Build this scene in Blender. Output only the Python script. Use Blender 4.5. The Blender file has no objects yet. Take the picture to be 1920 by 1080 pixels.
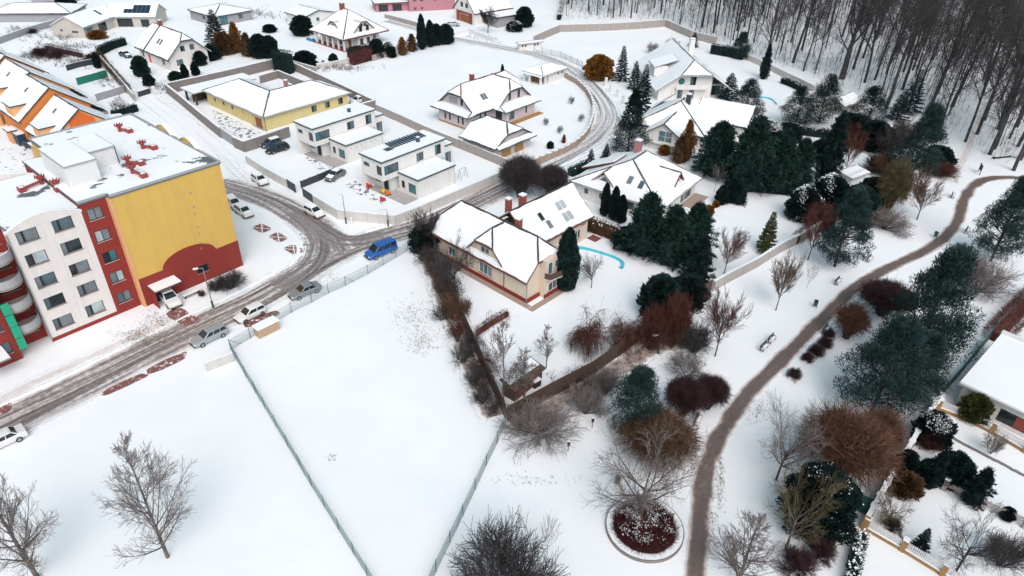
import bpy, math, random
import numpy as np
from mathutils import Vector, Matrix
random.seed(7)
SC = bpy.context.scene
COL = SC.collection
R_ = math.radians

# ------------------------------------------------------------------ camera
CAM_H = 54.0
F_PX = 1300.0
_nad = (909.0 - 960.0, 2480.0 - 540.0)          # nadir vanishing point relative to the picture centre
_dn = np.array([_nad[0], _nad[1], F_PX]); _dn /= np.linalg.norm(_dn)
_yw = np.array([0, 0, 1.0]) - _dn * _dn[2]; _yw /= np.linalg.norm(_yw)
_zw = -_dn; _xw = np.cross(_yw, _zw)
ROT = np.array([_xw, _yw, _zw])                 # world = ROT @ camera(x right, y down, z forward)
cd = bpy.data.cameras.new('camera'); cam = bpy.data.objects.new('camera', cd); COL.objects.link(cam)
cd.sensor_width = 36.0; cd.lens = F_PX / 1920 * 36.0; cd.clip_start = 0.5; cd.clip_end = 6000
rt = ROT @ np.array([1, 0, 0]); up = ROT @ np.array([0, -1, 0]); bk = ROT @ np.array([0, 0, -1])
cam.matrix_world = Matrix(((rt[0], up[0], bk[0], 0), (rt[1], up[1], bk[1], 0), (rt[2], up[2], bk[2], CAM_H), (0, 0, 0, 1)))
SC.camera = cam

# ------------------------------------------------------------------ light
SUN_EL, SUN_AZ = 48.0, 168.0                    # overcast winter noon
w = bpy.data.worlds.new('World'); SC.world = w; w.use_nodes = True
nt = w.node_tree; bg = nt.nodes['Background']
sky = nt.nodes.new('ShaderNodeTexSky'); sky.sky_type = 'NISHITA'; sky.sun_disc = False
sky.sun_elevation = R_(SUN_EL); sky.sun_rotation = R_(SUN_AZ); sky.dust_density = 4.0; sky.air_density = 1.0; sky.ozone_density = 1.0
hs = nt.nodes.new('ShaderNodeHueSaturation'); hs.inputs['Saturation'].default_value = 0.72; hs.inputs['Hue'].default_value = 0.45
nt.links.new(sky.outputs[0], hs.inputs['Color']); nt.links.new(hs.outputs[0], bg.inputs[0])
bg.inputs[1].default_value = 0.15
sl = bpy.data.lights.new('sun', 'SUN'); sun = bpy.data.objects.new('sun', sl); COL.objects.link(sun)
sl.energy = 0.85; sl.angle = R_(45); sl.color = (1.0, 0.97, 0.93)
az = R_(SUN_AZ); el = R_(SUN_EL)
sdir = Vector((math.sin(az) * math.cos(el), math.cos(az) * math.cos(el), math.sin(el)))
sun.rotation_euler = sdir.to_track_quat('Z', 'Y').to_euler()
SC.view_settings.view_transform = 'Standard'; SC.view_settings.look = 'None'
SC.view_settings.exposure = 0.25; SC.view_settings.gamma = 1.0
SC.render.engine = 'CYCLES'

# ------------------------------------------------------------------ pixel -> place
def ray(x, y): return ROT @ np.array([x - 960.0, y - 540.0, F_PX])
def g(x, y, z=0.0):
    r = ray(x, y); t = (z - CAM_H) / r[2]
    return Vector((r[0] * t, r[1] * t, z))
def top_z(base, top):
    b = g(*base); r = ray(*top)
    return CAM_H + r[2] * math.hypot(b.x, b.y) / math.hypot(r[0], r[1])
def m_per_px(x, y):
    b = g(x, y); v = ROT.T @ np.array([b.x, b.y, -CAM_H])
    return v[2] / F_PX
def ang(p, q):
    a, b = g(*p), g(*q); return math.atan2(b.y - a.y, b.x - a.x)

# ------------------------------------------------------------------ materials
MAT = {}
def nodes(name):
    m = bpy.data.materials.new(name); m.use_nodes = True; MAT[name] = m
    t = m.node_tree; return m, t, t.nodes['Principled BSDF']
def N(t, kind, **kw):
    n = t.nodes.new('ShaderNode' + kind)
    for k, v in kw.items():
        if hasattr(n, k): setattr(n, k, v)
        else: n.inputs[k.replace('_', ' ')].default_value = v
    return n
def L(t, a, b): t.links.new(a, b)
def noise(t, vec, scale, detail=3.0, rough=0.55):
    n = N(t, 'TexNoise'); n.inputs['Scale'].default_value = scale; n.inputs['Detail'].default_value = detail; n.inputs['Roughness'].default_value = rough
    if vec is not None: L(t, vec, n.inputs['Vector'])
    return n.outputs['Fac']
def pos(t): return N(t, 'NewGeometry').outputs['Position']
def ramp(t, fac, stops):
    r = N(t, 'ValToRGB'); e = r.color_ramp.elements
    while len(e) < len(stops): e.new(0.5)
    for i, (p, c) in enumerate(stops):
        e[i].position = p; e[i].color = (c[0], c[1], c[2], 1) if not isinstance(c, (int, float)) else (c, c, c, 1)
    L(t, fac, r.inputs[0]); return r.outputs[0]
def mix(t, fac, a, b):
    n = N(t, 'MixRGB')
    for s, v in ((0, fac), (1, a), (2, b)):
        if hasattr(v, 'default_value') or hasattr(v, 'is_linked'): L(t, v, n.inputs[s])
        else: n.inputs[s].default_value = v if s == 0 else (v[0], v[1], v[2], 1)
    return n.outputs[0]
def math_(t, op, a, b=None, clamp=False):
    n = N(t, 'Math'); n.operation = op; n.use_clamp = clamp
    for s, v in ((0, a), (1, b)):
        if v is None: continue
        if hasattr(v, 'is_linked'): L(t, v, n.inputs[s])
        else: n.inputs[s].default_value = v
    return n.outputs[0]
def bump(t, bs, h, strength=0.3, dist=0.05):
    b = N(t, 'Bump'); b.inputs['Strength'].default_value = strength; b.inputs['Distance'].default_value = dist
    L(t, h, b.inputs['Height']); L(t, b.outputs[0], bs.inputs['Normal'])
SNOW = (0.84, 0.875, 0.89)
def plain(name, col, rough=0.75, var=0.18, scale=2.5, bmp=0.0, metal=0.0, spec=0.3, fine=0.0, streak=0.0):
    m, t, b = nodes(name); p = pos(t)
    n = noise(t, p, scale, 4)
    c = mix(t, n, tuple(x * (1 - var) for x in col), tuple(min(1, x * (1 + var)) for x in col))
    if fine:
        c = mix(t, ramp(t, noise(t, p, scale * 9, 2), [(0.45, 0.0), (0.75, fine)]), c, tuple(x * 0.45 for x in col))
    if streak:                                   # rain marks running down the wall
        mp = N(t, 'Mapping'); mp.inputs['Scale'].default_value = (1.6, 1.6, 0.09); L(t, p, mp.inputs[0])
        c = mix(t, ramp(t, noise(t, mp.outputs[0], 1.0, 5, 0.65), [(0.48, 0.0), (0.74, streak)]), c, tuple(x * 0.55 + 0.03 for x in col))
    L(t, c, b.inputs['Base Color']); b.inputs['Roughness'].default_value = rough; b.inputs['Metallic'].default_value = metal
    b.inputs['Specular IOR Level'].default_value = spec
    if bmp: bump(t, b, noise(t, p, scale * 8, 3), bmp, 0.02)
    return m
def snow_mat(name, lines=0.0, patch=None, lumps=0.35, speck=0.0):
    m, t, b = nodes(name); p = pos(t)
    c = mix(t, ramp(t, noise(t, p, 0.10, 5, 0.6), [(0.35, 0.0), (0.65, 1.0)]), tuple(x * k for x, k in zip(SNOW, (0.93, 0.95, 0.965))), SNOW)
    if lines:                                    # tile courses showing through a thin cover: level lines
        sx = N(t, 'SeparateXYZ'); L(t, p, sx.inputs[0])
        z = math_(t, 'MULTIPLY', sx.outputs[2], 3.6)
        fr = math_(t, 'FRACT', z)
        ln = ramp(t, fr, [(0.0, 1.0), (0.30, 0.0), (1.0, 0.0)])
        msk = ramp(t, noise(t, p, 0.22, 2), [(0.36, 0.15), (0.62, 1.0)])
        c = mix(t, math_(t, 'MULTIPLY', math_(t, 'MULTIPLY', ln, msk), lines), c, (0.34, 0.34, 0.36))
    if patch:
        msk = ramp(t, noise(t, p, patch[0], 5, 0.6), [(patch[1], 0.0), (patch[1] + 0.025, 1.0)])
        c = mix(t, msk, c, patch[2])
    if speck:
        big = ramp(t, noise(t, p, 0.05, 3), [(0.52, 0.0), (0.68, 1.0)])
        fine = ramp(t, noise(t, p, 3.2, 4, 0.7), [(0.60, 0.0), (0.72, 1.0)])
        c = mix(t, math_(t, 'MULTIPLY', math_(t, 'MULTIPLY', big, fine), speck), c, (0.30, 0.27, 0.22))
    L(t, c, b.inputs['Base Color']); b.inputs['Roughness'].default_value = 0.65; b.inputs['Specular IOR Level'].default_value = 0.25
    bump(t, b, noise(t, p, 0.9, 5, 0.6), lumps, 0.12)
    return m
snow_mat('snow_ground', lumps=0.28, speck=0.35)
snow_mat('snow', lumps=0.3)
snow_mat('snow_tiles', lines=0.55, lumps=0.12)
snow_mat('snow_flat', patch=(0.17, 0.595, (0.10, 0.135, 0.145)), lumps=0.3)
snow_mat('snow_thin', patch=(1.1, 0.53, (0.22, 0.21, 0.22)), lumps=0.3)
snow_mat('snow_scruffy', patch=(0.9, 0.60, (0.16, 0.15, 0.13)), lumps=0.3)

def road_mat(name, half, core, stops, streak=0.55, fs=(2.0, 0.05), edge_noise=0.5, base=0.62, al=(0.06, 0.24)):
    """slush and bare tracks in metres across (u) and along (v) the road"""
    m, t, b = nodes(name)
    uv = N(t, 'UVMap'); sx = N(t, 'SeparateXYZ'); L(t, uv.outputs[0], sx.inputs[0])
    cm = N(t, 'CombineXYZ'); L(t, math_(t, 'MULTIPLY', sx.outputs[0], fs[0]), cm.inputs[0]); L(t, math_(t, 'MULTIPLY', sx.outputs[1], fs[1]), cm.inputs[1])
    st = noise(t, cm.outputs[0], 1.0, 5, 0.62)
    p = pos(t); fn = noise(t, p, 1.6, 5, 0.65); bg_ = noise(t, p, 0.25, 3)
    au = math_(t, 'ABSOLUTE', sx.outputs[0])
    au = math_(t, 'ADD', au, math_(t, 'MULTIPLY', math_(t, 'SUBTRACT', bg_, 0.5), edge_noise * 2.2))
    fall = N(t, 'MapRange'); fall.interpolation_type = 'SMOOTHSTEP'
    L(t, au, fall.inputs[0]); fall.inputs[1].default_value = core; fall.inputs[2].default_value = half
    fall.inputs[3].default_value = 1.0; fall.inputs[4].default_value = 0.0
    v = math_(t, 'ADD', math_(t, 'MULTIPLY', math_(t, 'SUBTRACT', st, 0.5), streak * 2), math_(t, 'MULTIPLY', math_(t, 'SUBTRACT', fn, 0.5), 0.55))
    v = math_(t, 'ADD', math_(t, 'MULTIPLY', fall.outputs[0], base), math_(t, 'MULTIPLY', v, fall.outputs[0]), True)
    c = ramp(t, v, stops)
    L(t, c, b.inputs['Base Color']); b.inputs['Roughness'].default_value = 0.55; b.inputs['Specular IOR Level'].default_value = 0.25
    bump(t, b, math_(t, 'SUBTRACT', 1.0, v), 0.5, 0.06)
    tr = N(t, 'BsdfTransparent'); ms = N(t, 'MixShader')          # untouched snow at the verge is simply the ground below
    L(t, ramp(t, v, [(al[0], 0.0), (al[1], 1.0)]), ms.inputs[0]); L(t, tr.outputs[0], ms.inputs[1]); L(t, b.outputs[0], ms.inputs[2]); L(t, ms.outputs[0], t.nodes['Material Output'].inputs['Surface'])
    return m
road_mat('road_slush', 3.9, 1.6, [(0.0, SNOW), (0.20, SNOW), (0.34, (0.58, 0.555, 0.55)), (0.54, (0.235, 0.212, 0.205)), (0.85, (0.055, 0.050, 0.049))], 0.85, (1.6, 0.035), 0.7, 0.53)
road_mat('road_tracks', 3.4, 1.2, [(0.0, (0.5, 0.47, 0.465)), (0.34, (0.5, 0.47, 0.465)), (0.54, (0.235, 0.212, 0.205)), (0.85, (0.055, 0.050, 0.049))], 0.85, (1.6, 0.035), 0.7, 0.53, (0.36, 0.52))
road_mat('road_snowy', 3.6, 1.7, [(0.0, SNOW), (0.42, SNOW), (0.62, (0.50, 0.50, 0.51)), (0.85, (0.12, 0.125, 0.13))], 0.75, (1.5, 0.03))
road_mat('road_white', 3.4, 2.0, [(0.0, SNOW), (0.62, SNOW), (0.85, (0.6, 0.6, 0.61)), (1.0, (0.35, 0.34, 0.34))], 0.5, (1.2, 0.03))
road_mat('path_grit', 1.28, 0.35, [(0.0, SNOW), (0.08, SNOW), (0.22, (0.66, 0.60, 0.585)), (0.38, (0.32, 0.262, 0.24)), (0.52, (0.155, 0.125, 0.112)), (0.95, (0.085, 0.070, 0.064))], 0.30, (1.8, 0.16), 0.42)
road_mat('footway', 1.4, 0.3, [(0.0, SNOW), (0.35, SNOW), (0.7, (0.62, 0.58, 0.56)), (1.0, (0.4, 0.36, 0.34))], 0.35, (1.2, 0.2))

road_mat('bed_edge', 2.6, 0.4, [(0.0, SNOW), (0.30, SNOW), (0.50, (0.42, 0.37, 0.34)), (0.75, (0.12, 0.09, 0.08))], 0.5, (1.2, 0.7), 0.8)
plain('brick_paving', (0.22, 0.075, 0.065), 0.8, 0.3, 4, 0.3, fine=0.5)
m_, t_, b_ = nodes('brick_snowy'); p_ = pos(t_)
c_ = mix(t_, ramp(t_, noise(t_, p_, 1.7, 5, 0.65), [(0.54, 0.0), (0.66, 1.0)]), mix(t_, noise(t_, p_, 5, 4), (0.13, 0.05, 0.045), (0.26, 0.105, 0.095)), SNOW)
L(t_, c_, b_.inputs['Base Color']); b_.inputs['Roughness'].default_value = 0.8
plain('render_white', (0.70, 0.70, 0.68), 0.85, 0.05, 0.8, streak=0.3)
plain('render_cool', (0.66, 0.68, 0.69), 0.85, 0.05, 0.8)
plain('render_offwhite', (0.66, 0.64, 0.62), 0.85, 0.07, 0.8, streak=0.35)
plain('render_cream', (0.62, 0.54, 0.44), 0.85, 0.06, 0.8, streak=0.3)
plain('render_lilac', (0.55, 0.49, 0.50), 0.85, 0.06, 0.8)
plain('render_yellow', (0.60, 0.40, 0.105), 0.85, 0.10, 0.35, 0.05, fine=0.10, streak=0.28)
plain('render_pale_yellow', (0.60, 0.50, 0.24), 0.85, 0.07, 0.8)
plain('render_red', (0.235, 0.033, 0.027), 0.85, 0.12, 0.7, streak=0.5)
plain('render_orange', (0.62, 0.21, 0.055), 0.85, 0.08, 0.8)
plain('render_deep_orange', (0.60, 0.14, 0.03), 0.85, 0.08, 0.8)
plain('render_apricot', (0.66, 0.36, 0.18), 0.85, 0.08, 0.8)
plain('render_pink', (0.42, 0.20, 0.235), 0.85, 0.08, 0.8)
plain('render_grey', (0.30, 0.31, 0.33), 0.85, 0.08, 0.8)
plain('render_beige', (0.47, 0.45, 0.41), 0.85, 0.08, 0.8)
plain('concrete', (0.40, 0.385, 0.37), 0.9, 0.18, 0.9, 0.1, fine=0.25)
plain('concrete_pale', (0.56, 0.56, 0.54), 0.9, 0.12, 0.9, 0.1, fine=0.15, streak=0.4)
plain('stone_tan', (0.36, 0.29, 0.235), 0.9, 0.2, 1.5, 0.2, fine=0.3)
plain('wall_block', (0.215, 0.195, 0.185), 0.9, 0.25, 1.5, 0.2, fine=0.4)
plain('fence_panel_grey', (0.34, 0.31, 0.29), 0.9, 0.2, 1.5, 0.2, fine=0.4)
plain('wood_dark', (0.085, 0.058, 0.046), 0.85, 0.3, 2, 0.3, fine=0.4)
plain('wood_brown', (0.17, 0.085, 0.045), 0.8, 0.25, 2, 0.2)
plain('wood_tan', (0.42, 0.31, 0.20), 0.8, 0.2, 2, 0.2)
plain('door_brown', (0.26, 0.10, 0.045), 0.6, 0.12, 2)
plain('door_tan', (0.36, 0.20, 0.075), 0.6, 0.12, 2)
plain('brick_pier', (0.33, 0.20, 0.085), 0.85, 0.25, 4, 0.2, fine=0.4)
plain('brick_red', (0.26, 0.07, 0.05), 0.85, 0.25, 4, 0.2, fine=0.3)
plain('chimney_pink', (0.36, 0.17, 0.18), 0.85, 0.2, 4, 0.2)
plain('duct_red', (0.28, 0.055, 0.05), 0.5, 0.15, 2)
plain('roof_edge_dark', (0.045, 0.05, 0.055), 0.6, 0.15, 2)
plain('roof_edge_teal', (0.05, 0.085, 0.105), 0.5, 0.15, 2)
plain('roof_edge_brown', (0.14, 0.055, 0.045), 0.6, 0.15, 2)
plain('roof_edge_grey', (0.33, 0.34, 0.35), 0.6, 0.1, 2)
plain('frame_dark', (0.025, 0.028, 0.032), 0.5, 0.1, 2)
plain('frame_white', (0.68, 0.68, 0.67), 0.5, 0.05, 2)
plain('frame_brown', (0.10, 0.045, 0.03), 0.5, 0.1, 2)
plain('metal_grey', (0.30, 0.32, 0.34), 0.45, 0.1, 2, 0, 0.5)
plain('metal_dark', (0.045, 0.055, 0.065), 0.5, 0.1, 2, 0, 0.2)
plain('metal_green', (0.03, 0.095, 0.085), 0.5, 0.1, 2, 0, 0.2)
plain('wire_green', (0.20, 0.29, 0.29), 0.5, 0.1, 2)
plain('balcony_grey', (0.34, 0.355, 0.37), 0.5, 0.05, 1)
plain('panel_green', (0.02, 0.33, 0.19), 0.5, 0.06, 1)
plain('tarp_green', (0.015, 0.17, 0.12), 0.6, 0.2, 1)
plain('pool_cyan', (0.08, 0.52, 0.62), 0.4, 0.1, 1)
plain('bin_green', (0.02, 0.10, 0.055), 0.5, 0.1, 2)
plain('bin_black', (0.02, 0.022, 0.025), 0.5, 0.1, 2)
plain('bench_wood', (0.07, 0.055, 0.05), 0.7, 0.2, 4)
plain('orange_plastic', (0.75, 0.16, 0.02), 0.5, 0.05, 2)
plain('red_plastic', (0.6, 0.03, 0.03), 0.5, 0.05, 2)
plain('yellow_plastic', (0.75, 0.5, 0.04), 0.5, 0.05, 2)
plain('blue_cover', (0.03, 0.20, 0.42), 0.5, 0.1, 2)
plain('tyre', (0.02, 0.02, 0.021), 0.8, 0.1, 4)
plain('rim', (0.35, 0.36, 0.37), 0.35, 0.1, 4, 0, 0.8)
plain('lamp_glass', (0.75, 0.75, 0.72), 0.3, 0.02, 2)
plain('light_red', (0.35, 0.02, 0.02), 0.3, 0.05, 2)
plain('roof_membrane', (0.12, 0.15, 0.16), 0.8, 0.2, 0.6)
plain('grass_dry', (0.20, 0.165, 0.105), 0.9, 0.3, 3)
plain('leaf_litter', (0.085, 0.035, 0.032), 0.9, 0.35, 3)
def glass(name, col, rough=0.06):
    m, t, b = nodes(name); p = pos(t)
    L(t, mix(t, noise(t, p, 0.9, 3), tuple(x * 0.5 for x in col), tuple(x * 1.5 for x in col)), b.inputs['Base Color'])
    b.inputs['Roughness'].default_value = rough; b.inputs['Specular IOR Level'].default_value = 0.6
glass('glass_dark', (0.012, 0.022, 0.028)); glass('glass_blue', (0.06, 0.105, 0.13)); glass('glass_grey', (0.14, 0.17, 0.19))
glass('glass_pale', (0.36, 0.44, 0.46)); glass('glass_teal', (0.05, 0.16, 0.18)); glass('solar', (0.01, 0.03, 0.06), 0.15)
GL = ['glass_dark', 'glass_blue', 'glass_blue', 'glass_grey', 'glass_teal']
def paint(name, col, metal=0.3):
    m, t, b = nodes(name); p = pos(t)
    dirt = ramp(t, noise(t, p, 2.5, 4), [(0.45, 0.0), (0.8, 0.5)])
    L(t, mix(t, dirt, col, tuple(x * 0.6 + 0.08 for x in col)), b.inputs['Base Color'])
    b.inputs['Roughness'].default_value = 0.35; b.inputs['Metallic'].default_value = metal; b.inputs['Coat Weight'].default_value = 0.3
paint('paint_white', (0.70, 0.71, 0.71), 0.0); paint('paint_silver', (0.34, 0.37, 0.40)); paint('paint_grey', (0.24, 0.255, 0.265))
paint('paint_blue', (0.008, 0.10, 0.36), 0.1); paint('paint_black', (0.012, 0.013, 0.017)); paint('paint_navy', (0.03, 0.075, 0.12)); paint('paint_red', (0.4, 0.03, 0.03))
paint('paint_graphite', (0.16, 0.16, 0.155))

def foliage(name, col, var=0.45, hue=None):
    m, t, b = nodes(name); oi = N(t, 'ObjectInfo'); p = pos(t)
    c = mix(t, ramp(t, noise(t, p, 1.3, 3), [(0.36, 0.0), (0.64, 1.0)]), tuple(x * (1 - var) for x in col), tuple(x * (1 + var) for x in (hue or col)))
    c = mix(t, math_(t, 'MULTIPLY', oi.outputs['Random'], 0.3), c, tuple(x * 0.7 for x in col))
    L(t, c, b.inputs['Base Color']); b.inputs['Roughness'].default_value = 0.8; b.inputs['Specular IOR Level'].default_value = 0.15
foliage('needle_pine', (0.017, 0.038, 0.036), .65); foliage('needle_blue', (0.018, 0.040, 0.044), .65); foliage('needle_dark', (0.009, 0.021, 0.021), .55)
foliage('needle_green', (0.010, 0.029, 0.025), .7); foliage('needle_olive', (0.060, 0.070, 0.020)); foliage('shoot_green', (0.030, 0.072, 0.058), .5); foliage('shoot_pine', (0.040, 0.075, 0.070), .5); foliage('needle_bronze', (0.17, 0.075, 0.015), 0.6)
foliage('needle_brown', (0.075, 0.042, 0.022), 0.5); foliage('hedge_purple', (0.085, 0.028, 0.030))
foliage('bark_grey', (0.125, 0.108, 0.10)); foliage('bark_dark', (0.055, 0.053, 0.056)); foliage('bark_brown', (0.085, 0.058, 0.045))
foliage('twig_grey', (0.21, 0.185, 0.178)); foliage('twig_dark', (0.066, 0.060, 0.062)); foliage('twig_red', (0.105, 0.042, 0.035))
foliage('twig_brown', (0.130, 0.078, 0.050)); foliage('twig_orange', (0.140, 0.074, 0.050)); foliage('twig_purple', (0.060, 0.032, 0.036)); foliage('twig_olive', (0.115, 0.10, 0.055))
foliage('twig_brush', (0.075, 0.060, 0.056)); foliage('bark_birch', (0.42, 0.40, 0.38))

# ------------------------------------------------------------------ mesh helpers
class MB:
    def __init__(s): s.v = []; s.f = []
    def add(s, vs, fs):
        o = len(s.v); s.v += [tuple(q) for q in vs]; s.f += [tuple(i + o for i in f) for f in fs]; return s
    def box(s, a, b):
        x0, y0, z0 = (min(a[i], b[i]) for i in range(3)); x1, y1, z1 = (max(a[i], b[i]) for i in range(3))
        return s.add([(x0, y0, z0), (x1, y0, z0), (x1, y1, z0), (x0, y1, z0), (x0, y0, z1), (x1, y0, z1), (x1, y1, z1), (x0, y1, z1)],
                     [(0, 3, 2, 1), (4, 5, 6, 7), (0, 1, 5, 4), (1, 2, 6, 5), (2, 3, 7, 6), (3, 0, 4, 7)])
    def cyl(s, p, q, r0, r1=None, n=8):
        r1 = r0 if r1 is None else r1
        p, q = Vector(p), Vector(q); d = (q - p).normalized()
        a = d.orthogonal().normalized(); b = d.cross(a)
        vs = [p + (a * math.cos(6.2832 * i / n) + b * math.sin(6.2832 * i / n)) * r0 for i in range(n)]
        vs += [q + (a * math.cos(6.2832 * i / n) + b * math.sin(6.2832 * i / n)) * r1 for i in range(n)]
        return s.add(vs, [(i, (i + 1) % n, n + (i + 1) % n, n + i) for i in range(n)] + [tuple(range(n - 1, -1, -1)), tuple(range(n, 2 * n))])
    def prism(s, poly, d):                        # polygon extruded by vector d
        n = len(poly); d = Vector(d); vs = [Vector(q) for q in poly] + [Vector(q) + d for q in poly]
        return s.add(vs, [tuple(range(n - 1, -1, -1)), tuple(range(n, 2 * n))] + [(i, (i + 1) % n, n + (i + 1) % n, n + i) for i in range(n)])
def mesh(mb, m, name='mesh'):
    me = bpy.data.meshes.new(name); me.from_pydata([tuple(q) for q in mb.v], [], mb.f); me.materials.append(MAT[m]); me.update(); return me
def link(name, data, parent=None, loc=(0, 0, 0), rz=0.0, sc=(1, 1, 1)):
    o = bpy.data.objects.new(name, data); COL.objects.link(o); o.parent = parent
    o.location = loc; o.rotation_euler = (0, 0, rz); o.scale = sc; return o
def part(name, mb, m, parent): return link(name, mesh(mb, m, name), parent)
def tag(o, label, cat=None, group=None, kind=None):
    if label: o['label'] = label
    if cat: o['category'] = cat
    if group: o['group'] = group
    if kind: o['kind'] = kind
    return o
def thing(name, label, cat, loc=(0, 0, 0), rz=0.0, group=None, sc=(1, 1, 1)):
    return tag(link(name, None, None, loc, rz, sc), label, cat, group)
CUBE = {}
def ubox(name, m, parent, c, s, rz=0.0):
    if m not in CUBE: CUBE[m] = mesh(MB().box((-.5, -.5, -.5), (.5, .5, .5)), m, 'piece')
    return link(name, CUBE[m], parent, c, rz, s)
def np_mesh(name, V, Fq, m):
    me = bpy.data.meshes.new(name); k = Fq.shape[1]
    me.vertices.add(len(V)); me.vertices.foreach_set('co', V.astype(np.float32).ravel())
    me.loops.add(Fq.size); me.loops.foreach_set('vertex_index', Fq.astype(np.int32).ravel())
    me.polygons.add(len(Fq)); me.polygons.foreach_set('loop_start', np.arange(0, Fq.size, k, dtype=np.int32))
    me.polygons.foreach_set('loop_total', np.full(len(Fq), k, dtype=np.int32))
    me.materials.append(MAT[m]); me.update(calc_edges=True); return me

# ------------------------------------------------------------------ the setting: ground, roads, path
def strip(name, pts, half, m, z, z_mid=None):
    """smooth ribbon through pixel points (or vectors) with metres as UV"""
    P = [g(*q) if not isinstance(q, Vector) else q for q in pts]
    out = []
    for i in range(len(P) - 1):
        p0 = P[max(i - 1, 0)]; p1 = P[i]; p2 = P[i + 1]; p3 = P[min(i + 2, len(P) - 1)]
        n = max(2, int((p2 - p1).length / 1.5))
        for k in range(n):
            t = k / n
            out.append(0.5 * ((2 * p1) + (p2 - p0) * t + (2 * p0 - 5 * p1 + 4 * p2 - p3) * t * t + (3 * p1 - p0 - 3 * p2 + p3) * t ** 3))
    out.append(P[-1])
    us = (-1, -0.5, 0, 0.5, 1); vs = []; uv = []; fs = []; s = 0
    for i, p in enumerate(out):
        a = out[max(i - 1, 0)]; b = out[min(i + 1, len(out) - 1)]; d = (b - a).normalized(); nrm = Vector((-d.y, d.x, 0))
        if i: s += (p - out[i - 1]).length
        for u in us:
            q = p + nrm * (u * half); vs.append((q.x, q.y, z)); uv.append((u * half, s))
    k = len(us)
    for i in range(len(out) - 1):
        for j in range(k - 1): fs.append((i * k + j, i * k + j + 1, (i + 1) * k + j + 1, (i + 1) * k + j))
    me = bpy.data.meshes.new(name); me.from_pydata(vs, [], fs); me.materials.append(MAT[m])
    ul = me.uv_layers.new(name='UVMap')
    for lp in me.loops: ul.data[lp.index].uv = uv[lp.vertex_index]
    me.update(); o = link(name, me); o['kind'] = 'structure'; return o, out
gm = bpy.data.meshes.new('ground')
gm.from_pydata([(-2500, -300, 0), (2500, -300, 0), (2500, 4000, 0), (-2500, 4000, 0)], [], [(0, 1, 2, 3)]); gm.materials.append(MAT['snow_ground'])
gr = link('ground', gm); gr['kind'] = 'structure'

strip('road', [(-160, 885), (0, 797), (106, 746), (200, 699), (293, 652), (400, 600), (480, 562), (550, 522), (612, 486), (668, 460), (730, 440), (800, 420), (870, 388), (930, 358), (975, 334)], 3.95, 'road_slush', 0.010)
strip('street', [(975, 334), (1020, 311), (1070, 287), (1112, 262), (1136, 232), (1137, 205), (1115, 170), (1070, 130), (1010, 104), (950, 91), (890, 80), (840, 70), (780, 52), (730, 38)], 3.8, 'road_snowy', 0.014)
strip('side_street', [(628, 474), (604, 440), (565, 408), (510, 378), (455, 358), (405, 345)], 3.9, 'road_slush', 0.018)
strip('junction', [(520, 540), (565, 512), (592, 482), (596, 452), (578, 425), (545, 400)], 3.6, 'road_tracks', 0.022)
strip('junction', [(720, 444), (675, 452), (640, 452), (612, 438), (585, 418), (550, 398)], 3.4, 'road_tracks', 0.026)
strip('snowy_lane', [(455, 358), (420, 318), (385, 275), (330, 225), (275, 185)], 3.4, 'road_white', 0.014)
strip('far_street', [(-90, 88), (0, 73), (60, 58), (110, 46), (150, 38)], 3.6, 'road_snowy', 0.014)
strip('garden_path', [(1300, 1130), (1303, 1080), (1310, 1000), (1316, 930), (1330, 860), (1362, 795), (1405, 735), (1455, 685), (1510, 630), (1560, 580), (1610, 535), (1660, 505), (1715, 480), (1765, 450), (1795, 415), (1805, 380), (1822, 352), (1850, 336), (1895, 333), (1960, 340)], 2.0, 'path_grit', 0.012)
strip('footway', [(-40, 770), (60, 720), (200, 655), (300, 607), (350, 582)], 1.3, 'footway', 0.006)
strip('footway', [(1795, 318), (1812, 285), (1830, 240), (1850, 190)], 1.2, 'footway', 0.006)
# red brick parking bays swept of snow
def flat(name, pts, m, z, thick=0.0):
    mb = MB(); P = [g(*q) for q in pts]
    mb.add([(p.x, p.y, z) for p in P], [tuple(range(len(P)))])
    o = part(name, mb, m, None); o['kind'] = 'structure'; return o
def blob(name, c, rx, ry, rz, m, z, n=40, wob=0.14, seed=1):
    rg = random.Random(seed); ph = [rg.uniform(0, 6.28) for _ in range(5)]
    C = g(*c) if not isinstance(c, Vector) else c; vs = []
    for i in range(n):
        a = 6.2832 * i / n; k = 1 + wob * sum(math.sin(a * (j + 2) + ph[j]) / (j + 1.3) for j in range(5)) * 0.6
        k += rg.uniform(-.03, .03)
        # squarish outline
        ca, sa = math.cos(a), math.sin(a); q = 1 / max(abs(ca) ** 4 + abs(sa) ** 4, 1e-6) ** 0.25
        x, y = rx * ca * q * k, ry * sa * q * k
        vs.append((C.x + x * math.cos(rz) - y * math.sin(rz), C.y + x * math.sin(rz) + y * math.cos(rz), z))
    o = part(name, MB().add(vs, [tuple(range(n))]), m, None); o['kind'] = 'structure'; return o
A0 = R_(49.5)
blob('brick_parking_bay', (313, 681), 2.35, 0.75, R_(47), 'brick_snowy', 0.020, seed=2)
blob('brick_parking_bay', (234, 720), 2.3, 0.62, R_(47), 'brick_snowy', 0.020, seed=3)
blob('brick_parking_bay', (-6, 772), 1.3, 1.0, R_(47), 'brick_snowy', 0.022, seed=4)
blob('brick_parking_bay', (490, 598), 2.3, 0.8, R_(47), 'brick_snowy', 0.020, seed=9)
blob('brick_driveway', (342, 594), 1.1, 2.4, R_(55), 'brick_snowy', 0.016, seed=5)
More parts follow.
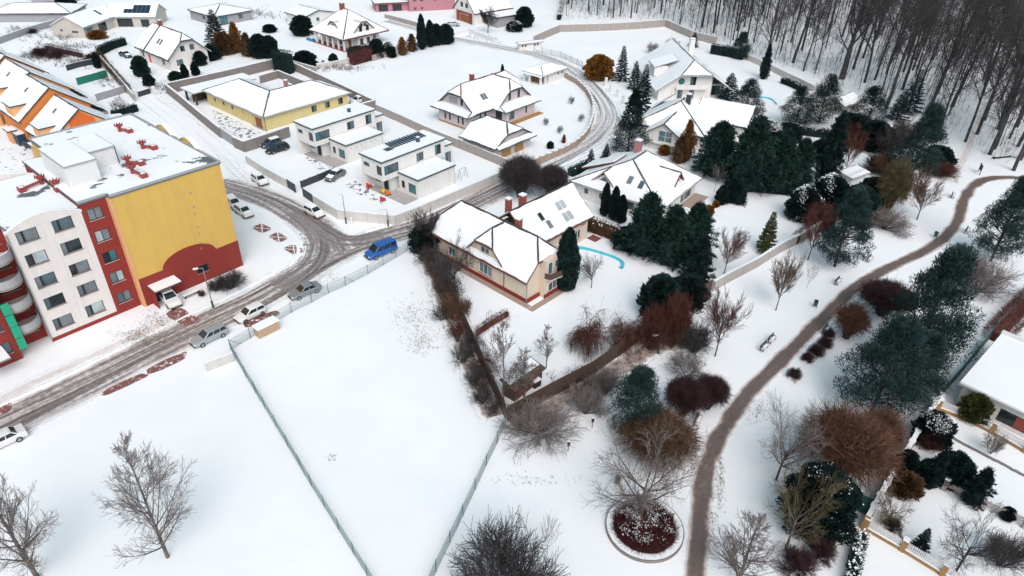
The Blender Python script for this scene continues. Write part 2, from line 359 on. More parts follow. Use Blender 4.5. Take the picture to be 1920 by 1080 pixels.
for k, c in enumerate(((491, 428), (522, 445), (551, 468))):
    bay = blob('brick_parking_bay', c, 1.5, 0.95, R_(-38), 'brick_snowy', 0.020, wob=0.05, seed=6 + k)
    C = g(*c)
    for s in (0.55, -0.55):
        a = R_(-38) + s; dx, dy = math.cos(a) * 1.7, math.sin(a) * 1.7; nx, ny = -math.sin(a) * .07, math.cos(a) * .07
        ln = part('painted_line', MB().add([(C.x - dx - nx, C.y - dy - ny, .026 + s * .004), (C.x + dx - nx, C.y + dy - ny, .026 + s * .004), (C.x + dx + nx, C.y + dy + ny, .026 + s * .004), (C.x - dx + nx, C.y - dy + ny, .026 + s * .004)], [(0, 1, 2, 3)]), 'snow', bay)

# bare slushy yards and drives
flat('paved_drive', [(399, 206), (440, 224), (490, 249), (470, 258), (456, 262), (438, 254), (414, 237), (398, 216)], 'snow_thin', 0.008)
flat('slushy_yard', [(338, 232), (372, 248), (408, 284), (424, 312), (404, 318), (372, 292), (344, 262)], 'snow_scruffy', 0.006)
flat('slushy_yard', [(-10, 280), (40, 272), (80, 285), (70, 310), (-10, 330)], 'snow_scruffy', 0.006)
flat('paved_drive', [(560, 285), (600, 275), (640, 300), (628, 315), (600, 320)], 'snow_thin', 0.008)
flat('paved_drive', [(640, 350), (668, 338), (690, 352), (720, 385), (690, 372)], 'snow_thin', 0.006)
flat('paved_drive', [(850, 80), (890, 58), (935, 72), (945, 84), (900, 80)], 'snow_thin', 0.006)
strip('shrub_bed', [(800, 478), (820, 520), (842, 570), (862, 620), (885, 680), (908, 735), (930, 780)], 2.6, 'bed_edge', 0.007)
strip('shrub_bed', [(960, 795), (1060, 745), (1150, 695), (1230, 650), (1310, 640)], 2.4, 'bed_edge', 0.007)

# ploughed snow banks along the road edges
def bank(pts, side, half, w_=.75, h=.16, seed=1):
    o, c = strip('snow_bank', pts, 1.0, 'snow', 0); me = o.data; me.clear_geometry(); rg = random.Random(seed); vs, fs = [], []
    ph = [rg.uniform(0, 6.28) for _ in range(4)]; prof = [(-1, 0), (-.55, .55), (-.1, 1), (.4, .6), (1, 0)]
    for i, p in enumerate(c):
        a = c[max(i - 1, 0)]; b = c[min(i + 1, len(c) - 1)]; d = (b - a).normalized(); nr = Vector((-d.y, d.x, 0)) * side
        hh = h * (.55 + .45 * math.sin(i * .37 + ph[0]) * math.sin(i * .11 + ph[1])) * rg.uniform(.7, 1.25); off = half + .22 * math.sin(i * .23 + ph[2])
        for u, z in prof:
            q = p + nr * (off + u * w_ * .5 * rg.uniform(.85, 1.15)); vs.append((q.x, q.y, max(z * hh, 0) + (.002 if z == 0 else 0) * 0 - (.02 if z == 0 else 0)))
    k = len(prof)
    for i in range(len(c) - 1):
        for j in range(k - 1): fs.append((i * k + j, i * k + j + 1, (i + 1) * k + j + 1, (i + 1) * k + j))
    me.from_pydata(vs, [], fs); me.update()
    for f in me.polygons: f.use_smooth = True
MAIN = [(-160, 885), (0, 797), (106, 746), (200, 699), (293, 652), (400, 600), (480, 562), (545, 525)]
bank(MAIN, 1, 3.3, seed=3)
bank([(700, 450), (760, 432), (800, 420), (870, 388), (930, 358)], 1, 3.2, seed=5); bank([(600, 438), (565, 408), (510, 378), (455, 358)], 1, 3.4, seed=6); bank([(545, 500), (565, 470), (545, 425), (510, 395), (455, 372)], 1, .6, seed=7)
bank([(1137, 205), (1115, 170), (1070, 130), (1010, 104), (950, 91)], 1, 3.0, seed=8)

# ------------------------------------------------------------------ building kit
def fp(face, c, u, z, d):                       # a point on a face: u along it, d outwards
    return {'F': (u, c - d, z), 'B': (u, c + d, z), 'L': (c - d, u, z), 'R': (c + d, u, z)}[face]
def wall_face(mb, face, c, u0, u1, z0, z1, ops, depth):
    us = sorted({u0, u1, *[o[0] for o in ops], *[o[1] for o in ops]}); zs = sorted({z0, z1, *[o[2] for o in ops], *[o[3] for o in ops]})
    for i in range(len(us) - 1):
        for j in range(len(zs) - 1):
            mu, mz = (us[i] + us[i + 1]) / 2, (zs[j] + zs[j + 1]) / 2
            if any(o[0] < mu < o[1] and o[2] < mz < o[3] for o in ops): continue
            mb.add([fp(face, c, us[i], zs[j], 0), fp(face, c, us[i + 1], zs[j], 0), fp(face, c, us[i + 1], zs[j + 1], 0), fp(face, c, us[i], zs[j + 1], 0)], [(0, 1, 2, 3)])
    for a, b, e, f in ops:
        q = [(a, e), (b, e), (b, f), (a, f)]
        mb.add([fp(face, c, u, z, 0) for u, z in q] + [fp(face, c, u, z, -depth) for u, z in q], [(i, (i + 1) % 4, 4 + (i + 1) % 4, 4 + i) for i in range(4)])
def window(parent, face, c, u, z, w, h, panes=(1, 1), fm='frame_dark', gl=None, sill='roof_edge_grey', depth=0.14, rows=1, name='window', proud=False, fr=0.07):
    """u = centre, z = sill height; the frame with its panes and sill"""
    d0 = -depth if not proud else 0.015; u0, u1 = u - w / 2, u + w / 2; mb = MB()
    B = lambda a0, a1, b0, b1, e0, e1: mb.box(fp(face, c, a0, b0, e0), fp(face, c, a1, b1, e1))
    B(u0, u1, z, z + fr, d0, d0 + .07); B(u0, u1, z + h - fr, z + h, d0, d0 + .07)
    B(u0, u0 + fr, z + fr, z + h - fr, d0, d0 + .07); B(u1 - fr, u1, z + fr, z + h - fr, d0, d0 + .07)
    tot = sum(panes); x = u0 + fr; span = w - 2 * fr; cells = []
    for k, p in enumerate(panes):
        xe = x + span * p / tot; cells.append((x, xe))
        if k < len(panes) - 1: B(xe - fr * .6, xe + fr * .6, z + fr, z + h - fr, d0, d0 + .06)
        x = xe
    for r in range(1, rows):
        zz = z + h * r / rows; B(u0 + fr, u1 - fr, zz - .02, zz + .02, d0 + .012, d0 + .05)
    wo = part(name, mb, fm, parent)
    for k, (a, b) in enumerate(cells):
        m = (gl[k % len(gl)] if gl else random.choice(GL))
        part('pane', MB().box(fp(face, c, a, z + fr * .5, d0 + .005), fp(face, c, b, z + h - fr * .5, d0 + .025)), m, wo)
    if sill: part('sill', MB().box(fp(face, c, u0 - .06, z - .06, d0), fp(face, c, u1 + .06, z - .005, .09)), sill, wo)
    return wo
def door(parent, face, c, u, w, h, m='door_brown', z=0.02, name='door', panels=0, fm=None):
    d = part(name, MB().box(fp(face, c, u - w / 2, z, -.10), fp(face, c, u + w / 2, z + h, -.04)), m, parent)
    if panels:
        for k in range(panels):
            part('panel', MB().box(fp(face, c, u - w / 2 + .05, z + .04 + k * h / panels, -.045), fp(face, c, u + w / 2 - .05, z - .03 + (k + 1) * h / panels, -.015)), m, d)
    else: part('handle', MB().box(fp(face, c, u + w * .36, z + h * .48, -.05), fp(face, c, u + w * .4, z + h * .54, .02)), 'metal_grey', d)
    return d
def block(parent, x0, x1, y0, y1, z1, m, wins=None, z0=0.0, name='wall', doors=None, depth=0.14, **kw):
    """a box of walls with real openings; wins = {'F': [(u, z, w, h, {opts})]}"""
    mb = MB(); wins = wins or {}; doors = doors or {}
    cs = {'F': (y0, x0, x1), 'B': (y1, x0, x1), 'L': (x0, y0, y1), 'R': (x1, y0, y1)}
    todo = []
    for f, (c, a, b) in cs.items():
        ops = []
        for q in wins.get(f, []):
            u, z, w_, h = q[:4]; ops.append((u - w_ / 2, u + w_ / 2, z, z + h)); todo.append(('w', f, c, q))
        for q in doors.get(f, []):
            u, w_, h = q[:3]; ops.append((u - w_ / 2, u + w_ / 2, 0.02, 0.02 + h)); todo.append(('d', f, c, q))
        wall_face(mb, f, c, a, b, z0, z1, ops, depth + .02)
    mb.add([(x0, y0, z1), (x1, y0, z1), (x1, y1, z1), (x0, y1, z1)], [(0, 1, 2, 3)])
    w = part(name, mb, m, parent)
    for t, f, c, q in todo:
        if t == 'w':
            o = dict(kw); o.update(q[4] if len(q) > 4 else {}); window(parent, f, c, q[0], q[1], q[2], q[3], depth=depth, **o)
        else: door(parent, f, c, q[0], q[1], q[2], **(q[3] if len(q) > 3 else {}))
    return w
def inset(poly, d):
    P = [Vector(q) for q in poly]; n = Vector((0, 0, 0)); k = len(P)
    for i in range(k): n += (P[i] - P[0]).cross(P[(i + 1) % k] - P[0])
    n.normalize()
    if n.z < 0: n = -n; P.reverse()
    out = []
    for i in range(k):
        e1 = (P[i] - P[i - 1]).normalized(); e2 = (P[(i + 1) % k] - P[i]).normalized()
        m1, m2 = n.cross(e1), n.cross(e2); out.append(P[i] + (m1 + m2) * (d / max(1 + m1.dot(m2), 0.35)))
    return out, n
RAG = random.Random(21)
def ragged(I, n, step=0.55, amp=0.085):
    """uneven edge of a snow slab"""
    c = sum(I, Vector()) / len(I); out = []
    for a, b in zip(I, I[1:] + I[:1]):
        k = max(1, int((b - a).length / step)); e = (b - a).normalized() if (b - a).length > 1e-6 else Vector((1, 0, 0)); m_ = n.cross(e); w_ = 0.0
        for j in range(k):
            w_ = w_ * .6 + RAG.uniform(-amp * .5, amp); out.append(a + (b - a) * (j / k) + m_ * (max(w_, -.03) if j else 0))
    return out
def roof(parent, polys, edge='roof_edge_dark', snow='snow_tiles', thick=0.2, ridges=(), cover=0.12, ins=0.09, ridge_mat=None, name='roof', bare=()):
    mb = MB(); sm = MB()
    for k, p in enumerate(polys):
        P = [Vector(q) for q in p]; mb.prism([q - Vector((0, 0, thick)) for q in P], (0, 0, thick))
        if k in bare: continue
        I, n = inset(p, ins); J = ragged(I, n); K = [q + n * cover * RAG.uniform(.8, 1.15) + (sum(I, Vector()) / len(I) - q).normalized() * .05 for q in J]; kk = len(J); sm.add([q + n * .004 for q in J] + K, [tuple(range(kk, 2 * kk))] + [(i, (i + 1) % kk, kk + (i + 1) % kk, kk + i) for i in range(kk)])
    r = part(name, mb, edge, parent)
    s = part('snow_cover', sm, snow, r)
    for a, b in ridges:
        a, b = Vector(a), Vector(b); part('ridge_cap', MB().cyl(a + Vector((0, 0, .05)), b + Vector((0, 0, .05)), .10, n=6), ridge_mat or edge, r)
    return r
def tent(x0, x1, y0, y1, ze, zr, axis='x', ends=('gable', 'gable'), rise=0.66, over=0.0, hipk=None):
    """roof planes over a rectangle (outer eave lines); ends: gable, hip or half. returns planes, ridge/hip lines, profile"""
    if axis == 'x': a0, a1, b0, b1 = x0, x1, y0, y1; T = lambda a, b, z: (a, b, z)
    else: a0, a1, b0, b1 = y0, y1, x0, x1; T = lambda a, b, z: (b, a, z)
    bc = (b0 + b1) / 2; hw = (b1 - b0) / 2; sl = (zr - ze) / hw; zh = ze + (zr - ze) * rise; bk = hw * (1 - rise)
    hk = hw if hipk is None else hipk; r = [0, 0]
    for i, e in enumerate(ends): r[i] = 0 if e == 'gable' else hk if e == 'hip' else hk * (1 - rise)
    A0_, A1_ = a0 + r[0], a1 - r[1]; planes = []; lines = [(T(A0_, bc, zr), T(A1_, bc, zr))]
    for sgn, be in ((-1, b0), (1, b1)):
        p = [T(a0, be, ze), T(a1, be, ze)]
        if ends[1] == 'half': p.append(T(a1, bc + sgn * bk, zh))
        p.append(T(A1_, bc, zr))
        if (A1_ - A0_) > 0.01: p.append(T(A0_, bc, zr))
        if ends[0] == 'half': p.append(T(a0, bc + sgn * bk, zh))
        planes.append(p)
    for i, (e, ae, ar) in enumerate(((ends[0], a0, A0_), (ends[1], a1, A1_))):
        if e == 'hip': planes.append([T(ae, b0, ze), T(ae, b1, ze), T(ar, bc, zr)]); lines += [(T(ae, b0, ze), T(ar, bc, zr)), (T(ae, b1, ze), T(ar, bc, zr))]
        if e == 'half': planes.append([T(ae, bc - bk, zh), T(ae, bc + bk, zh), T(ar, bc, zr)]); lines += [(T(ae, bc - bk, zh), T(ar, bc, zr)), (T(ae, bc + bk, zh), T(ar, bc, zr))]
    return planes, lines, dict(T=T, bc=bc, hw=hw, sl=sl, zr=zr, ze=ze, zh=zh, axis=axis)
def gable_fill(parent, prof, a, b0, b1, zw, m, half=False, thick=0.2, t=0.2, name='gable'):
    """wall under a gable end at position a along the ridge, between b0 and b1, above zw"""
    T, bc, zr, sl = prof['T'], prof['bc'], prof['zr'], prof['sl']
    zt = lambda b: min(zr - abs(b - bc) * sl - thick, (prof['zh'] - thick) if half else 1e9)
    pts = [(b0, zw), (b1, zw), (b1, max(zt(b1), zw + .01))]
    if half:
        k = (zr - prof['zh']) / sl; pts += [(bc + k, zt(bc + k)), (bc - k, zt(bc - k))]
    else: pts.append((bc, zt(bc)))
    pts.append((b0, max(zt(b0), zw + .01)))
    d = Vector(T(t, 0, 0)); poly = [T(a - t / 2, b, z) for b, z in pts]
    return part(name, MB().prism(poly, d), m, parent)
def chimney(parent, x, y, z0, z1, m='brick_red', s=0.6):
    c = part('chimney', MB().box((x - s / 2, y - s / 2, z0), (x + s / 2, y + s / 2, z1)), m, parent)
    part('chimney_cap', MB().box((x - s / 2 - .07, y - s / 2 - .07, z1), (x + s / 2 + .07, y + s / 2 + .07, z1 + .12)), 'concrete', c)
    part('snow_cap', MB().box((x - s / 2 - .03, y - s / 2 - .03, z1 + .12), (x + s / 2 + .03, y + s / 2 + .03, z1 + .2)), 'snow', c)
def skylight(parent, prof, side, a, s, w=0.8, l=1.2, glass='glass_grey', panes=1):
    """roof window on a slope: a along the ridge, s = distance from ridge across"""
    T, bc, sl, zr = prof['T'], prof['bc'], prof['sl'], prof['zr']
    k = math.cos(math.atan(sl)); sg = side
    def P(da, ds, lift): return T(a + da, bc + sg * (s + ds), zr - (s + ds) * sl + .12 + lift)
    hl = l * k / 2
    fr = part('roof_window', MB().add([P(-w / 2, -hl, .0), P(w / 2, -hl, .0), P(w / 2, hl, .0), P(-w / 2, hl, .0), P(-w / 2, -hl, .08), P(w / 2, -hl, .08), P(w / 2, hl, .08), P(-w / 2, hl, .08)],
        [(4, 5, 6, 7), (0, 1, 5, 4), (1, 2, 6, 5), (2, 3, 7, 6), (3, 0, 4, 7)]), 'roof_edge_grey', parent)
    for j in range(panes):
        a0, a1 = -w / 2 + w * j / panes + .07, -w / 2 + w * (j + 1) / panes - .07
        part('pane', MB().add([P(a0, -hl + .06, .09), P(a1, -hl + .06, .09), P(a1, hl - .06, .09), P(a0, hl - .06, .09)], [(0, 1, 2, 3)]), glass, fr)
def pipe(parent, p, q, r=.06, m='metal_dark', name='drainpipe'): return part(name, MB().cyl(p, q, r, n=6), m, parent)
def house(name, label, base, cat='house', a=A0, z=0.0): return thing(name, label, cat, (g(*base, z).x, g(*base, z).y, 0), a)

# ------------------------------------------------------------------ apartment block
apt = house('apartment_block', 'five storey apartment block with a blank yellow and red end section and white window front', (277, 570), 'apartment block')
# yellow section
block(apt, -.3, 13.7, -.4, 25.2, 15.8, 'render_yellow', name='yellow_wall')
arch = [(-.32, 0), (13.72, 0), (13.72, 4.15), (10.45, 4.15)]
arch += [(6.7 + 3.75 * math.cos(t), 4.1 + 1.95 * math.sin(t)) for t in [math.pi * k / 24 for k in range(1, 24)]]
arch += [(2.95, 4.15), (-.32, 4.15)]
rb = part('red_base', MB().prism([(x, -.40, z) for x, z in arch], (0, -.05, 0)), 'render_red', apt)
part('red_base_side', MB().box((13.7, -.44, 0), (13.75, 25.1, 4.15)), 'render_red', apt)
part('beige_pilaster', MB().box((-.62, -.46, 0), (-.3, .5, 15.7)), 'render_apricot', apt)
window(apt, 'F', -.46, 8.0, 1.55, 1.5, 1.05, gl=['glass_dark'], proud=True, sill='concrete')
part('garage_opening', MB().box((.9, -.52, .02), (3.5, -.445, 2.3)), 'frame_dark', apt)
can = part('entrance_canopy', MB().box((.5, -2.5, 2.55), (4.1, -.45, 2.75)), 'roof_edge_brown', apt)
part('snow_cover', MB().box((.55, -2.45, 2.752), (4.05, -.47, 2.9)), 'snow', can)
part('side_screen', MB().box((.52, -2.2, .02), (.62, -.46, 2.54)), 'render_red', apt)
for k, (x, z) in enumerate(((9.8, 13.2), (9.75, 11.2), (9.7, 10.2), (9.6, 8.3), (9.55, 7.3), (9.4, 5.95), (9.3, 5.1))):
    part('vent_hole', MB().cyl((x - .8, -.38, z), (x - .8, -.47, z), .11, n=10), 'metal_grey', apt)
FLz = [1.35, 4.4, 7.4, 10.4, 13.4]
rg = ['glass_grey', 'glass_pale', 'glass_dark', 'glass_grey', 'glass_blue', 'glass_dark', 'glass_teal']
block(apt, -3.62, -.3, .5, 18.0, 15.8, 'render_red', {'F': [(-2.25, z, 1.65, 1.5, dict(gl=[('glass_blue', 'glass_grey'), ('glass_grey', 'glass_pale'), ('glass_dark', 'glass_teal'), ('glass_pale', 'glass_grey'), ('glass_grey', 'glass_grey')][k])) for k, z in enumerate(FLz)]}, name='red_wall', fm='frame_dark', sill='concrete')
WG = [('glass_blue', 'glass_grey'), ('glass_blue', 'glass_pale'), ('glass_grey', 'glass_dark'), ('glass_dark', 'glass_grey'), ('glass_grey', 'glass_blue')]
block(apt, -11.4, -3.62, .5, 14.8, 15.2, 'render_offwhite', {'F': [(xc, z, 2.15, 1.5, dict(panes=(0.38, 0.12, 1), gl=(WG[(k + j) % 5][0], 'frame_dark', WG[(k * 2 + j) % 5][1]), sill='roof_edge_brown')) for j, xc in enumerate((-9.6, -5.85)) for k, z in enumerate(FLz)]}, name='white_wall', fm='frame_dark')
arc = [(-11.6, 14.9)] + [(-11.6 + 8.1 * k / 20, 15.1 + 1.15 * math.sin(math.pi * k / 20)) for k in range(21)] + [(-3.5, 14.9)]
for yy in (.46, 14.75): pa = part('arched_parapet', MB().prism([(x, yy, z) for x, z in arc], (0, .3, 0)), 'render_offwhite', apt)
for yy in (.42, 14.70): part('parapet_snow', MB().prism([(x, yy, z) for x, z in arc[1:-1]] + [(x, yy, z + .1) for x, z in reversed(arc[1:-1])], (0, .42, 0)), 'snow', apt)
part('plinth', MB().box((-11.42, .44, 0), (-.3, .5, .5)), 'render_red', apt)
# recessed balcony bay and the block beyond
block(apt, -15.0, -11.4, 2.2, 14.0, 15.2, 'render_red', {'F': [(-13.0, z, 2.0, 1.6, dict(gl=('glass_dark', 'glass_blue'))) for z in FLz]}, name='bay_wall')
block(apt, -27.0, -15.0, -.3, 14.0, 15.2, 'render_red', {'F': [(xc, z, 2.0, 1.5, dict(gl=('glass_grey', 'glass_blue'))) for xc in (-16.6, -20.5, -24.5) for z in FLz]}, name='left_wall')
part('downpipe', MB().cyl((-11.5, .35, 0), (-11.5, .35, 15), .06, n=6), 'metal_grey', apt)
for k, z in enumerate((3.15, 6.15, 9.15, 12.15)):
    def arcpts(r, n=14): return [(-13.35 + (1.75 + r) * -math.cos(math.pi * i / n), 1.9 - (2.5 + r) * math.sin(math.pi * i / n) ** 0.8) for i in range(n + 1)]
    o, i_ = arcpts(.12), arcpts(.0)
    bal = part('balcony', MB().prism([(x, y, z) for x, y in o] + [(-11.5, 2.2, z), (-15.2, 2.2, z)], (0, 0, .2)), 'render_apricot', apt)
    bm2 = MB(); nb = len(o); vv = [(x, y, z - .05) for x, y in o] + [(x, y, z + 1.15) for x, y in o] + [(x, y, z + 1.15) for x, y in i_] + [(x, y, z + .2) for x, y in i_]
    bm2.add(vv, [(q * nb + s, q * nb + s + 1, (q + 1) * nb + s + 1, (q + 1) * nb + s) for q in range(3) for s in range(nb - 1)])
    part('balustrade', bm2, 'balcony_grey', bal)
    rail = MB(); q = arcpts(.06)
    for s in range(len(q) - 1): rail.cyl((*q[s], z + 1.4), (*q[s + 1], z + 1.4), .03, n=5)
    part('rail', rail, 'metal_dark', bal)
    part('floor_snow', MB().prism([(x, y, z + .205) for x, y in i_] + [(-11.6, 2.15, z + .205), (-15.1, 2.15, z + .205)], (0, 0, .05)), 'snow' if k == 3 else 'concrete', bal)
for z in (1.6, 3.2, 4.8, 6.4): part('green_screen', MB().box((-15.02, -.95, z), (-14.2, -.87, z + 1.5)), 'panel_green', apt)
ec = part('entrance_canopy', MB().box((-19.5, -3.2, 2.4), (-16.4, -.32, 2.6)), 'metal_grey', apt)
part('snow_cover', MB().box((-19.45, -3.15, 2.602), (-16.45, -.34, 2.75)), 'snow', ec)
# flat roofs with snow and bare membrane
rf = MB().box((-.45, -.5, 15.802), (13.85, 25.35, 16.0)).box((-3.7, .35, 15.802), (-.46, 18.1, 16.0)).box((-11.38, .7, 15.202), (-3.71, 14.72, 15.4)).box((-15.0, 1.9, 15.202), (-11.39, 14.1, 15.4)).box((-27, -.4, 15.202), (-15.01, 14.1, 15.4))
ro = part('roof', rf, 'roof_membrane', apt)
part('snow_cover', MB().box((-.2, -.2, 16.004), (13.5, 25.0, 16.08)).box((-3.62, .7, 16.004), (-.21, 17.8, 16.08)).box((-11.3, .8, 15.404), (-3.72, 14.6, 15.5)).box((-14.9, 2.0, 15.404), (-11.4, 14.0, 15.5)).box((-26.8, -.2, 15.404), (-15.02, 14.0, 15.5)), 'snow_flat', ro)
for a, b in (((-.45, -.5, 16.0), (13.85, -.25, 16.22)), ((-.45, 25.1, 16.0), (13.85, 25.35, 16.22)), ((13.6, -.24, 16.0), (13.85, 25.09, 16.22)), ((-3.7, .35, 16.0), (-.46, .6, 16.2))):
    part('roof_kerb', MB().box(a, b), 'roof_edge_grey', ro)
for y0 in (5.2, 12.2):
    pts = [(y0 + 5.5 * k / 14, 15.9 + 1.2 * math.sin(math.pi * k / 14)) for k in range(15)]
    part('arched_parapet', MB().prism([(13.87, y, z) for y, z in pts], (.35, 0, 0)), 'render_yellow', apt)
    part('parapet_snow', MB().prism([(13.6, y, z) for y, z in pts] + [(13.6, y, z + .1) for y, z in reversed(pts)], (.68, 0, 0)), 'snow', apt)
# stair and lift housing
ph = part('lift_housing', MB().box((-2.6, 5.0, 15.6), (1.0, 12.8, 18.7)), 'render_cool', apt)
part('housing_roof', MB().box((-2.72, 4.88, 18.702), (1.12, 12.92, 18.86)), 'roof_edge_grey', ph)
part('snow_cover', MB().box((-2.6, 5.0, 18.862), (1.0, 12.8, 18.98)), 'snow', ph)
ph2 = part('stair_housing', MB().box((1.01, 8.3, 15.9), (4.5, 14.0, 18.4)), 'render_cool', apt)
part('housing_roof', MB().box((1.13, 8.15, 18.402), (4.65, 14.15, 18.55)), 'roof_edge_grey', ph2)
part('snow_cover', MB().box((1.2, 8.3, 18.552), (4.5, 14.0, 18.62)), 'snow_flat', ph2)
part('door', MB().box((2.0, 8.24, 16.1), (3.0, 8.298, 18.0)), 'frame_white', ph2)
pipe(ph2, (4.55, 8.2, 16.0), (4.55, 8.2, 18.4))
# each red roof ventilator stands on the roof: a thing of its own
def ventilator(x, y, bx, by, lab, zr=16.05):
    M_ = Matrix.Rotation(A0, 4, 'Z'); b = apt.location + M_ @ Vector((x, y, zr))
    t = thing('roof_ventilator', lab, 'ventilator', b, A0, 'red ventilators on the apartment roof', (.85, .85, .8))
    part('stack', MB().cyl((0, 0, 0), (0, 0, 1.0), .28, n=10), 'duct_red', t)
    head = part('fan_head', MB().cyl((0, 0, 1.0), (0, 0, 1.35), .5, .42, n=12), 'duct_red', t)
    for k in range(8):
        a = k * math.pi / 4; part('fin', MB().box((-.06, -.06, 1.05), (.06, .06, 1.5)), 'duct_red', head).location = (.62 * math.cos(a), .62 * math.sin(a), 0)
    dx, dy = bx - x, by - y
    part('duct', MB().cyl((0, 0, .5), (dx, dy, .35), .22, n=10), 'duct_red', t)
    part('fan_box', MB().box((dx - .45, dy - .55, 0), (dx + .45, dy + .55, .7)), 'duct_red', t)
    part('snow', MB().box((dx - .3, dy - .3, .702), (dx + .3, dy + .3, .75)), 'snow', t)
ventilator(9.5, 19.3, 10.4, 17.8, 'red roof ventilator farthest back on the apartment roof')
ventilator(8.9, 10.9, 10.0, 9.5, 'red roof ventilator nearest the right edge of the apartment roof, beyond the housing')
ventilator(5.2, 7.1, 6.5, 5.6, 'red roof ventilator between the stair housing and the one at the yellow edge')
ventilator(4.4, 4.0, 4.9, 1.6, 'red roof ventilator closest to the top edge of the yellow wall')
ventilator(-4.2, 10.2, -7.0, 9.6, 'long red roof ventilator left of the lift housing', 15.5)
ventilator(-3.4, 7.6, -3.6, 6.6, 'small red ventilator tight against the left of the lift housing', 15.5)

# ------------------------------------------------------------------ orange terraced houses
o0 = g(143, 205, 8.5)
def row_house(dy, dx, z, lab, ends, length, mats, first=False):
    M_ = Matrix.Rotation(A0, 4, 'Z'); b = Vector((o0.x, o0.y, 0)) + M_ @ Vector((dx, dy, 0))
    h = thing('terraced_house', lab, 'house', b, A0, 'orange terraced houses')
    ze = z - 5.2
    pl, ln, pr = tent(-6.6, 7.4, 0, length, ze, z, 'y')
    block(h, -6.0, 6.6, .25, length - .05, ze + .2, mats[0], {'L': [(2.5, 1.0, 1.4, 1.4), (7.5, 1.0, 1.4, 1.4)], 'F': []}, fm='frame_white')
    pr2 = dict(pr); pr2['bc'] = 0.4
    gable_fill(h, pr2, .35, -6.0, 6.6, ze + .201, mats[0])
    part('facade_band', MB().prism([(-1.9, .22, ze - 2.5), (2.6, .22, ze - 2.5), (2.6, .22, z - 2.3), (.4, .22, z - .55), (-1.9, .22, z - 2.1)], (0, .02, 0)), mats[1], h)
    roof(h, pl, 'roof_edge_dark', 'snow_tiles', .25, ln)
    # flat roofed dormer with porch on the street side
    part('dormer', MB().box((-6.3, 2.6, ze - .6), (-3.0, 6.4, ze + 2.3)), 'render_apricot', h)
    d = part('dormer_roof', MB().box((-6.6, 2.3, ze + 2.302), (-2.6, 6.7, ze + 2.48)), 'roof_edge_dark', h)
    part('snow_cover', MB().box((-6.5, 2.4, ze + 2.482), (-2.7, 6.6, ze + 2.62)), 'snow', d)
    part('porch', MB().box((-8.0, 3.2, .0), (-6.62, 5.4, 2.5)), 'render_apricot', h)
    p = part('porch_roof', MB().box((-8.3, 2.9, 2.502), (-6.61, 5.7, 2.65)), 'roof_edge_dark', h)
    part('snow_cover', MB().box((-8.2, 3.0, 2.652), (-6.62, 5.6, 2.8)), 'snow', p)
    # lean-to on the garden side
    l = part('lean_to', MB().box((7.42, 2.0, 0), (10.0, length - 2, 2.4)), 'render_grey', h)
    part('lean_to_roof', MB().add([(7.3, 1.8, ze - .3), (10.4, 1.8, 2.5), (10.4, length - 1.8, 2.5), (7.3, length - 1.8, ze - .3), (7.3, 1.8, ze - .1), (10.4, 1.8, 2.72), (10.4, length - 1.8, 2.72), (7.3, length - 1.8, ze - .1)], [(4, 5, 6, 7), (0, 1, 5, 4), (1, 2, 6, 5), (2, 3, 7, 6), (3, 0, 4, 7)]), 'snow', l)
    for yy in (1.2, length - 4):
        pass
    window(h, 'F', .2, 3.4, ze - .6, .9, .7, proud=True) if first is None else None
    skylight(h, pr, -1, 6.5, 2.2, .8, 1.1, 'glass_blue')
    return h
row_house(0, 0, 8.5, 'nearest orange terraced house with a deep orange centre band on its gable', 0, 11.2, ('render_apricot', 'render_deep_orange'))
row_house(11.4, -.5, 10.0, 'second orange terraced house from the apartment block, standing taller behind the nearest', 0, 11.8, ('render_orange', 'render_orange'), None)
row_house(23.4, .3, 10.3, 'third orange terraced house along the row, snow bare strip along its ridge', 0, 13.0, ('render_apricot', 'render_apricot'))
row_house(36.6, .3, 11.0, 'farthest orange terraced house, cut by the left picture edge', 0, 14, ('render_orange', 'render_apricot'))

# ------------------------------------------------------------------ yellow bungalow
yb = house('yellow_bungalow', 'pale yellow L shaped bungalow with a snowy hipped roof and brown garage door', (498, 248.5), a=R_(49.5))
kw = dict(fm='frame_brown', sill='render_pale_yellow')
block(yb, .6, 21.6, .6, 10.8, 3.1, 'render_pale_yellow', {'F': [(12.6, 1.1, 1.3, 1.35), (16.1, 1.1, 1.3, 1.35), (19.6, 1.1, 1.3, 1.35)]}, doors={'L': [(3.1, 2.5, 2.2, dict(panels=4, name='garage_door'))]}, **kw)
block(yb, .6, 11.0, 10.81, 23.8, 3.1, 'render_pale_yellow', {'L': [(13.2, 1.5, .8, .8), (16.8, 1.5, .8, .8), (20.4, 1.5, .8, .8)]}, **kw)
part('wall_pillar', MB().box((.3, 5.0, 0), (.59, 5.6, 3.05)), 'render_pale_yellow', yb); part('wall_pillar', MB().box((.3, 9.2, 0), (.59, 9.8, 3.05)), 'render_pale_yellow', yb)
E, Z = 3.15, 6.0; W_, D_ = 22.5, 11.6
pls = [[(0, 0, E), (W_, 0, E), (W_ - 6.3, 5.8, Z), (5.8, 5.8, Z)], [(W_, 0, E), (W_, D_, E), (W_ - 6.3, 5.8, Z)], [(W_, D_, E), (D_, D_, E), (5.8, 5.8, Z), (W_ - 6.3, 5.8, Z)],
       [(0, 0, E), (5.8, 5.8, Z), (5.8, 17.6, Z), (0, 24.4, E)], [(D_, D_, E), (D_, 24.4, E), (5.8, 17.6, Z), (5.8, 5.8, Z)], [(0, 24.4, E), (5.8, 17.6, Z), (D_, 24.4, E)]]
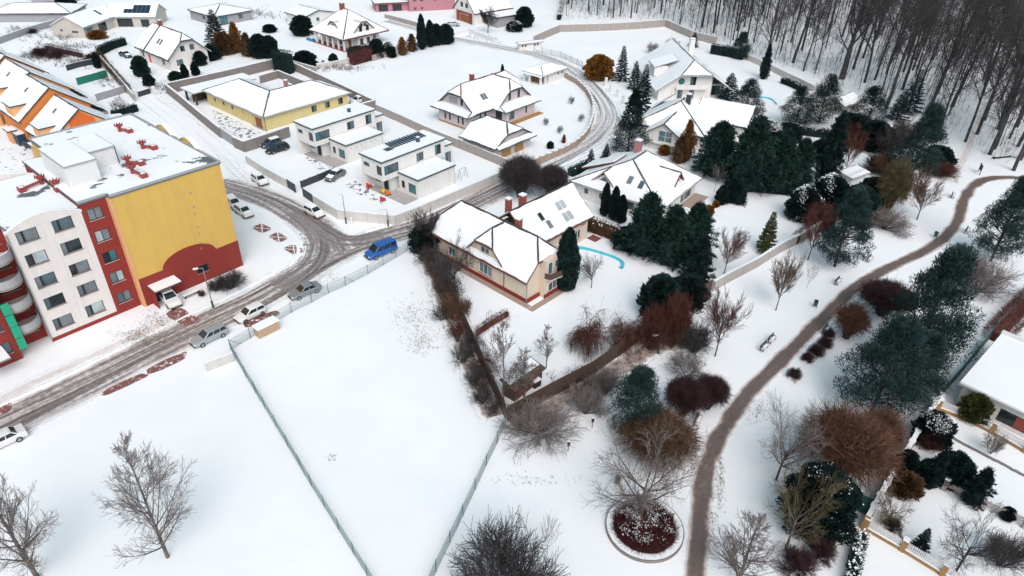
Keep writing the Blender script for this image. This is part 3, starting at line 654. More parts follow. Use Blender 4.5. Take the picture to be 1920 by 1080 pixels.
rl = [((5.8, 5.8, Z), (W_ - 6.3, 5.8, Z)), ((5.8, 5.8, Z), (5.8, 17.6, Z)), ((0, 0, E), (5.8, 5.8, Z)), ((W_, 0, E), (W_ - 6.3, 5.8, Z)), ((W_ - 6.3, 5.8, Z), (W_, D_, E)), ((5.8, 17.6, Z), (0, 24.4, E))]
r_ = roof(yb, pls, 'roof_edge_grey', 'snow_tiles', .18, rl, ridge_mat='roof_edge_dark')
chimney(yb, 10.6, 7.0, 4.6, 6.9, 'chimney_pink', .7)
for f, p in (('a', (.35, .2, 0)), ('b', (22.0, .2, 0))): pipe(yb, p, (p[0], p[1], 3.1))
cp = part('carport', MB().box((-1.6, 25.0, 0), (-1.2, 25.3, 2.7)).box((-1.6, 29.2, 0), (-1.2, 29.5, 2.7)).box((8, 29.2, 0), (8.4, 29.5, 2.7)).box((-1, 27.5, 0), (7.5, 27.7, 2.7)), 'wood_dark', yb)
cr = part('carport_roof', MB().box((-2.2, 24.45, 2.702), (13.5, 30.2, 2.9)), 'roof_edge_grey', yb)
part('snow_cover', MB().box((-2.1, 24.5, 2.902), (13.4, 30.1, 3.05)), 'snow', cr)
for k in range(3): part('garage_step', MB().box((.2, .9 + k * .01, .0), (.55, 5.2, .06)), 'concrete', yb) if k == 0 else None

# ------------------------------------------------------------------ two white box houses
def box_house(corner, lab, solar):
    c = g(*corner, 6.4); h = thing('modern_white_house', lab, 'house', (c.x, c.y, 0), R_(50), 'pair of white box houses')
    kw = dict(fm='frame_dark', sill=None, depth=.2)
    Lh = 14.8
    # upper storey, origin = near corner of the roof; x along the long side, y to the back
    up_ = block(h, .15, Lh, .15, 5.6, 6.3, 'render_white', {'F': [(8.8, 4.0, 1.7, 1.6), (13.2, 3.9, 1.5, 1.9), (2.2, 3.8, 3.2, 1.7, dict(panes=(1, 2), gl=('glass_teal', 'glass_blue')))], 'L': [(4.3, 4.5, 1.6, .8), (1.0, 3.8, 1.4, 1.7, dict(panes=(1,), gl=('glass_dark',)))]}, z0=3.0, **kw)
    part('soffit', MB().box((.15, .15, 2.9), (Lh, 5.6, 2.998)), 'render_white', h)
    block(h, 2.4, Lh, 1.0, 5.6, 2.9, 'render_cool', {'L': [(4.4, .9, 1.6, 1.3, dict(panes=(1,), gl=('glass_dark',)))]}, name='ground_floor', doors={'L': [(2.2, 1.3, 2.1, dict(m='frame_dark'))]}, **kw)
    part('wing_wall', MB().box((.15, 5.2, 0), (2.39, 5.6, 2.9)), 'render_white', h)
    # projecting low wing towards the garden
    block(h, 3.6, 12.3, -4.8, .14, 3.45, 'render_white', {'L': [(-3.2, .6, 1.9, 1.8, dict(panes=(1,), gl=('glass_teal',))), (-.9, .9, .9, 1.4, dict(panes=(1,), gl=('glass_dark',)))]}, name='low_wing', **kw)
    for k in range(6): part('wall_vent', MB().box((4.6 + k * 1.2, -4.84, 2.6), (4.75 + k * 1.2, -4.802, 2.75)), 'metal_grey', h) if not solar else None
    # back terrace wing on the right
    block(h, Lh + .01, Lh + 2.4, .6, 5.0, 4.6, 'render_white', {'F': [(Lh + 1.3, .6, 1.5, 2.8, dict(panes=(1, 1), gl=('glass_blue', 'glass_grey')))]}, name='terrace_wing', **kw)
    for nm, a, b, z in (('upper_roof', (-.1, -.1), (Lh + .2, 5.85), 6.302), ('low_roof', (3.4, -5.0), (12.5, .13), 3.452), ('terrace_roof', (Lh + .21, .5), (Lh + 2.5, 5.1), 4.602)):
        r = part(nm, MB().box((a[0], a[1], z), (b[0], b[1], z + .22)), 'roof_edge_teal', h)
        part('snow_cover', MB().box((a[0] + .12, a[1] + .12, z + .222), (b[0] - .12, b[1] - .12, z + .34)), 'snow', r)
    f = part('flue', MB().box((9.9, 1.8, 6.5), (10.4, 2.3, 7.5)), 'roof_edge_teal', h); part('snow_cap', MB().box((9.88, 1.78, 7.502), (10.42, 2.32, 7.58)), 'snow', f)
    pipe(h, (12.38, -4.7, 0), (12.38, -4.7, 3.4)); part('terrace', MB().box((.5, -4.6, .005), (3.59, 5.0, .05)), 'concrete', h)
    if solar:
        for k in range(13):
            sp = part('solar_panel', MB().add([(5.2 + k * .62, 2.9, 6.70), (5.6 + k * .62, 2.9, 6.70), (5.6 + k * .62, 5.2, 6.95), (5.2 + k * .62, 5.2, 6.95), (5.2 + k * .62, 2.9, 6.65), (5.6 + k * .62, 2.9, 6.65), (5.6 + k * .62, 5.2, 6.90), (5.2 + k * .62, 5.2, 6.90)], [(0, 1, 2, 3), (4, 7, 6, 5), (0, 4, 5, 1), (1, 5, 6, 2), (2, 6, 7, 3), (3, 7, 4, 0)]), 'solar', h)
        part('solar_panel', MB().box((3.6, 2.6, 6.66), (5.0, 3.8, 6.72)), 'solar', h)
    return h
box_house((585, 243), 'white flat roofed box house next to the yellow bungalow, black cars beside it', False)
box_house((715, 306), 'white flat roofed box house with striped solar panels, nearer the road bend', True)

# ------------------------------------------------------------------ villa with half hips, and its garage
mv = house('half_hipped_villa', 'lilac white villa with arched windows and half hipped snowy roof in the open field', (875, 244), a=R_(49.5))
ARW = dict(panes=(1,), gl=('glass_dark',), fm='frame_dark', sill=None)
block(mv, 0, 19, .0, 8.3, 3.0, 'render_lilac', {'L': [(1.1, .9, .55, 1.5, ARW), (2.4, .9, .55, 1.5, ARW), (5.0, .9, .55, 1.5, ARW), (6.4, .9, .55, 1.5, ARW)], 'F': [(4.2, 1.0, .6, 1.3, ARW), (5.8, 1.0, .6, 1.3, ARW)]})
block(mv, 8.3, 17.9, -3.7, -.01, 3.0, 'render_lilac', {'F': [(10.2, .7, 1.7, 1.9, dict(panes=(1, 1), gl=('glass_grey', 'glass_blue'))), (15.0, .9, .6, 1.6, ARW)]}, doors={'L': [(-1.6, 1.9, 2.4, dict(m='frame_dark'))]})
part('plinth', MB().box((-.05, -.05, 0), (-.001, 8.35, .35)), 'door_tan', mv)
part('terrace', MB().box((8.4, -5.1, .0), (19.4, -3.72, .12)), 'door_tan', mv)
for f, c, us in (('L', -.02, (1.1, 2.4, 5.0, 6.4)), ('F', -3.72, (15.0,)), ('F', -.02, (4.2, 5.8))):
    for u in us:
        z = 2.4; q = [(u - .275, z), (u + .275, z)] + [(u + .275 * math.cos(t), z + .275 * math.sin(t)) for t in [math.pi * k / 8 for k in range(1, 8)]]
        part('window_arch', MB().prism([fp(f, c, a, b, 0) for a, b in q], fp(f, 0, 0, 0, .02)), 'frame_dark', mv)
pl, ln, pr = tent(-.9, 21.5, -1.2, 10.2, 3.1, 8.1, 'x', ('gable', 'gable'), .58)
pl, ln, pr = tent(.9, 19.0, -1.2, 10.2, 3.1, 8.1, 'x', ('half', 'half'), .64)
roof(mv, pl, 'roof_edge_dark', 'snow_tiles', .2, ln, ridge_mat='roof_edge_brown')
for a in (1.7, 18.2): gable_fill(mv, pr, a, .2, 8.8, 3.3, 'render_lilac', True)
pl2, ln2, pr2 = tent(7.1, 19.0, -2.4, 5.0, 3.1, 8.1, 'y', ('half', 'gable'), .64)
roof(mv, pl2, 'roof_edge_dark', 'snow_tiles', .2, ln2, ridge_mat='roof_edge_brown')
gable_fill(mv, pr2, -1.6, 8.6, 17.6, 3.3, 'render_lilac', True)
skirt = [[(-1.0, -1.2, 3.0), (-1.0, 10.2, 3.0), (1.7, 9.2, 3.85), (1.7, -.2, 3.85)], [(7.1, -4.7, 3.0), (19.0, -4.7, 3.0), (18.2, -1.6, 3.85), (7.9, -1.6, 3.85)],
         [(7.1, -4.7, 3.0), (7.9, -1.6, 3.85), (7.7, -1.0, 3.25), (7.05, -1.2, 3.0)], [(-1.0, -1.2, 3.0), (1.7, -.2, 3.85), (1.8, -1.18, 3.08)]]
roof(mv, skirt, 'roof_edge_dark', 'snow', .12, (), name='skirt_roof')
for u in (11.6, 14.6): window(mv, 'F', -1.7, u, 4.15, .7, 1.5, panes=(1,), gl=('glass_dark',), proud=True, sill='roof_edge_teal')
window(mv, 'L', 1.6, 2.9, 4.3, .6, 1.2, panes=(1,), gl=('glass_dark',), proud=True, sill='roof_edge_teal')
part('loggia', MB().box((1.55, 4.2, 4.2), (1.6, 6.8, 5.4)), 'render_grey', mv)
skylight(mv, pr, -1, 6.6, 3.3, 1.7, 1.5, 'glass_grey', 2)
chimney(mv, 8.5, 6.6, 6.0, 8.6, 'brick_red', .8)
gv = house('villa_garage', 'low double garage with tan doors in front of the half hipped villa', (875, 244), 'garage', R_(49.5))
M49 = Matrix.Rotation(R_(49.5), 4, 'Z'); gv.location = mv.location + M49 @ Vector((-2.6, -11.3, 0))
block(gv, -5.2, 5.2, -4.0, 4.5, 2.7, 'render_lilac', doors={'F': [(-2.0, 2.7, 2.2, dict(m='door_tan', panels=4, name='garage_door')), (1.8, 2.7, 2.2, dict(m='door_tan', panels=4, name='garage_door'))]})
pl, ln, pr = tent(-5.9, 5.9, -4.6, 5.2, 2.7, 6.0, 'y', ('half', 'half'), .6)
roof(gv, pl, 'roof_edge_dark', 'snow_tiles', .2, ln)
gable_fill(gv, pr, -3.9, -5.1, 5.1, 2.71, 'render_lilac', True)
roof(gv, [[(-5.6, -5.4, 2.6), (5.6, -5.4, 2.6), (5.4, -4.02, 3.2), (-5.4, -4.02, 3.2)]], 'roof_edge_teal', 'snow', .15, name='pent_roof')

# ------------------------------------------------------------------ garden pavilion
c = g(1017, 160); pv = thing('garden_pavilion', 'open sided white pavilion with dark firewood inside beside the curved street', 'pavilion', (c.x, c.y, 0), R_(50))
block(pv, 2.4, 9.0, 0, 4.6, 2.5, 'render_white', {'F': [(6.3, 1.4, .6, .8), (7.9, 1.4, .6, .8)]}, sill=None)
for x, y in ((-.6, .1), (-.6, 3.6), (1.0, -.1), (-.6, 5.4)): part('post', MB().box((x, y, 0), (x + .45, y + .45, 2.3)), 'render_white', pv)
part('log_pile', MB().box((.6, 1.6, 0), (2.3, 4.4, 1.9)), 'wood_brown', pv)
pl, ln, pr = tent(-.8, 9.6, -.7, 6.4, 2.5, 3.7, 'x', ('hip', 'hip'))
roof(pv, pl, 'roof_edge_grey', 'snow', .18, ()); part('lean_roof', MB().box((-1.3, -.5, 2.2), (-.82, 6.2, 2.4)), 'snow', pv)

# ------------------------------------------------------------------ cream house with red chimneys
ch = house('cream_house', 'cream house with three red chimneys and a snow striped roof, nearest the park path', (987, 569), a=R_(47.5))
CW = dict(fm='frame_white', sill='roof_edge_brown')
block(ch, .1, 7.7, .1, 18.4, 3.55, 'render_cream', {'L': [(8.0, .95, 2.5, 1.7, dict(panes=(1, 1, 1), gl=('glass_grey', 'glass_blue', 'glass_grey'))), (15.0, 1.0, 1.4, 1.4)]}, **CW)
part('bay', MB().box((2.6, -.9, 0), (6.6, .09, 5.9)), 'render_cream', ch)
window(ch, 'F', -.9, 4.6, .8, 2.6, 1.3, panes=(1, 1, 1), fm='frame_white', sill='roof_edge_brown', gl=('glass_dark', 'glass_grey', 'glass_dark'), proud=True)
window(ch, 'F', -.9, 5.2, 4.2, 1.6, 1.2, panes=(1, 1), fm='frame_white', sill='roof_edge_brown', gl=('glass_grey', 'glass_blue'), proud=True)
window(ch, 'F', -.9, 3.5, 3.5, .9, 2.0, panes=(1,), fm='frame_white', sill=None, gl=('glass_teal',), proud=True, name='balcony_door')
bl = part('balcony', MB().prism([(2.5, -.95, 3.1), (6.8, -.95, 3.1), (6.6, -1.7, 3.1), (4.65, -2.1, 3.1), (2.7, -1.7, 3.1)], (0, 0, .15)), 'render_cream', ch)
pr_ = [(2.5, -.95), (2.7, -1.7), (4.65, -2.1), (6.6, -1.7), (6.8, -.95)]
for a, b in zip(pr_, pr_[1:]): part('balustrade', MB().prism([(a[0], a[1], 3.26), (b[0], b[1], 3.26), (b[0], b[1] + .08, 3.26), (a[0], a[1] + .08, 3.26)], (0, 0, .9)), 'wood_dark', bl)
for a, b in (((.02, -.02, 0), (.098, 18.45, .6)), ((.02, -.1, 0), (2.59, .098, .6)), ((2.5, -1.0, 0), (6.7, -.91, .6))): part('plinth', MB().box(a, b), 'render_red', ch)
for a, b in (((-.9, -.9, 0), (-.02, 18.0, .05)), ((-.9, -1.9, 0), (7.5, -1.0, .05))): part('stone_border', MB().box(a, b), 'stone_tan', ch)
pl, ln, pr = tent(-.55, 8.35, -.35, 18.9, 3.55, 8.1, 'y', ('half', 'half'), .5)
roof(ch, pl, 'roof_edge_brown', 'snow_tiles', .2, ln, ridge_mat='roof_edge_dark')
gable_fill(ch, pr, .2, .12, 7.6, 3.56, 'render_cream', True)
pc, lc, pcr = tent(-.35, 4.2, 4.0, 11.9, 3.55, 8.0, 'x', ('half', 'gable'), .55)
roof(ch, pc, 'roof_edge_brown', 'snow_tiles', .2, lc, ridge_mat='roof_edge_dark', name='cross_gable_roof')
gable_fill(ch, pcr, .2, 4.6, 11.3, 3.56, 'render_cream', True)
window(ch, 'L', .1, 8.0, 4.5, 1.7, .95, panes=(1, 1), fm='frame_white', gl=('glass_grey', 'glass_blue'), proud=True, sill='roof_edge_brown')
for y in (11.6, 4.3): pipe(ch, (-.0, y, .1), (-.0, y, 3.5), m='roof_edge_brown')
pipe(ch, (.0, .0, .1), (.0, .0, 3.5), m='metal_grey')
chimney(ch, 4.6, 6.0, 7.0, 8.9, 'brick_red', .75)
block(ch, 7.71, 19.8, 5.3, 13.8, 3.9, 'render_cream', {'F': [(17.5, .9, 1.3, 1.5), (14.5, .9, 1.3, 1.5), (18.6, 3.0, .8, .7)]}, name='wing_wall', **CW)
pn, lnn, pnr = tent(6.5, 20.6, 4.7, 14.5, 3.9, 8.0, 'x', ('gable', 'gable'))
roof(ch, pn, 'roof_edge_brown', 'snow_tiles', .2, lnn, ridge_mat='roof_edge_dark', name='wing_roof')
gable_fill(ch, pnr, 19.7, 5.3, 13.8, 3.91, 'render_cream')
chimney(ch, 10.4, 10.6, 7.0, 8.9, 'brick_red', .85); chimney(ch, 8.9, 12.0, 5.6, 8.3, 'brick_red', .75)
for a, s, g_ in ((15.2, 2.0, 'glass_pale'), (16.2, 2.0, 'glass_pale'), (15.2, 3.5, 'glass_pale'), (16.2, 3.5, 'glass_pale'), (11.0, 2.2, 'glass_dark'), (11.6, 3.4, 'glass_grey')): skylight(ch, pnr, -1, a, s, .85, 1.35, g_)
part('doorstep', MB().box((19.9, 3.6, 0), (21.4, 5.2, .15)), 'brick_paving', ch)

# ------------------------------------------------------------------ big white hipped house
wh = thing('white_hipped_house', 'large white house with hipped roof, triangular dormers and two roof windows', 'house', (23.6, 99.5, 0), R_(54))
block(wh, .8, 15.2, .8, 16.8, 2.95, 'render_white', {'L': [(14.5, 1.2, .8, 1.0), (11.5, 1.2, .8, 1.0), (6, 1.0, 1.4, 1.3)], 'F': [(11.5, .3, 4.2, 2.2, dict(panes=(1, 1, 1, 1), gl=('glass_grey', 'glass_pale', 'glass_grey', 'glass_blue'))), (5, 1, 1.5, 1.3)]}, sill=None)
E, Z = 2.95, 7.5; xa, xb, ya, yb_ = 0, 15.9, 0, 17.6; r1, r2 = (5.6, 8.8, Z), (10.4, 8.8, Z)
hp = [[(xa, yb_, E), (xa, ya, E), r1], [(xa, ya, E), (xb, ya, E), r2, r1], [(xb, ya, E), (xb, yb_, E), r2], [(xb, yb_, E), (xa, yb_, E), r1, r2]]
wr = roof(wh, hp, 'roof_edge_grey', 'snow_tiles', .18, [(r1, r2), ((xa, ya, E), r1), ((xb, ya, E), r2), ((xa, yb_, E), r1)], ridge_mat='roof_edge_dark')
def adormer(parent, tip, dirv, wid, hgt, length, face_in=.5, gl=True):
    """triangular dormer: a small gable roof running back into the slope"""
    t = Vector(tip); d = Vector(dirv).normalized(); s = Vector((-d.y, d.x, 0)); b0 = t - Vector((0, 0, hgt))
    A_, B_ = b0 + s * wid / 2, b0 - s * wid / 2; pls = [[A_, t, t + d * length, A_ + d * (length * .25)], [B_, B_ + d * (length * .25), t + d * length, t]]
    roof(parent, pls, 'roof_edge_brown', 'snow_tiles', .14, [(t, t + d * length)], name='dormer_roof')
    k = .82; q = [b0 + s * wid / 2 * k + d * face_in, b0 - s * wid / 2 * k + d * face_in, t - Vector((0, 0, hgt * (1 - k) + .1)) + d * face_in]
    f = part('dormer_front', MB().prism(q, d * .08), 'render_white', parent)
    k = .5; q2 = [b0 + s * wid / 2 * k + Vector((0, 0, .3)) - d * .02 + d * face_in, b0 - s * wid / 2 * k + Vector((0, 0, .3)) - d * .02 + d * face_in, t - Vector((0, 0, hgt * .42)) - d * .02 + d * face_in]
    part('pane', MB().prism(q2, d * .015), 'glass_blue', f)
adormer(wh, (.9, 11.6, 6.0), (1, 0, 0), 5.0, 2.4, 5.0)
adormer(wh, (9.4, 1.4, 5.9), (0, 1, 0), 4.2, 2.3, 6.0)
sl17 = (Z - E) / 5.6
def T17(a, b, z): return (b, a, z)
pw = dict(T=T17, bc=5.6, sl=sl17, zr=Z)
skylight(wh, pw, -1, 7.4, 3.0, .9, 1.5, 'glass_grey'); skylight(wh, pw, -1, 5.2, 3.2, .9, 1.5, 'glass_blue')
chimney(wh, 10.8, 10.6, 5.5, 8.8, 'chimney_pink', 1.0)
roof(wh, [[(5.2, 12.0, 6.3), (5.2, 18.4, 3.4), (9.6, 18.4, 3.4), (9.6, 12.0, 6.3)]], 'roof_edge_brown', 'snow_tiles', .2, name='rear_roof')
part('terrace', MB().box((9.5, -1.8, 0), (15.5, .7, .1)), 'stone_tan', wh)

# ------------------------------------------------------------------ two white villas by the wood
v2 = thing('white_gable_villa', 'white villa with broad snow roofs and a big gable window, behind the large conifers', 'house', (29.2, 131.5, 0), R_(62))
block(v2, .2, 8, -3.2, 3.2, 3.5, 'render_white'); block(v2, 4.2, 17, -6.8, 6.8, 3.2, 'render_white', {'L': [(-5.2, 1, 1.4, 1.4)], 'F': [(8, .6, 2.4, 2.0), (13, .6, 2.4, 2.0)]})
pl, ln, pr = tent(-.6, 9, -4.0, 4.0, 3.2, 5.9, 'x'); roof(v2, pl, 'roof_edge_dark', 'snow_tiles', .2, ln, name='gable_roof')
gable_fill(v2, pr, .3, -3.2, 3.2, 3.51, 'render_white'); window(v2, 'L', .18, -.4, 1.9, 2.8, 2.2, panes=(1, 1), rows=2, fm='frame_white', gl=('glass_grey', 'glass_teal'), proud=True)
part('balcony', MB().box((-.7, -2.8, 1.6), (.15, 2.6, 1.85)), 'render_white', v2)
pl, ln, pr = tent(3.4, 18, -7.6, 7.6, 3.1, 7.5, 'x', ('hip', 'hip'), hipk=6.0); roof(v2, pl, 'roof_edge_dark', 'snow_tiles', .2, ln[:3])
pl, ln, pr = tent(13.5, 23.5, -13.5, -2.0, 3.0, 6.3, 'y', ('gable', 'gable')); roof(v2, pl, 'roof_edge_dark', 'snow_tiles', .2, (), name='side_roof')
block(v2, 14.3, 22.7, -12.6, -6.9, 3.0, 'render_white', {'L': [(-10, .8, 2, 1.6)]}, name='side_wing'); gable_fill(v2, pr, -12.5, 14.3, 22.7, 3.01, 'render_white')
chimney(v2, 10.6, -1.2, 6.6, 8.8, 'metal_dark', .9)
roof(v2, [[(12, 7.4, 3.4), (17, 7.4, 3.4), (15.5, 3.0, 7.0)]], 'roof_edge_dark', 'snow_tiles', .2, name='rear_gable_roof')
c = g(1283, 190); v1 = thing('white_balcony_villa', 'white villa with a round window and snowy solar panels at the edge of the wood', 'house', (c.x, c.y, 0), R_(95))
block(v1, .6, 21, -6.2, 6.4, 3.1, 'render_white', {'L': [(-1.6, .6, 1.2, 2.0), (1.2, .6, 1.2, 2.0)], 'B': [(6, 1, 1.2, 1.2)]}); block(v1, 3.5, 20, -10.4, -6.21, 3.0, 'render_white', {'L': [(-8.4, .4, 2.0, 2.2)]}, name='side_wing')
pl, ln, pr = tent(-.6, 22.5, -11.4, 7.6, 2.6, 8.8, 'x', ('half', 'gable'), .60); roof(v1, pl, 'roof_edge_grey', 'snow_tiles', .25, ln, ridge_mat='roof_edge_dark')
gable_fill(v1, pr, .7, -6.2, 6.4, 3.11, 'render_white', True); window(v1, 'L', .6, -1.6, 3.7, 1.3, 1.9, proud=True, panes=(1, 1), fm='frame_dark')
part('round_window', MB().cyl((.62, 1.2, 4.6), (.5, 1.2, 4.6), .75, n=20), 'glass_teal', v1)
bc_ = part('balcony', MB().box((-.8, -5.0, 3.0), (.59, 2.6, 3.2)), 'render_white', v1); part('balustrade', MB().box((-.85, -5.0, 3.2), (-.7, 2.6, 4.1)), 'render_white', bc_)
part('dormer', MB().box((7.0, 3.0, 4.0), (11.5, 6.2, 6.3)), 'render_white', v1); roof(v1, [[(6.6, 6.6, 6.2), (12, 6.6, 6.2), (12, .6, 7.9), (6.6, .6, 7.9)]], 'roof_edge_grey', 'snow', .2, name='dormer_roof')
chimney(v1, 16, -5.0, 6.6, 10.4, 'render_white', 1.2)
for a, s_, w_, l_ in ((11.5, 2.6, 3.0, 1.1), (8.0, 4.4, 1.6, 1.1), (4.2, 6.2, 1.6, 2.4), (4.2, 4.6, 1.2, .6)): skylight(v1, pr, -1, a, s_, w_, l_, 'solar')

# ------------------------------------------------------------------ villa with veranda columns (upper middle)
c = g(646, 98); vc = thing('veranda_villa', 'white villa with veranda posts, tall pyramid roof and brown edged dormers', 'house', (c.x, c.y, 0), R_(49))
block(vc, 2.6, 14.5, 2.6, 14.5, 3.5, 'render_white', {'L': [(5.0, .8, 1.2, 1.5), (9.5, .8, 1.2, 1.5)], 'F': [(6.5, .8, 1.1, 1.7), (9.0, .8, 1.1, 1.7), (12.8, 1.2, 1.0, 1.0)]}, doors={'F': [(4.0, 1.0, 2.2, dict(m='door_brown'))]}, fm='frame_brown', sill=None)
part('bay', MB().box((5.4, .6, 0), (10.2, 2.59, 5.6)), 'render_white', vc)
for u in (6.6, 9.0): window(vc, 'F', .6, u, .9, 1.1, 1.6, proud=True, panes=(1,), gl=('glass_dark',), fm='frame_brown', sill=None); window(vc, 'F', .6, u, 4.0, 1.0, 1.9, proud=True, panes=(1,), gl=('glass_dark',), fm='frame_brown', sill=None)
for k in range(6): part('veranda_post', MB().box((.3, .3 + k * 2.6, .1), (.75, .75 + k * 2.6, 3.3)), 'render_white', vc)
part('veranda_floor', MB().box((0, 0, 0), (2.59, 15, .12)), 'brick_paving', vc)
E, Z = 3.35, 9.2; ap1, ap2 = (7.4, 6.6, Z), (7.4, 9.2, Z)
roof(vc, [[(-.4, -.4, E), (16, -.4, E), ap1], [(-.4, -.4, E), ap1, ap2, (-.4, 15.6, E)], [(16, -.4, E), (16, 15.6, E), ap2, ap1], [(-.4, 15.6, E), ap2, (16, 15.6, E)]], 'roof_edge_brown', 'snow_tiles', .2, [((-.4, -.4, E), ap1), ((16, -.4, E), ap1), (ap1, ap2), ((-.4, 15.6, E), ap2)])
for tip, d in (((1.9, 7.2, 6.6), (1, 0, 0)), ((7.8, .3, 6.9), (0, 1, 0))):
    adormer_pl = Vector(tip); dv = Vector(d); s = Vector((-dv.y, dv.x, 0)); wd, hh, ln_ = 3.6, 2.3, 4.5
    t0, t1 = adormer_pl + s * 1.0, adormer_pl - s * 1.0; b0, b1 = adormer_pl + s * wd - Vector((0, 0, hh)), adormer_pl - s * wd - Vector((0, 0, hh))
    roof(vc, [[t0, t1, t1 + dv * ln_, t0 + dv * ln_], [b0, t0, t0 + dv * ln_, b0 + dv * .9], [t1, b1, b1 + dv * .9, t1 + dv * ln_]], 'roof_edge_brown', 'snow_tiles', .14, [(t0, t1)], name='dormer_roof')
    fr_ = part('dormer_front', MB().prism([b0 * .98 + b1 * .02 + dv * .5, b1 * .98 + b0 * .02 + dv * .5, t1 - Vector((0, 0, .2)) + dv * .5, t0 - Vector((0, 0, .2)) + dv * .5], dv * .1), 'render_white', vc)
    for k in (-.55, .55):
        q = adormer_pl + s * k - Vector((0, 0, 1.9)) + dv * .47; part('pane', MB().prism([q - s * .38, q + s * .38, q + s * .38 + Vector((0, 0, 1.3)), q - s * .38 + Vector((0, 0, 1.3))], dv * .03), 'glass_dark', fr_)
chimney(vc, 7.2, 9.0, 8.0, 10.6, 'brick_red', 1.1)

# ------------------------------------------------------------------ background houses
# L shaped beige bungalow with solar panels
c = g(162, 72); lb = thing('beige_solar_bungalow', 'beige angled bungalow with dark solar panels among snow on its roof', 'house', (c.x, c.y, 0), R_(82))
BW = dict(fm='frame_dark', sill=None)
block(lb, 0, 13.5, 0, 10.0, 3.0, 'render_beige', {'F': [(2.2, .1, 2.6, 2.3, dict(gl=('glass_teal',))), (8.0, .1, 3.6, 2.4, dict(gl=('glass_dark',)))], 'L': [(3.0, 1.3, 2.0, .6), (7.2, 1.5, .8, .6)]}, **BW)
pl, ln, pr = tent(-.3, 17, -.4, 10.4, 3.0, 5.7, 'x'); roof(lb, pl, 'roof_edge_grey', 'snow', .25, ()); gable_fill(lb, pr, .1, 0, 10.0, 3.01, 'render_beige')
skylight(lb, pr, -1, 11.0, 2.4, .9, 2.4, 'solar')
w2 = Matrix.Rotation(R_(-76), 4, 'Z')
def L2(x, y, z): q = w2 @ Vector((x, y, z)) + Vector((13.4, 0.2, 0)); return (q.x, q.y, q.z)
def wing_box(a, b):
    m_ = MB().box(a, b); m_.v = [L2(*v) for v in m_.v]; return m_
part('wing_wall', wing_box((0, 0, 0), (12.5, 9.5, 3.0)), 'render_beige', lb)
part('wing_gable', (lambda m_: (setattr(m_, 'v', [L2(*v) for v in m_.v]), m_)[1])(MB().prism([(12.3, 0, 3.0), (12.3, 9.5, 3.0), (12.3, 4.7, 5.6)], (.2, 0, 0))), 'render_beige', lb)
roof(lb, [[L2(-2, -.4, 3.05), L2(12.8, -.4, 3.05), L2(12.8, 4.75, 5.8), L2(-2, 4.75, 5.8)], [L2(-2, 9.9, 3.05), L2(12.8, 9.9, 3.05), L2(12.8, 4.75, 5.8), L2(-2, 4.75, 5.8)]], 'roof_edge_grey', 'snow', .25, (), name='wing_roof')
for k in range(6):
    for j in range(2):
        if j == 1 and k < 2: continue
        a0 = 3.2 + k * 1.25; s0, s1 = .9 + j * 1.55, 2.4 + j * 1.55; zz = lambda s: 3.05 + (s + .4) * .534 + .2
        q = [L2(a0, s0, zz(s0)), L2(a0 + 1.18, s0, zz(s0)), L2(a0 + 1.18, s1, zz(s1)), L2(a0, s1, zz(s1))]
        part('solar_panel', MB().prism(q, (0, 0, .05)), 'solar', lb)
for x0, x1, z0, z1 in ((1.2, 5.6, .2, 2.5), (8.0, 10.4, .2, 2.3)): part('window', wing_box((x0, -.05, z0), (x1, -.005, z1)), 'glass_dark', lb)
# half hipped white house with red chimney
c = g(322, 135); hh = thing('white_half_hip_house', 'white house with half hipped roof, cross windows and a small red chimney', 'house', (c.x, c.y, 0), R_(50))
CR = dict(fm='frame_dark', sill=None, rows=2)
block(hh, .3, 10.5, .3, 17.0, 3.3, 'render_offwhite', {'F': [(2.8, 1.0, 1.7, 1.5, CR), (7.8, 1.0, 1.7, 1.5, CR)], 'L': [(4.0, 1.0, 1.3, 1.2), (15, .9, 1.2, 1.4)]}, doors={'L': [(11.5, 1.2, 2.1, dict(m='red_plastic'))]}, fm='frame_dark')
pl, ln, pr = tent(-.5, 11.3, -.4, 17.6, 3.0, 8.4, 'y', ('half', 'half'), .72); roof(hh, pl, 'roof_edge_dark', 'snow_tiles', .22, ln)
gable_fill(hh, pr, .4, .3, 10.5, 3.31, 'render_offwhite', True)
for u in (4.2, 6.7): window(hh, 'F', .3, u, 4.3, 1.1, 1.3, proud=True, rows=2, fm='frame_dark', sill=None)
skylight(hh, pr, -1, 7.0, 3.2, .9, 1.5, 'glass_grey'); skylight(hh, pr, -1, 8.4, 3.2, .9, 1.5, 'glass_grey')
part('dark_parapet', MB().prism([(-.6, 11.9, 3.05), (5.4, 11.9, 8.5), (5.4, 11.9, 8.75), (-.6, 11.9, 3.3)], (0, .3, 0)), 'roof_edge_dark', hh)
chimney(hh, 5.4, 12.2, 7.6, 9.6, 'brick_red', .8)
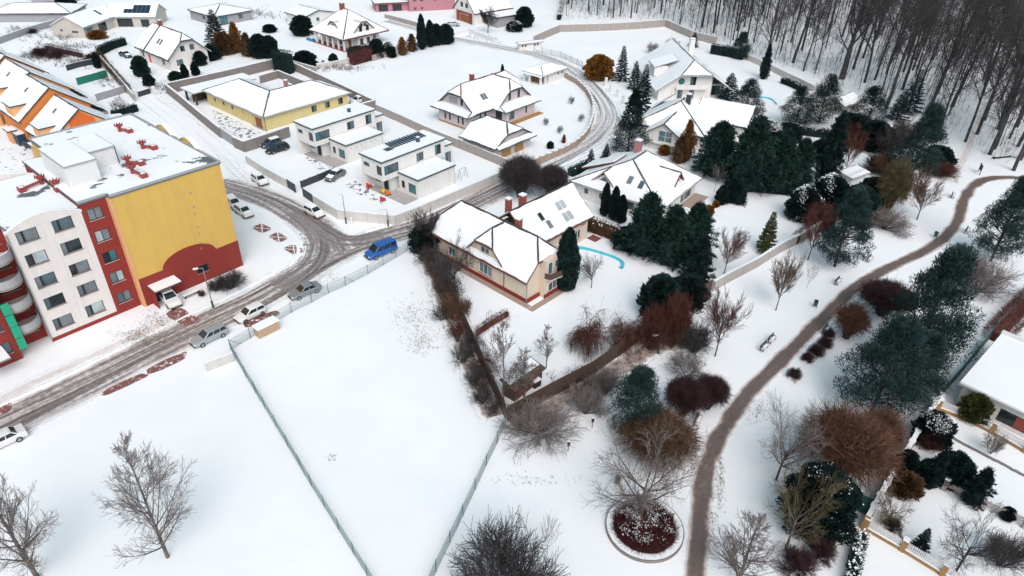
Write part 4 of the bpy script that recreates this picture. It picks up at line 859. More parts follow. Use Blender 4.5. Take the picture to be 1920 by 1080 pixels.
# helper for the simpler distant houses
def far_house(name, lab, base, a, dims, ze, zr, m, wins=None, axis='x', ends=('gable', 'gable'), edge='roof_edge_dark', cat='house', doors=None, **kw):
    c = g(*base); h = thing(name, lab, cat, (c.x, c.y, 0), R_(a)); W, D = dims
    block(h, 0, W, 0, D, ze, m, wins, doors=doors, **kw)
    pl, ln, pr = tent(-.5, W + .5, -.5, D + .5, ze, zr, axis, ends); roof(h, pl, edge, 'snow_tiles', .22, ln)
    if ends[0] in ('gable', 'half'): gable_fill(h, pr, .1, 0, D if axis == 'x' else W, ze + .01, m, ends[0] == 'half')
    if ends[1] in ('gable', 'half'): gable_fill(h, pr, (W if axis == 'x' else D) - .1, 0, D if axis == 'x' else W, ze + .01, m, ends[1] == 'half')
    return h, pr
far_house('grey_bungalow', 'low grey bungalow with a teal glass door under a plain snow roof', (405, 50), 52, (13, 14), 2.9, 4.6, 'render_grey', {'F': [(3.0, .1, 2.6, 2.3, dict(gl=('glass_teal',))), (9, 1, 1.5, 1.3)], 'L': [(6, 1.2, 1.4, 1.0)]}, 'y', ('hip', 'hip'))
h_, _ = far_house('grey_garage_house', 'long low outbuilding with snow roof left of the veranda villa', (572, 50), 50, (11, 9.5), 2.8, 4.2, 'render_cool', {'F': [(5, 1, 1.2, 1.0)]}, 'y', ('gable', 'gable'), cat='outbuilding')
pk, _ = far_house('pink_house', 'pink house with a pillared veranda at the top edge', (768, 22), 20, (16, 12), 5.4, 8.2, 'render_pink', {'F': [(2.0, 3.2, 1.2, 1.6), (4.4, 3.2, 1.2, 1.6), (9, 3.2, 1.2, 1.6), (2.0, .5, .9, .8), (4.4, .5, .9, .8)]}, 'x', ('hip', 'hip'), 'roof_edge_brown', fm='frame_brown', sill=None)
block(pk, -11, -.01, 2, 9, 2.6, 'render_pink', {'F': [(-8.5, .1, 3.2, 2.2, dict(gl=('glass_dark',), panes=(1,))), (-3.8, .1, 3.2, 2.2, dict(gl=('glass_dark',), panes=(1,)))]}, name='veranda', sill=None)
vr = part('veranda_roof', MB().box((-11.6, 1.2, 2.7), (-.02, 9.5, 2.95)), 'roof_edge_brown', pk); part('snow_cover', MB().box((-11.5, 1.3, 2.952), (-.05, 9.4, 3.12)), 'snow', vr)
gh, _ = far_house('white_garage_house', 'white gabled house with a red framed garage at the top edge', (890, 48), 40, (15, 11), 3.6, 9.5, 'render_white', {'F': [(8, 1, 1.4, 1.4)], 'L': []}, 'x', ('gable', 'gable'), 'roof_edge_brown', doors={'L': [(5.5, 5.0, 2.4, dict(m='door_brown', name='garage_door', panels=4))]})
part('brick_surround', MB().box((-.12, 1.2, 0), (-.005, 2.9, 3.3)).box((-.12, 8.1, 0), (-.005, 9.8, 3.3)).box((-.12, 2.9, 2.6), (-.005, 8.1, 3.3)), 'brick_red', gh)
for u in (4.2, 6.8): window(gh, 'L', 0, u, 4.6, 1.3, 1.4, proud=True, panes=(1,), gl=('glass_dark',), sill=None)
part('side_wing', MB().box((4, -6.5, 0), (15, -.3, 3.0)), 'render_grey', gh); sw = part('side_wing_roof', MB().box((3.6, -6.9, 3.002), (15.4, -.6, 3.25)), 'roof_edge_dark', gh); part('snow_cover', MB().box((3.7, -6.8, 3.252), (15.3, -.65, 3.4)), 'snow', sw)
far_house('slate_blue_house', 'long low house with blue grey walls in the top left corner', (85, 42), 8, (24, 12), 2.6, 4.4, 'render_grey', None, 'x', ('hip', 'hip'))[0].location = g(-20, 42)
far_house('corner_house', 'grey walled house cut off by the top edge left of the solar bungalow', (60, 5), 15, (14, 9), 4.5, 6.5, 'render_grey', {'F': [(3, 1.2, 4, 1.6, dict(panes=(1, 1, 1)))]}, 'x', ('gable', 'gable'))
# hut and small buildings near the wood
far_house('garden_hut', 'small grey garden hut with a flat snow roof behind the brown willow', (1592, 352), 35, (4.6, 5.4), 2.0, 2.35, 'render_cool', None, 'x', ('gable', 'gable'), 'roof_edge_grey', 'hut')
far_house('beige_outbuilding', 'small beige outbuilding with snow roof between the dark pines', (1578, 218), 40, (7, 5), 2.4, 3.6, 'render_beige', None, 'x', ('gable', 'gable'), 'roof_edge_grey', 'outbuilding')
far_house('gate_lodge', 'tiny white gate building with meter boxes beside the curved street', (974, 95), 28, (7, 1.2), 1.9, 2.2, 'render_white', {'F': [(1.0, .9, .6, .6), (2.0, .9, .6, .6), (5.0, .9, .6, .6, dict(gl=('brick_red',))), (5.9, .9, .6, .6, dict(gl=('brick_red',)))]}, cat='gate building', edge='roof_edge_grey', sill=None)
# bungalow at the right edge
c = g(1790, 757); rbh = thing('white_bungalow', 'white bungalow with a broad snow roof and barred garage window at the right edge', 'house', (c.x, c.y, 0), R_(43))
block(rbh, 0, 13, -14, .0, 2.9, 'render_offwhite', {'L': [(-5.6, .5, 3.2, 1.7, dict(panes=(1, 1), gl=('brick_red', 'glass_dark')))]}, sill=None)
rr = part('roof', MB().box((-.5, -14.6, 2.902), (13.6, .5, 3.15)), 'roof_edge_grey', rbh); part('snow_cover', MB().box((-.42, -14.5, 3.152), (13.5, .42, 3.36)), 'snow', rr)
part('parapet', MB().box((13.0, -14.6, 3.36), (13.6, .5, 3.6)), 'frame_white', rbh)

# ------------------------------------------------------------------ plants
def tubes(name, S, m, sides=3):
    """S: array n x 8 of p0, p1, r0, r1 -> one mesh of tapered tubes"""
    S = np.asarray(S, float); p0, p1, r0, r1 = S[:, :3], S[:, 3:6], S[:, 6:7], S[:, 7:8]
    d = p1 - p0; d /= np.maximum(np.linalg.norm(d, axis=1, keepdims=True), 1e-9)
    ref = np.where(np.abs(d[:, 2:3]) < .9, np.array([[0, 0, 1.0]]), np.array([[1.0, 0, 0]]))
    a = np.cross(d, ref); a /= np.maximum(np.linalg.norm(a, axis=1, keepdims=True), 1e-9); b = np.cross(d, a)
    V = []
    for c, r in ((p0, r0), (p1, r1)):
        for k in range(sides):
            t = 2 * math.pi * k / sides; V.append(c + (a * math.cos(t) + b * math.sin(t)) * r)
    V = np.stack(V, 1); n = len(S); base = (np.arange(n) * 2 * sides)[:, None]
    Fq = np.concatenate([base + np.array([[k, (k + 1) % sides, sides + (k + 1) % sides, sides + k]]) for k in range(sides)], 0)
    return np_mesh(name, V.reshape(-1, 3), Fq, m)
def blades(name, P, D, Ln, W, m, rng, m2=None, mask=None):
    """leaf or needle sprays: one diamond each"""
    P, D = np.asarray(P, float), np.asarray(D, float); n = len(P)
    D = D / np.maximum(np.linalg.norm(D, axis=1, keepdims=True), 1e-9)
    s = np.cross(D, rng.normal(size=(n, 3))); s /= np.maximum(np.linalg.norm(s, axis=1, keepdims=True), 1e-9)
    Ln = np.asarray(Ln).reshape(-1, 1) * np.ones((n, 1)); W = np.asarray(W).reshape(-1, 1) * np.ones((n, 1))
    V = np.stack([P, P + D * Ln * .5 + s * W, P + D * Ln, P + D * Ln * .5 - s * W], 1)
    me = np_mesh(name, V.reshape(-1, 3), np.arange(4 * n).reshape(n, 4), m)
    if m2: me.materials.append(MAT[m2]); me.polygons.foreach_set('material_index', np.asarray(mask).astype(np.int32))
    return me
def unit(v): return v / max(np.linalg.norm(v), 1e-9)
def grow(rng, S, p, d, Ln, r, lev, c):
    n = c['seg'][lev]; r_end = r * c['tap'][lev]; pts = [(p, d, r)]
    for i in range(n):
        d = unit(d + rng.normal(size=3) * c['wig'][lev] + np.array([0, 0, c['trop'][lev]])); q = p + d * Ln / n
        ra, rb = r + (r_end - r) * i / n, r + (r_end - r) * (i + 1) / n
        S.append((lev, (*p, *q, max(ra, c['rmin']), max(rb, c['rmin'])))); p = q; pts.append((p, d, rb))
    if lev + 1 >= len(c['seg']): return
    k = c['n'][lev]; t0 = c['t0'][lev]; az = rng.uniform(0, 6.28)
    for j in range(k):
        t = t0 + (1 - t0) * (j + rng.uniform(0, .9)) / k; x = t * n; i = min(int(x), n - 1); f = x - i
        pp = pts[i][0] * (1 - f) + pts[i + 1][0] * f; dd = pts[min(i + 1, n)][1]; rr = pts[i][2] * (1 - f) + pts[i + 1][2] * f
        az += 2.4 + rng.uniform(-.5, .5)
        o = unit(np.cross(dd, [math.sin(az * 1.7), math.cos(az * 1.3), .31])); o2 = np.cross(dd, o)
        side = o * math.cos(az) + o2 * math.sin(az); th = R_(c['ang'][lev] * (1 + rng.uniform(-.25, .25)))
        nd = unit(dd * math.cos(th) + side * math.sin(th))
        ln = Ln * c['rat'][lev] * c['prof'][lev](t) * rng.uniform(.75, 1.15)
        grow(rng, S, pp, nd, ln, min(rr * c['rr'][lev], ln * .026 + .006), lev + 1, c)
TREE = {}
def bare_proto(key, seed, h, r, cfg, bark, twig, stems=1, spread=0.0, split=2):
    rng = np.random.default_rng(seed); S = []
    for s in range(stems):
        a = 6.28 * s / stems + rng.uniform(0, .8); th = spread * rng.uniform(.15, 1) if stems > 1 else rng.uniform(0, spread)
        d = np.array([math.cos(a) * math.sin(th), math.sin(a) * math.sin(th), math.cos(th)])
        grow(rng, S, np.array([math.cos(a) * .15 * (stems > 1), math.sin(a) * .15 * (stems > 1), -.05]), d, cfg['len'] * h * rng.uniform(.85, 1.1), r, 0, cfg)
    A = [s for l, s in S if l < split]; B = [s for l, s in S if l >= split]
    allp = np.array([s[3:6] for _, s in S]); H_ = allp[:, 2].max(); W_ = np.percentile(np.hypot(allp[:, 0], allp[:, 1]), 97) * 2
    TREE[key] = dict(h=H_, w=W_, parts=[('trunk', tubes('trunk', A, bark, 5)), ('crown', tubes('crown', B, twig, 3))])
c1 = lambda t: 1.0
PYR = dict(len=.97, seg=(10, 6, 4, 3), tap=(.08, .15, .3, .5), wig=(.015, .03, .06, .09), trop=(.02, .06, .05, .04), n=(42, 12, 7), t0=(.10, .12, .12), ang=(58, 38, 36), rat=(.48, .44, .42), rr=(.42, .5, .6), prof=(lambda t: max(.16, 1.12 - t) * (1.0 if t > .2 else .85), lambda t: 1.15 - .6 * t, c1), rmin=.013)
OVAL = dict(len=.55, seg=(6, 6, 4, 3), tap=(.35, .15, .3, .5), wig=(.02, .04, .07, .1), trop=(.02, .085, .06, .05), n=(24, 14, 8), t0=(.34, .12, .15), ang=(50, 30, 30), rat=(1.0, .42, .45), rr=(.5, .5, .6), prof=(lambda t: 1.15 - .35 * t, lambda t: 1.15 - .6 * t, c1), rmin=.012)
SPREAD = dict(len=.42, seg=(5, 7, 5, 4), tap=(.6, .15, .3, .5), wig=(.04, .09, .13, .16), trop=(.02, .03, .03, .03), n=(14, 12, 9), t0=(.42, .15, .15), ang=(58, 42, 40), rat=(1.55, .45, .45), rr=(.55, .5, .6), prof=(lambda t: 1.0, lambda t: 1.15 - .55 * t, c1), rmin=.012)
FOREST = dict(len=.98, seg=(9, 6, 4, 3), tap=(.15, .15, .3, .5), wig=(.025, .1, .14, .16), trop=(.01, .06, .04, .03), n=(20, 7, 5), t0=(.36, .25, .2), ang=(46, 42, 42), rat=(.30, .48, .5), rr=(.5, .5, .6), prof=(lambda t: 1.2 - .75 * t, lambda t: 1.1 - .5 * t, c1), rmin=.015)
SHRUB = dict(len=.55, seg=(4, 4, 3), tap=(.4, .3, .5), wig=(.09, .12, .15), trop=(.03, .03, .02), n=(12, 8), t0=(.25, .15), ang=(34, 36), rat=(.62, .5), rr=(.6, .6), prof=(lambda t: 1.1 - .3 * t, c1), rmin=.011)
WEEP = dict(len=.52, seg=(5, 8, 6), tap=(.6, .25, .5), wig=(.08, .10, .10), trop=(.01, -.11, -.30), n=(30, 46), t0=(.42, .12), ang=(62, 50), rat=(1.05, .60), rr=(.45, .45), prof=(c1, lambda t: 1.1 - .3 * t), rmin=.013)
bare_proto('pyramid', 3, 14.0, .22, PYR, 'bark_grey', 'twig_grey')
bare_proto('pyramid2', 8, 13.0, .26, PYR, 'bark_grey', 'twig_grey')
bare_proto('oval_brown', 4, 8.0, .13, OVAL, 'bark_brown', 'twig_red')
bare_proto('oval_grey', 5, 7.5, .12, OVAL, 'bark_grey', 'twig_brown')
bare_proto('oval_dark', 6, 7.0, .12, OVAL, 'bark_dark', 'twig_dark')
bare_proto('spread', 11, 9.0, .20, SPREAD, 'bark_brown', 'twig_grey')
bare_proto('spread2', 12, 8.0, .16, SPREAD, 'bark_grey', 'twig_olive')
bare_proto('spread_dark', 13, 7.0, .16, dict(SPREAD, n=(15, 11, 8)), 'bark_dark', 'twig_dark', split=1)
for k in range(6): bare_proto('forest%d' % k, 30 + k, 20.0 + k % 3, .23 + .06 * (k % 3), dict(FOREST, n=(20 + 3 * (k % 4), 9, 6), t0=(.22 + .07 * (k % 4), .2, .2), rat=(.36, .48, .5), wig=(.02 + .014 * (k % 3), .1, .14, .16)), 'bark_dark', 'twig_dark')
bare_proto('forest_big', 41, 24.0, .75, dict(FOREST, len=.75, t0=(.33, .2, .2), n=(16, 9, 6), ang=(36, 40, 40), rat=(.62, .45, .45)), 'bark_dark', 'twig_dark')
bare_proto('sapling', 15, 5.0, .05, dict(OVAL, n=(11, 6, 3)), 'bark_grey', 'twig_grey')
bare_proto('birch', 16, 8.0, .07, dict(PYR, n=(22, 9, 5), ang=(38, 36, 38), rat=(.42, .42, .42)), 'bark_grey', 'twig_grey')
bare_proto('shrub_grey', 21, 4.5, .05, SHRUB, 'bark_brown', 'twig_grey', 26, 1.15, 1)
bare_proto('shrub_dark', 22, 4.5, .05, SHRUB, 'bark_dark', 'twig_dark', 30, 1.15, 1)
bare_proto('shrub_brown', 23, 4.0, .04, SHRUB, 'bark_brown', 'twig_brown', 34, 1.2, 1)
bare_proto('shrub_red', 24, 4.0, .04, SHRUB, 'bark_brown', 'twig_red', 60, 1.0, 1)
bare_proto('shrub_purple', 25, 3.0, .04, SHRUB, 'bark_dark', 'twig_purple', 40, 1.25, 1)
bare_proto('shrub_thin', 26, 3.5, .03, SHRUB, 'bark_grey', 'twig_grey', 10, .8, 1)
bare_proto('weeping', 27, 6.5, .16, WEEP, 'bark_brown', 'twig_red')
BRUSH = dict(SHRUB, n=(9, 6), wig=(.13, .17, .2))
bare_proto('brush', 28, 3.5, .04, BRUSH, 'bark_brown', 'twig_brown', 15, .95, 1); bare_proto('brush_dark', 29, 3.5, .04, BRUSH, 'bark_dark', 'twig_dark', 15, .95, 1); bare_proto('brush_red', 31, 3.5, .04, BRUSH, 'bark_brown', 'twig_red', 15, .95, 1)
# dense balls of fine twigs
def twig_ball(key, seed, n, m, bark, flat=.8):
    rng = np.random.default_rng(seed); S = []; T = []
    for k in range(n):
        u = rng.normal(size=3); u[2] = abs(u[2]) * 1.0 - .25; u = unit(u); lump = 1 + .13 * math.sin(u[0] * 5 + seed) * math.cos(u[1] * 4.3) + .08 * math.sin(u[2] * 7 + 2 * u[0])
        R1 = 2.0 * lump * rng.uniform(.80, 1.06); R0 = R1 * rng.uniform(.35, .75)
        a = np.array([0, 0, 1.55]) + u * R0 * np.array([1, 1, flat]); b = np.array([0, 0, 1.55]) + unit(u + rng.normal(size=3) * .30 + np.array([0, 0, .12])) * R1 * np.array([1, 1, flat])
        mid = (a + b) / 2 + rng.normal(size=3) * .05
        S.append((*a, *mid, .013, .011)); S.append((*mid, *b, .011, .006))
        e = mid + (b - mid) * .4; S.append((*e, *(e + (b - mid) * .7 + rng.normal(size=3) * .16), .009, .005))
        if k % 14 == 0: T.append((*(rng.normal(size=3) * .12 * np.array([1, 1, 0])), *a, .04, .02))
    TREE[key] = dict(h=1.55 + 2 * flat, w=4.0, parts=[('stems', tubes('stems', T, bark, 4)), ('twigs', tubes('twigs', S, m, 3))])
twig_ball('ball_orange', 51, 2100, 'twig_orange', 'bark_brown'); twig_ball('ball_brown', 52, 2600, 'twig_brown', 'bark_brown'); twig_ball('ball_dark', 53, 4200, 'twig_dark', 'bark_dark'); twig_ball('ball_purple', 54, 3600, 'twig_purple', 'bark_dark', .55); twig_ball('ball_olive', 55, 3600, 'twig_olive', 'bark_brown')

# conifers ----------------------------------------------------------
def snow_bits(P, D, rng, frac, lift=.05, up=.0):
    """small caps of snow lying on the upper outer sprays"""
    m = (D[:, 2] > up) & (rng.uniform(size=len(P)) < frac); return P[m] + np.array([0, 0, lift]), D[m] * np.array([1, 1, .3])
def conifer(key, kind, seed, m, h=10.0, w=5.0, n=9000, snow=0.0, bark='bark_dark', core=None):
    rng = np.random.default_rng(seed); P = []; D = []; Ls = []; Ws = []; S = []; MK = []
    if kind == 'spruce':
        S.append((0, 0, -.05, 0, 0, h * .97, h * .022, .02)); nb = 150
        for k in range(nb):
            t = (k / nb) ** .85; z = h * (.05 + .92 * t); Rb = w / 2 * (1 - t) ** .85 * rng.uniform(.72, 1.12) + .12; a = k * 2.4 + rng.uniform(-.3, .3)
            d = np.array([math.cos(a), math.sin(a), -.12 + .55 * t]); e = np.array([0, 0, z]) + d * Rb; S.append((0, 0, z, *e, .03, .012)); c = max(8, int(n / nb * (1 - t) * 1.7))
            f = rng.uniform(.12, 1, c) ** .7; p = np.array([0, 0, z]) + d * Rb * f[:, None] + rng.normal(size=(c, 3)) * .05
            dd = d * .8 + np.cross(d, [0, 0, 1]) * rng.normal(size=(c, 1)) * .8 + rng.normal(size=(c, 3)) * .22 + np.array([0, 0, -.12])
            P.append(p); D.append(dd); Ls.append(rng.uniform(.28, .62, c) * (1.15 - .5 * t)); Ws.append(rng.uniform(.035, .075, c))
    elif kind == 'pine':
        S.append((0, 0, -.05, 0.2, .1, h * .5, h * .022, h * .016)); S.append((0.2, .1, h * .5, 0, 0, h * .95, h * .016, .03)); nc = 150
        for k in range(nc):
            t = rng.uniform(.0, 1) ** .9; z = h * (.09 + .88 * t); prof = (1 - max(0, t - .25) / .75) ** .72 if t > .25 else .72 + .28 * t / .25
            a = k * 2.4 + rng.uniform(-.4, .4); rad = w / 2 * prof * rng.uniform(.25, 1) ** .55; c0 = np.array([rad * math.cos(a), rad * math.sin(a), z]); S.append((0.1, 0, max(z - rad * .35, .3), *c0, .05, .02))
            c = n // nc; cs = rng.uniform(.45, .85) * w / 6; q = rng.normal(size=(c, 3)); q /= np.linalg.norm(q, axis=1, keepdims=True); q *= rng.uniform(.25, 1, (c, 1)) ** .5
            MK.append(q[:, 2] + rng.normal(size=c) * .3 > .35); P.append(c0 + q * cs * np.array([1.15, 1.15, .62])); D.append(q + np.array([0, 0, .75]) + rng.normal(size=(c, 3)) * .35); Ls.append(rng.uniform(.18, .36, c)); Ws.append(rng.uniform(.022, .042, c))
    elif kind == 'cypress':
        S.append((0, 0, -.05, 0, 0, h * .6, .12, .03)); nc = 210; core = core or m
        for k in range(nc):
            f = ((k + rng.uniform()) / nc) ** .9; prf = min(1, (f + .10) * 4) ** .5 * max(0, 1 - f ** 1.8) ** .74; a = k * 2.39996 + rng.uniform(-.35, .35)
            rad = w / 2 * prf * rng.uniform(.52, 1.16) * (1 + .18 * math.sin(a * 2 + seed) * math.sin(f * 7 + seed)); o_ = np.array([math.cos(a), math.sin(a), 0]); tip = o_ * rad + np.array([0, 0, f * h * .93 + .25]); root_ = tip - (o_ * .9 + np.array([0, 0, -.1])) * min(rad, w * .2)
            c = max(10, int(n / nc)); t_ = rng.uniform(.05, 1, c); ax = unit(o_ * .85 + np.array([0, 0, .28 + .5 * f]) + rng.normal(size=3) * .18); sp = w * .055
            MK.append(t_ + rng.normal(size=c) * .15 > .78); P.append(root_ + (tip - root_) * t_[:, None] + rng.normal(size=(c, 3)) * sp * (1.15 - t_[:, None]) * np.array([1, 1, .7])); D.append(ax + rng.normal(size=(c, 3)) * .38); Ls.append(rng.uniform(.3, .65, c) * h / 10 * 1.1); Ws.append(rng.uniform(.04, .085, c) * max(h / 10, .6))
    elif kind in ('thuja', 'bush'):
        S.append((0, 0, -.05, 0, 0, h * .6, .09, .03))
        f = rng.uniform(0, 1, n) ** (.85 if kind != 'bush' else .7); a = rng.uniform(0, 6.28, n)
        if kind == 'thuja': prof = np.minimum(1, (f + .03) * 7) ** .5 * (1 - f ** 3.2) ** .75
        else: prof = np.sqrt(np.clip(1 - (f * 1.45 - .45) ** 2, 0, 1))
        lump = 1 + .13 * np.sin(a * 3 + f * 9 + seed) + .11 * np.sin(a * 5 - f * 17 + seed) + .06 * np.sin(a * 9 + f * 31)
        rad = w / 2 * prof * lump * np.clip(1 - np.abs(rng.normal(size=n)) * .16, .3, 1.05)
        P.append(np.stack([rad * np.cos(a), rad * np.sin(a), f * h * .95 + .08], 1))
        o = np.stack([np.cos(a), np.sin(a), np.zeros(n)], 1); D.append(o * {'thuja': .45, 'cypress': .9, 'bush': .8}[kind] + np.array([0, 0, {'thuja': 1.0, 'cypress': .42, 'bush': .6}[kind]]) + rng.normal(size=(n, 3)) * .33)
        Ls.append(rng.uniform(.22, .5, n) * (1.35 if kind == 'cypress' else 1)); Ws.append(rng.uniform(.05, .11, n)); core = core or m
    P = np.concatenate(P); D = np.concatenate(D); Ls = np.concatenate(Ls); Ws = np.concatenate(Ws)
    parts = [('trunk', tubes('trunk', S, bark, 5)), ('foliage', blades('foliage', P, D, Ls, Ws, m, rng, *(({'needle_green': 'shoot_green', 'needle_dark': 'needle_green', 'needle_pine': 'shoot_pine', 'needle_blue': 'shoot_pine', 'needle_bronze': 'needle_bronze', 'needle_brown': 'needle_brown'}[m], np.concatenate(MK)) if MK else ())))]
    if core:
        ring = []; nz, na = 12, 14
        for i in range(nz + 1):
            f = i / nz
            pr = {'thuja': min(1, (f + .03) * 7) ** .5 * max(0, 1 - f ** 3.2) ** .75, 'cypress': .86 * min(1, (f + .10) * 4) ** .5 * max(0, 1 - f ** 1.8) ** .74, 'bush': math.sqrt(max(0, 1 - (f * 1.45 - .45) ** 2))}[kind] * .74
            ring += [(w / 2 * pr * math.cos(6.2832 * j / na) * (1 + .1 * math.sin(j * 2.1 + i)), w / 2 * pr * math.sin(6.2832 * j / na) * (1 + .1 * math.sin(j * 2.1 + i)), f * h * .93) for j in range(na)]
        mb = MB().add(ring, [(i * na + j, i * na + (j + 1) % na, (i + 1) * na + (j + 1) % na, (i + 1) * na + j) for i in range(nz) for j in range(na)])
        parts.append(('inner_foliage', mesh(mb, core, 'inner_foliage')))
    if snow:
        n_ = D / np.linalg.norm(D, axis=1, keepdims=True); rr = np.hypot(P[:, 0], P[:, 1])
        sp, sd = snow_bits(P + n_ * Ls[:, None] * .75, n_, rng, snow * 2.6, .03, -.25)
        kk = 2.1 * np.array([1.0, 1.13, 1.31]); q_ = np.sin(sp * kk + seed); okm = (q_[:, 0] + q_[:, 1] + q_[:, 2] + .35 * rng.normal(size=len(sp)) > .75); sp, sd = sp[okm], sd[okm]
        parts.append(('snow', blades('snow', sp, sd + rng.normal(size=sd.shape) * .3, rng.uniform(.10, .30, len(sp)), rng.uniform(.03, .08, len(sp)), 'snow', rng)))
    TREE[key] = dict(h=h, w=w, parts=parts)
conifer('pine', 'pine', 61, 'needle_pine', 10, 8, 38000); conifer('pine2', 'pine', 62, 'needle_blue', 10, 8, 36000); conifer('pine_snow', 'pine', 63, 'needle_dark', 9, 7.5, 18000, .05)
conifer('spruce', 'spruce', 64, 'needle_dark', 10, 5, 9000); conifer('spruce_snow', 'spruce', 65, 'needle_blue', 9, 5, 9000, .10); conifer('spruce_blue', 'spruce', 66, 'needle_blue', 12, 6, 9000); conifer('spruce_olive', 'spruce', 67, 'needle_olive', 6, 4, 6000)
conifer('thuja', 'thuja', 68, 'needle_dark', 6, 2, 7000); conifer('thuja_green', 'thuja', 69, 'needle_green', 6, 3, 8000); conifer('thuja_bronze', 'cypress', 70, 'needle_bronze', 5, 3, 6000, core='needle_brown'); conifer('thuja_brown', 'cypress', 71, 'needle_brown', 5, 3, 6000)
conifer('cypress', 'cypress', 72, 'needle_green', 10, 8, 17000); conifer('cypress_dark', 'cypress', 73, 'needle_dark', 10, 6, 13000)
conifer('bush_green', 'bush', 74, 'needle_green', 3, 3.6, 5500); conifer('bush_dark', 'bush', 75, 'needle_dark', 3, 3.6, 5500); conifer('bush_snow', 'bush', 76, 'needle_dark', 3, 3.6, 6000, .16); conifer('bush_olive', 'bush', 77, 'needle_olive', 2.5, 3, 4500); conifer('bush_bronze', 'bush', 78, 'needle_bronze', 3, 4, 6000, core='needle_brown'); conifer('bush_brown', 'bush', 79, 'needle_brown', 2.5, 3, 4500)
conifer('yew_snow', 'bush', 80, 'needle_dark', 6, 7, 20000, .02)

def plant(key, name, cat, base, size, label, group=None, rz=None, tilt=None):
    """size = (height m, width m), or 'px' pixel top and pixel width taken at the base's distance"""
    if isinstance(size[0], tuple):                # the upright direction in the picture: settle foot and tip on one vertical
        tx, ty = size[0]; lean = (base[0] - 909.0) / (2480.0 - base[1]) * (base[1] - ty); base = ((base[0] + tx) / 2 - lean / 2, base[1]); size = ((base[0] + lean, ty), size[1])
    t = TREE[key]; b = g(*base); mp = m_per_px(*base); sec = math.hypot(CAM_H, math.hypot(b.x, b.y)) / math.hypot(b.x, b.y)
    if isinstance(size[0], tuple): h = top_z(base, size[0])
    else: h = size[0]
    w = size[1] * mp
    rnd = 0.0 if key.startswith(('spruce', 'pyramid', 'thuja', 'sapling', 'birch', 'forest')) else 0.45 if key.startswith(('pine', 'oval', 'cypress', 'spread', 'weeping')) else 0.9
    if isinstance(size[0], tuple): h = max(h * .45, h - rnd * w / 2 * (sec - 1) * 1.15)      # a broad crown's far rim shows above its apex from up here
    w *= 1 - .6 * h / CAM_H                                                                    # the crown is nearer the camera than its foot
    o = thing(name, label, cat, (b.x, b.y, -.02), random.uniform(0, 6.28) if rz is None else rz, group, (w / t['w'], w / t['w'], h / t['h']))
    for nm, me in t['parts']:
        q = link(nm, me, o)
        if nm == 'snow': q['kind'] = 'stuff'
    return o
PL = plant
# bare trees in the open
PL('pyramid', 'bare_tree', 'tree', (312, 1045), ((222, 815), 185), 'tall bare pyramid shaped tree alone on the white meadow, lower left', rz=2.0)
PL('pyramid2', 'bare_tree', 'tree', (2, 1085), ((6, 875), 165), 'bare tree half cut off by the bottom left corner')
PL('shrub_dark', 'twiggy_tree', 'tree', (955, 1120), ((950, 925), 230), 'dense dark twiggy rounded tree at the bottom edge, below the fence corner')
PL('sapling', 'young_tree', 'tree', (1024, 1042), ((1034, 958), 42), 'thin young tree beside the dense dark tree at the bottom edge')
PL('spread', 'bare_tree', 'tree', (1212, 975), ((1228, 785), 240), 'wide bare tree growing out of the round planted bed', rz=.5)
PL('shrub_grey', 'bare_shrub', 'shrub', (1012, 812), ((1015, 735), 165), 'wide bare shrub beside the corner of the dark wooden fence')
PL('ball_brown', 'willow_shrub', 'shrub', (1240, 852), ((1240, 768), 150), 'brown twiggy willow shrub left of the path, above the round bed')
PL('oval_brown', 'bare_tree', 'tree', (1348, 668), ((1368, 525), 96), 'reddish brown oval tree standing on snow between fence and path')
PL('oval_grey', 'bare_tree', 'tree', (1462, 582), ((1482, 463), 66), 'neat oval bare tree with pale trunk, nearest the green bin and bench')
PL('sapling', 'young_tree', 'tree', (1514, 541), ((1528, 488), 26), 'very thin sapling between two bare trees above the benches')
PL('oval_brown', 'bare_tree', 'tree', (1522, 488), ((1543, 372), 74), 'reddish bare tree against the snow capped garden wall')
PL('oval_grey', 'bare_tree', 'tree', (1725, 412), ((1752, 312), 70), 'round headed bare tree with pale trunk left of the path top')
PL('spread', 'bare_tree', 'tree', (1476, 900), ((1492, 738), 135), 'bare tree in front of the orange brown willow, upper of two beside it', rz=3)
PL('spread2', 'bare_tree', 'tree', (1487, 1028), ((1525, 868), 175), 'olive tinted bare tree before the snowy dark yew', rz=1)
PL('pyramid2', 'bare_tree', 'tree', (1398, 1100), ((1408, 968), 150), 'slender bare tree cut by the bottom edge right of the path')
PL('spread_dark', 'bare_tree', 'tree', (1815, 1072), ((1850, 945), 150), 'dark spreading fruit tree in the walled garden, bottom right')
PL('spread2', 'bare_tree', 'tree', (1672, 985), ((1690, 905), 95), 'small bare tree inside the garden wall, left of the dark conifers')
PL('spread_dark', 'apple_tree', 'tree', (1103, 540), ((1122, 470), 62), 'little apple tree beside the blue pool edge')
PL('weeping', 'weeping_tree', 'tree', (1107, 664), ((1112, 552), 92), 'red brown weeping tree, the larger by the fence of the cream house')
PL('weeping', 'weeping_tree', 'tree', (1165, 650), ((1178, 568), 80), 'low red brown weeping tree right of the larger weeping one', rz=2)
PL('birch', 'birch_tree', 'tree', (955, 752), ((938, 590), 88), 'bare birch nearest the fence corner in the cream garden', rz=1)
PL('birch', 'birch_tree', 'tree', (985, 745), ((985, 648), 85), 'pale wide birch next to the dark shed in the cream garden')
PL('birch', 'birch_tree', 'tree', (1022, 690), ((1032, 605), 56), 'thin pale birch in the middle of the cream garden')
PL('spread_dark', 'bare_tree', 'tree', (862, 545), ((842, 430), 110), 'dark bare tree in front of the cream house roof')
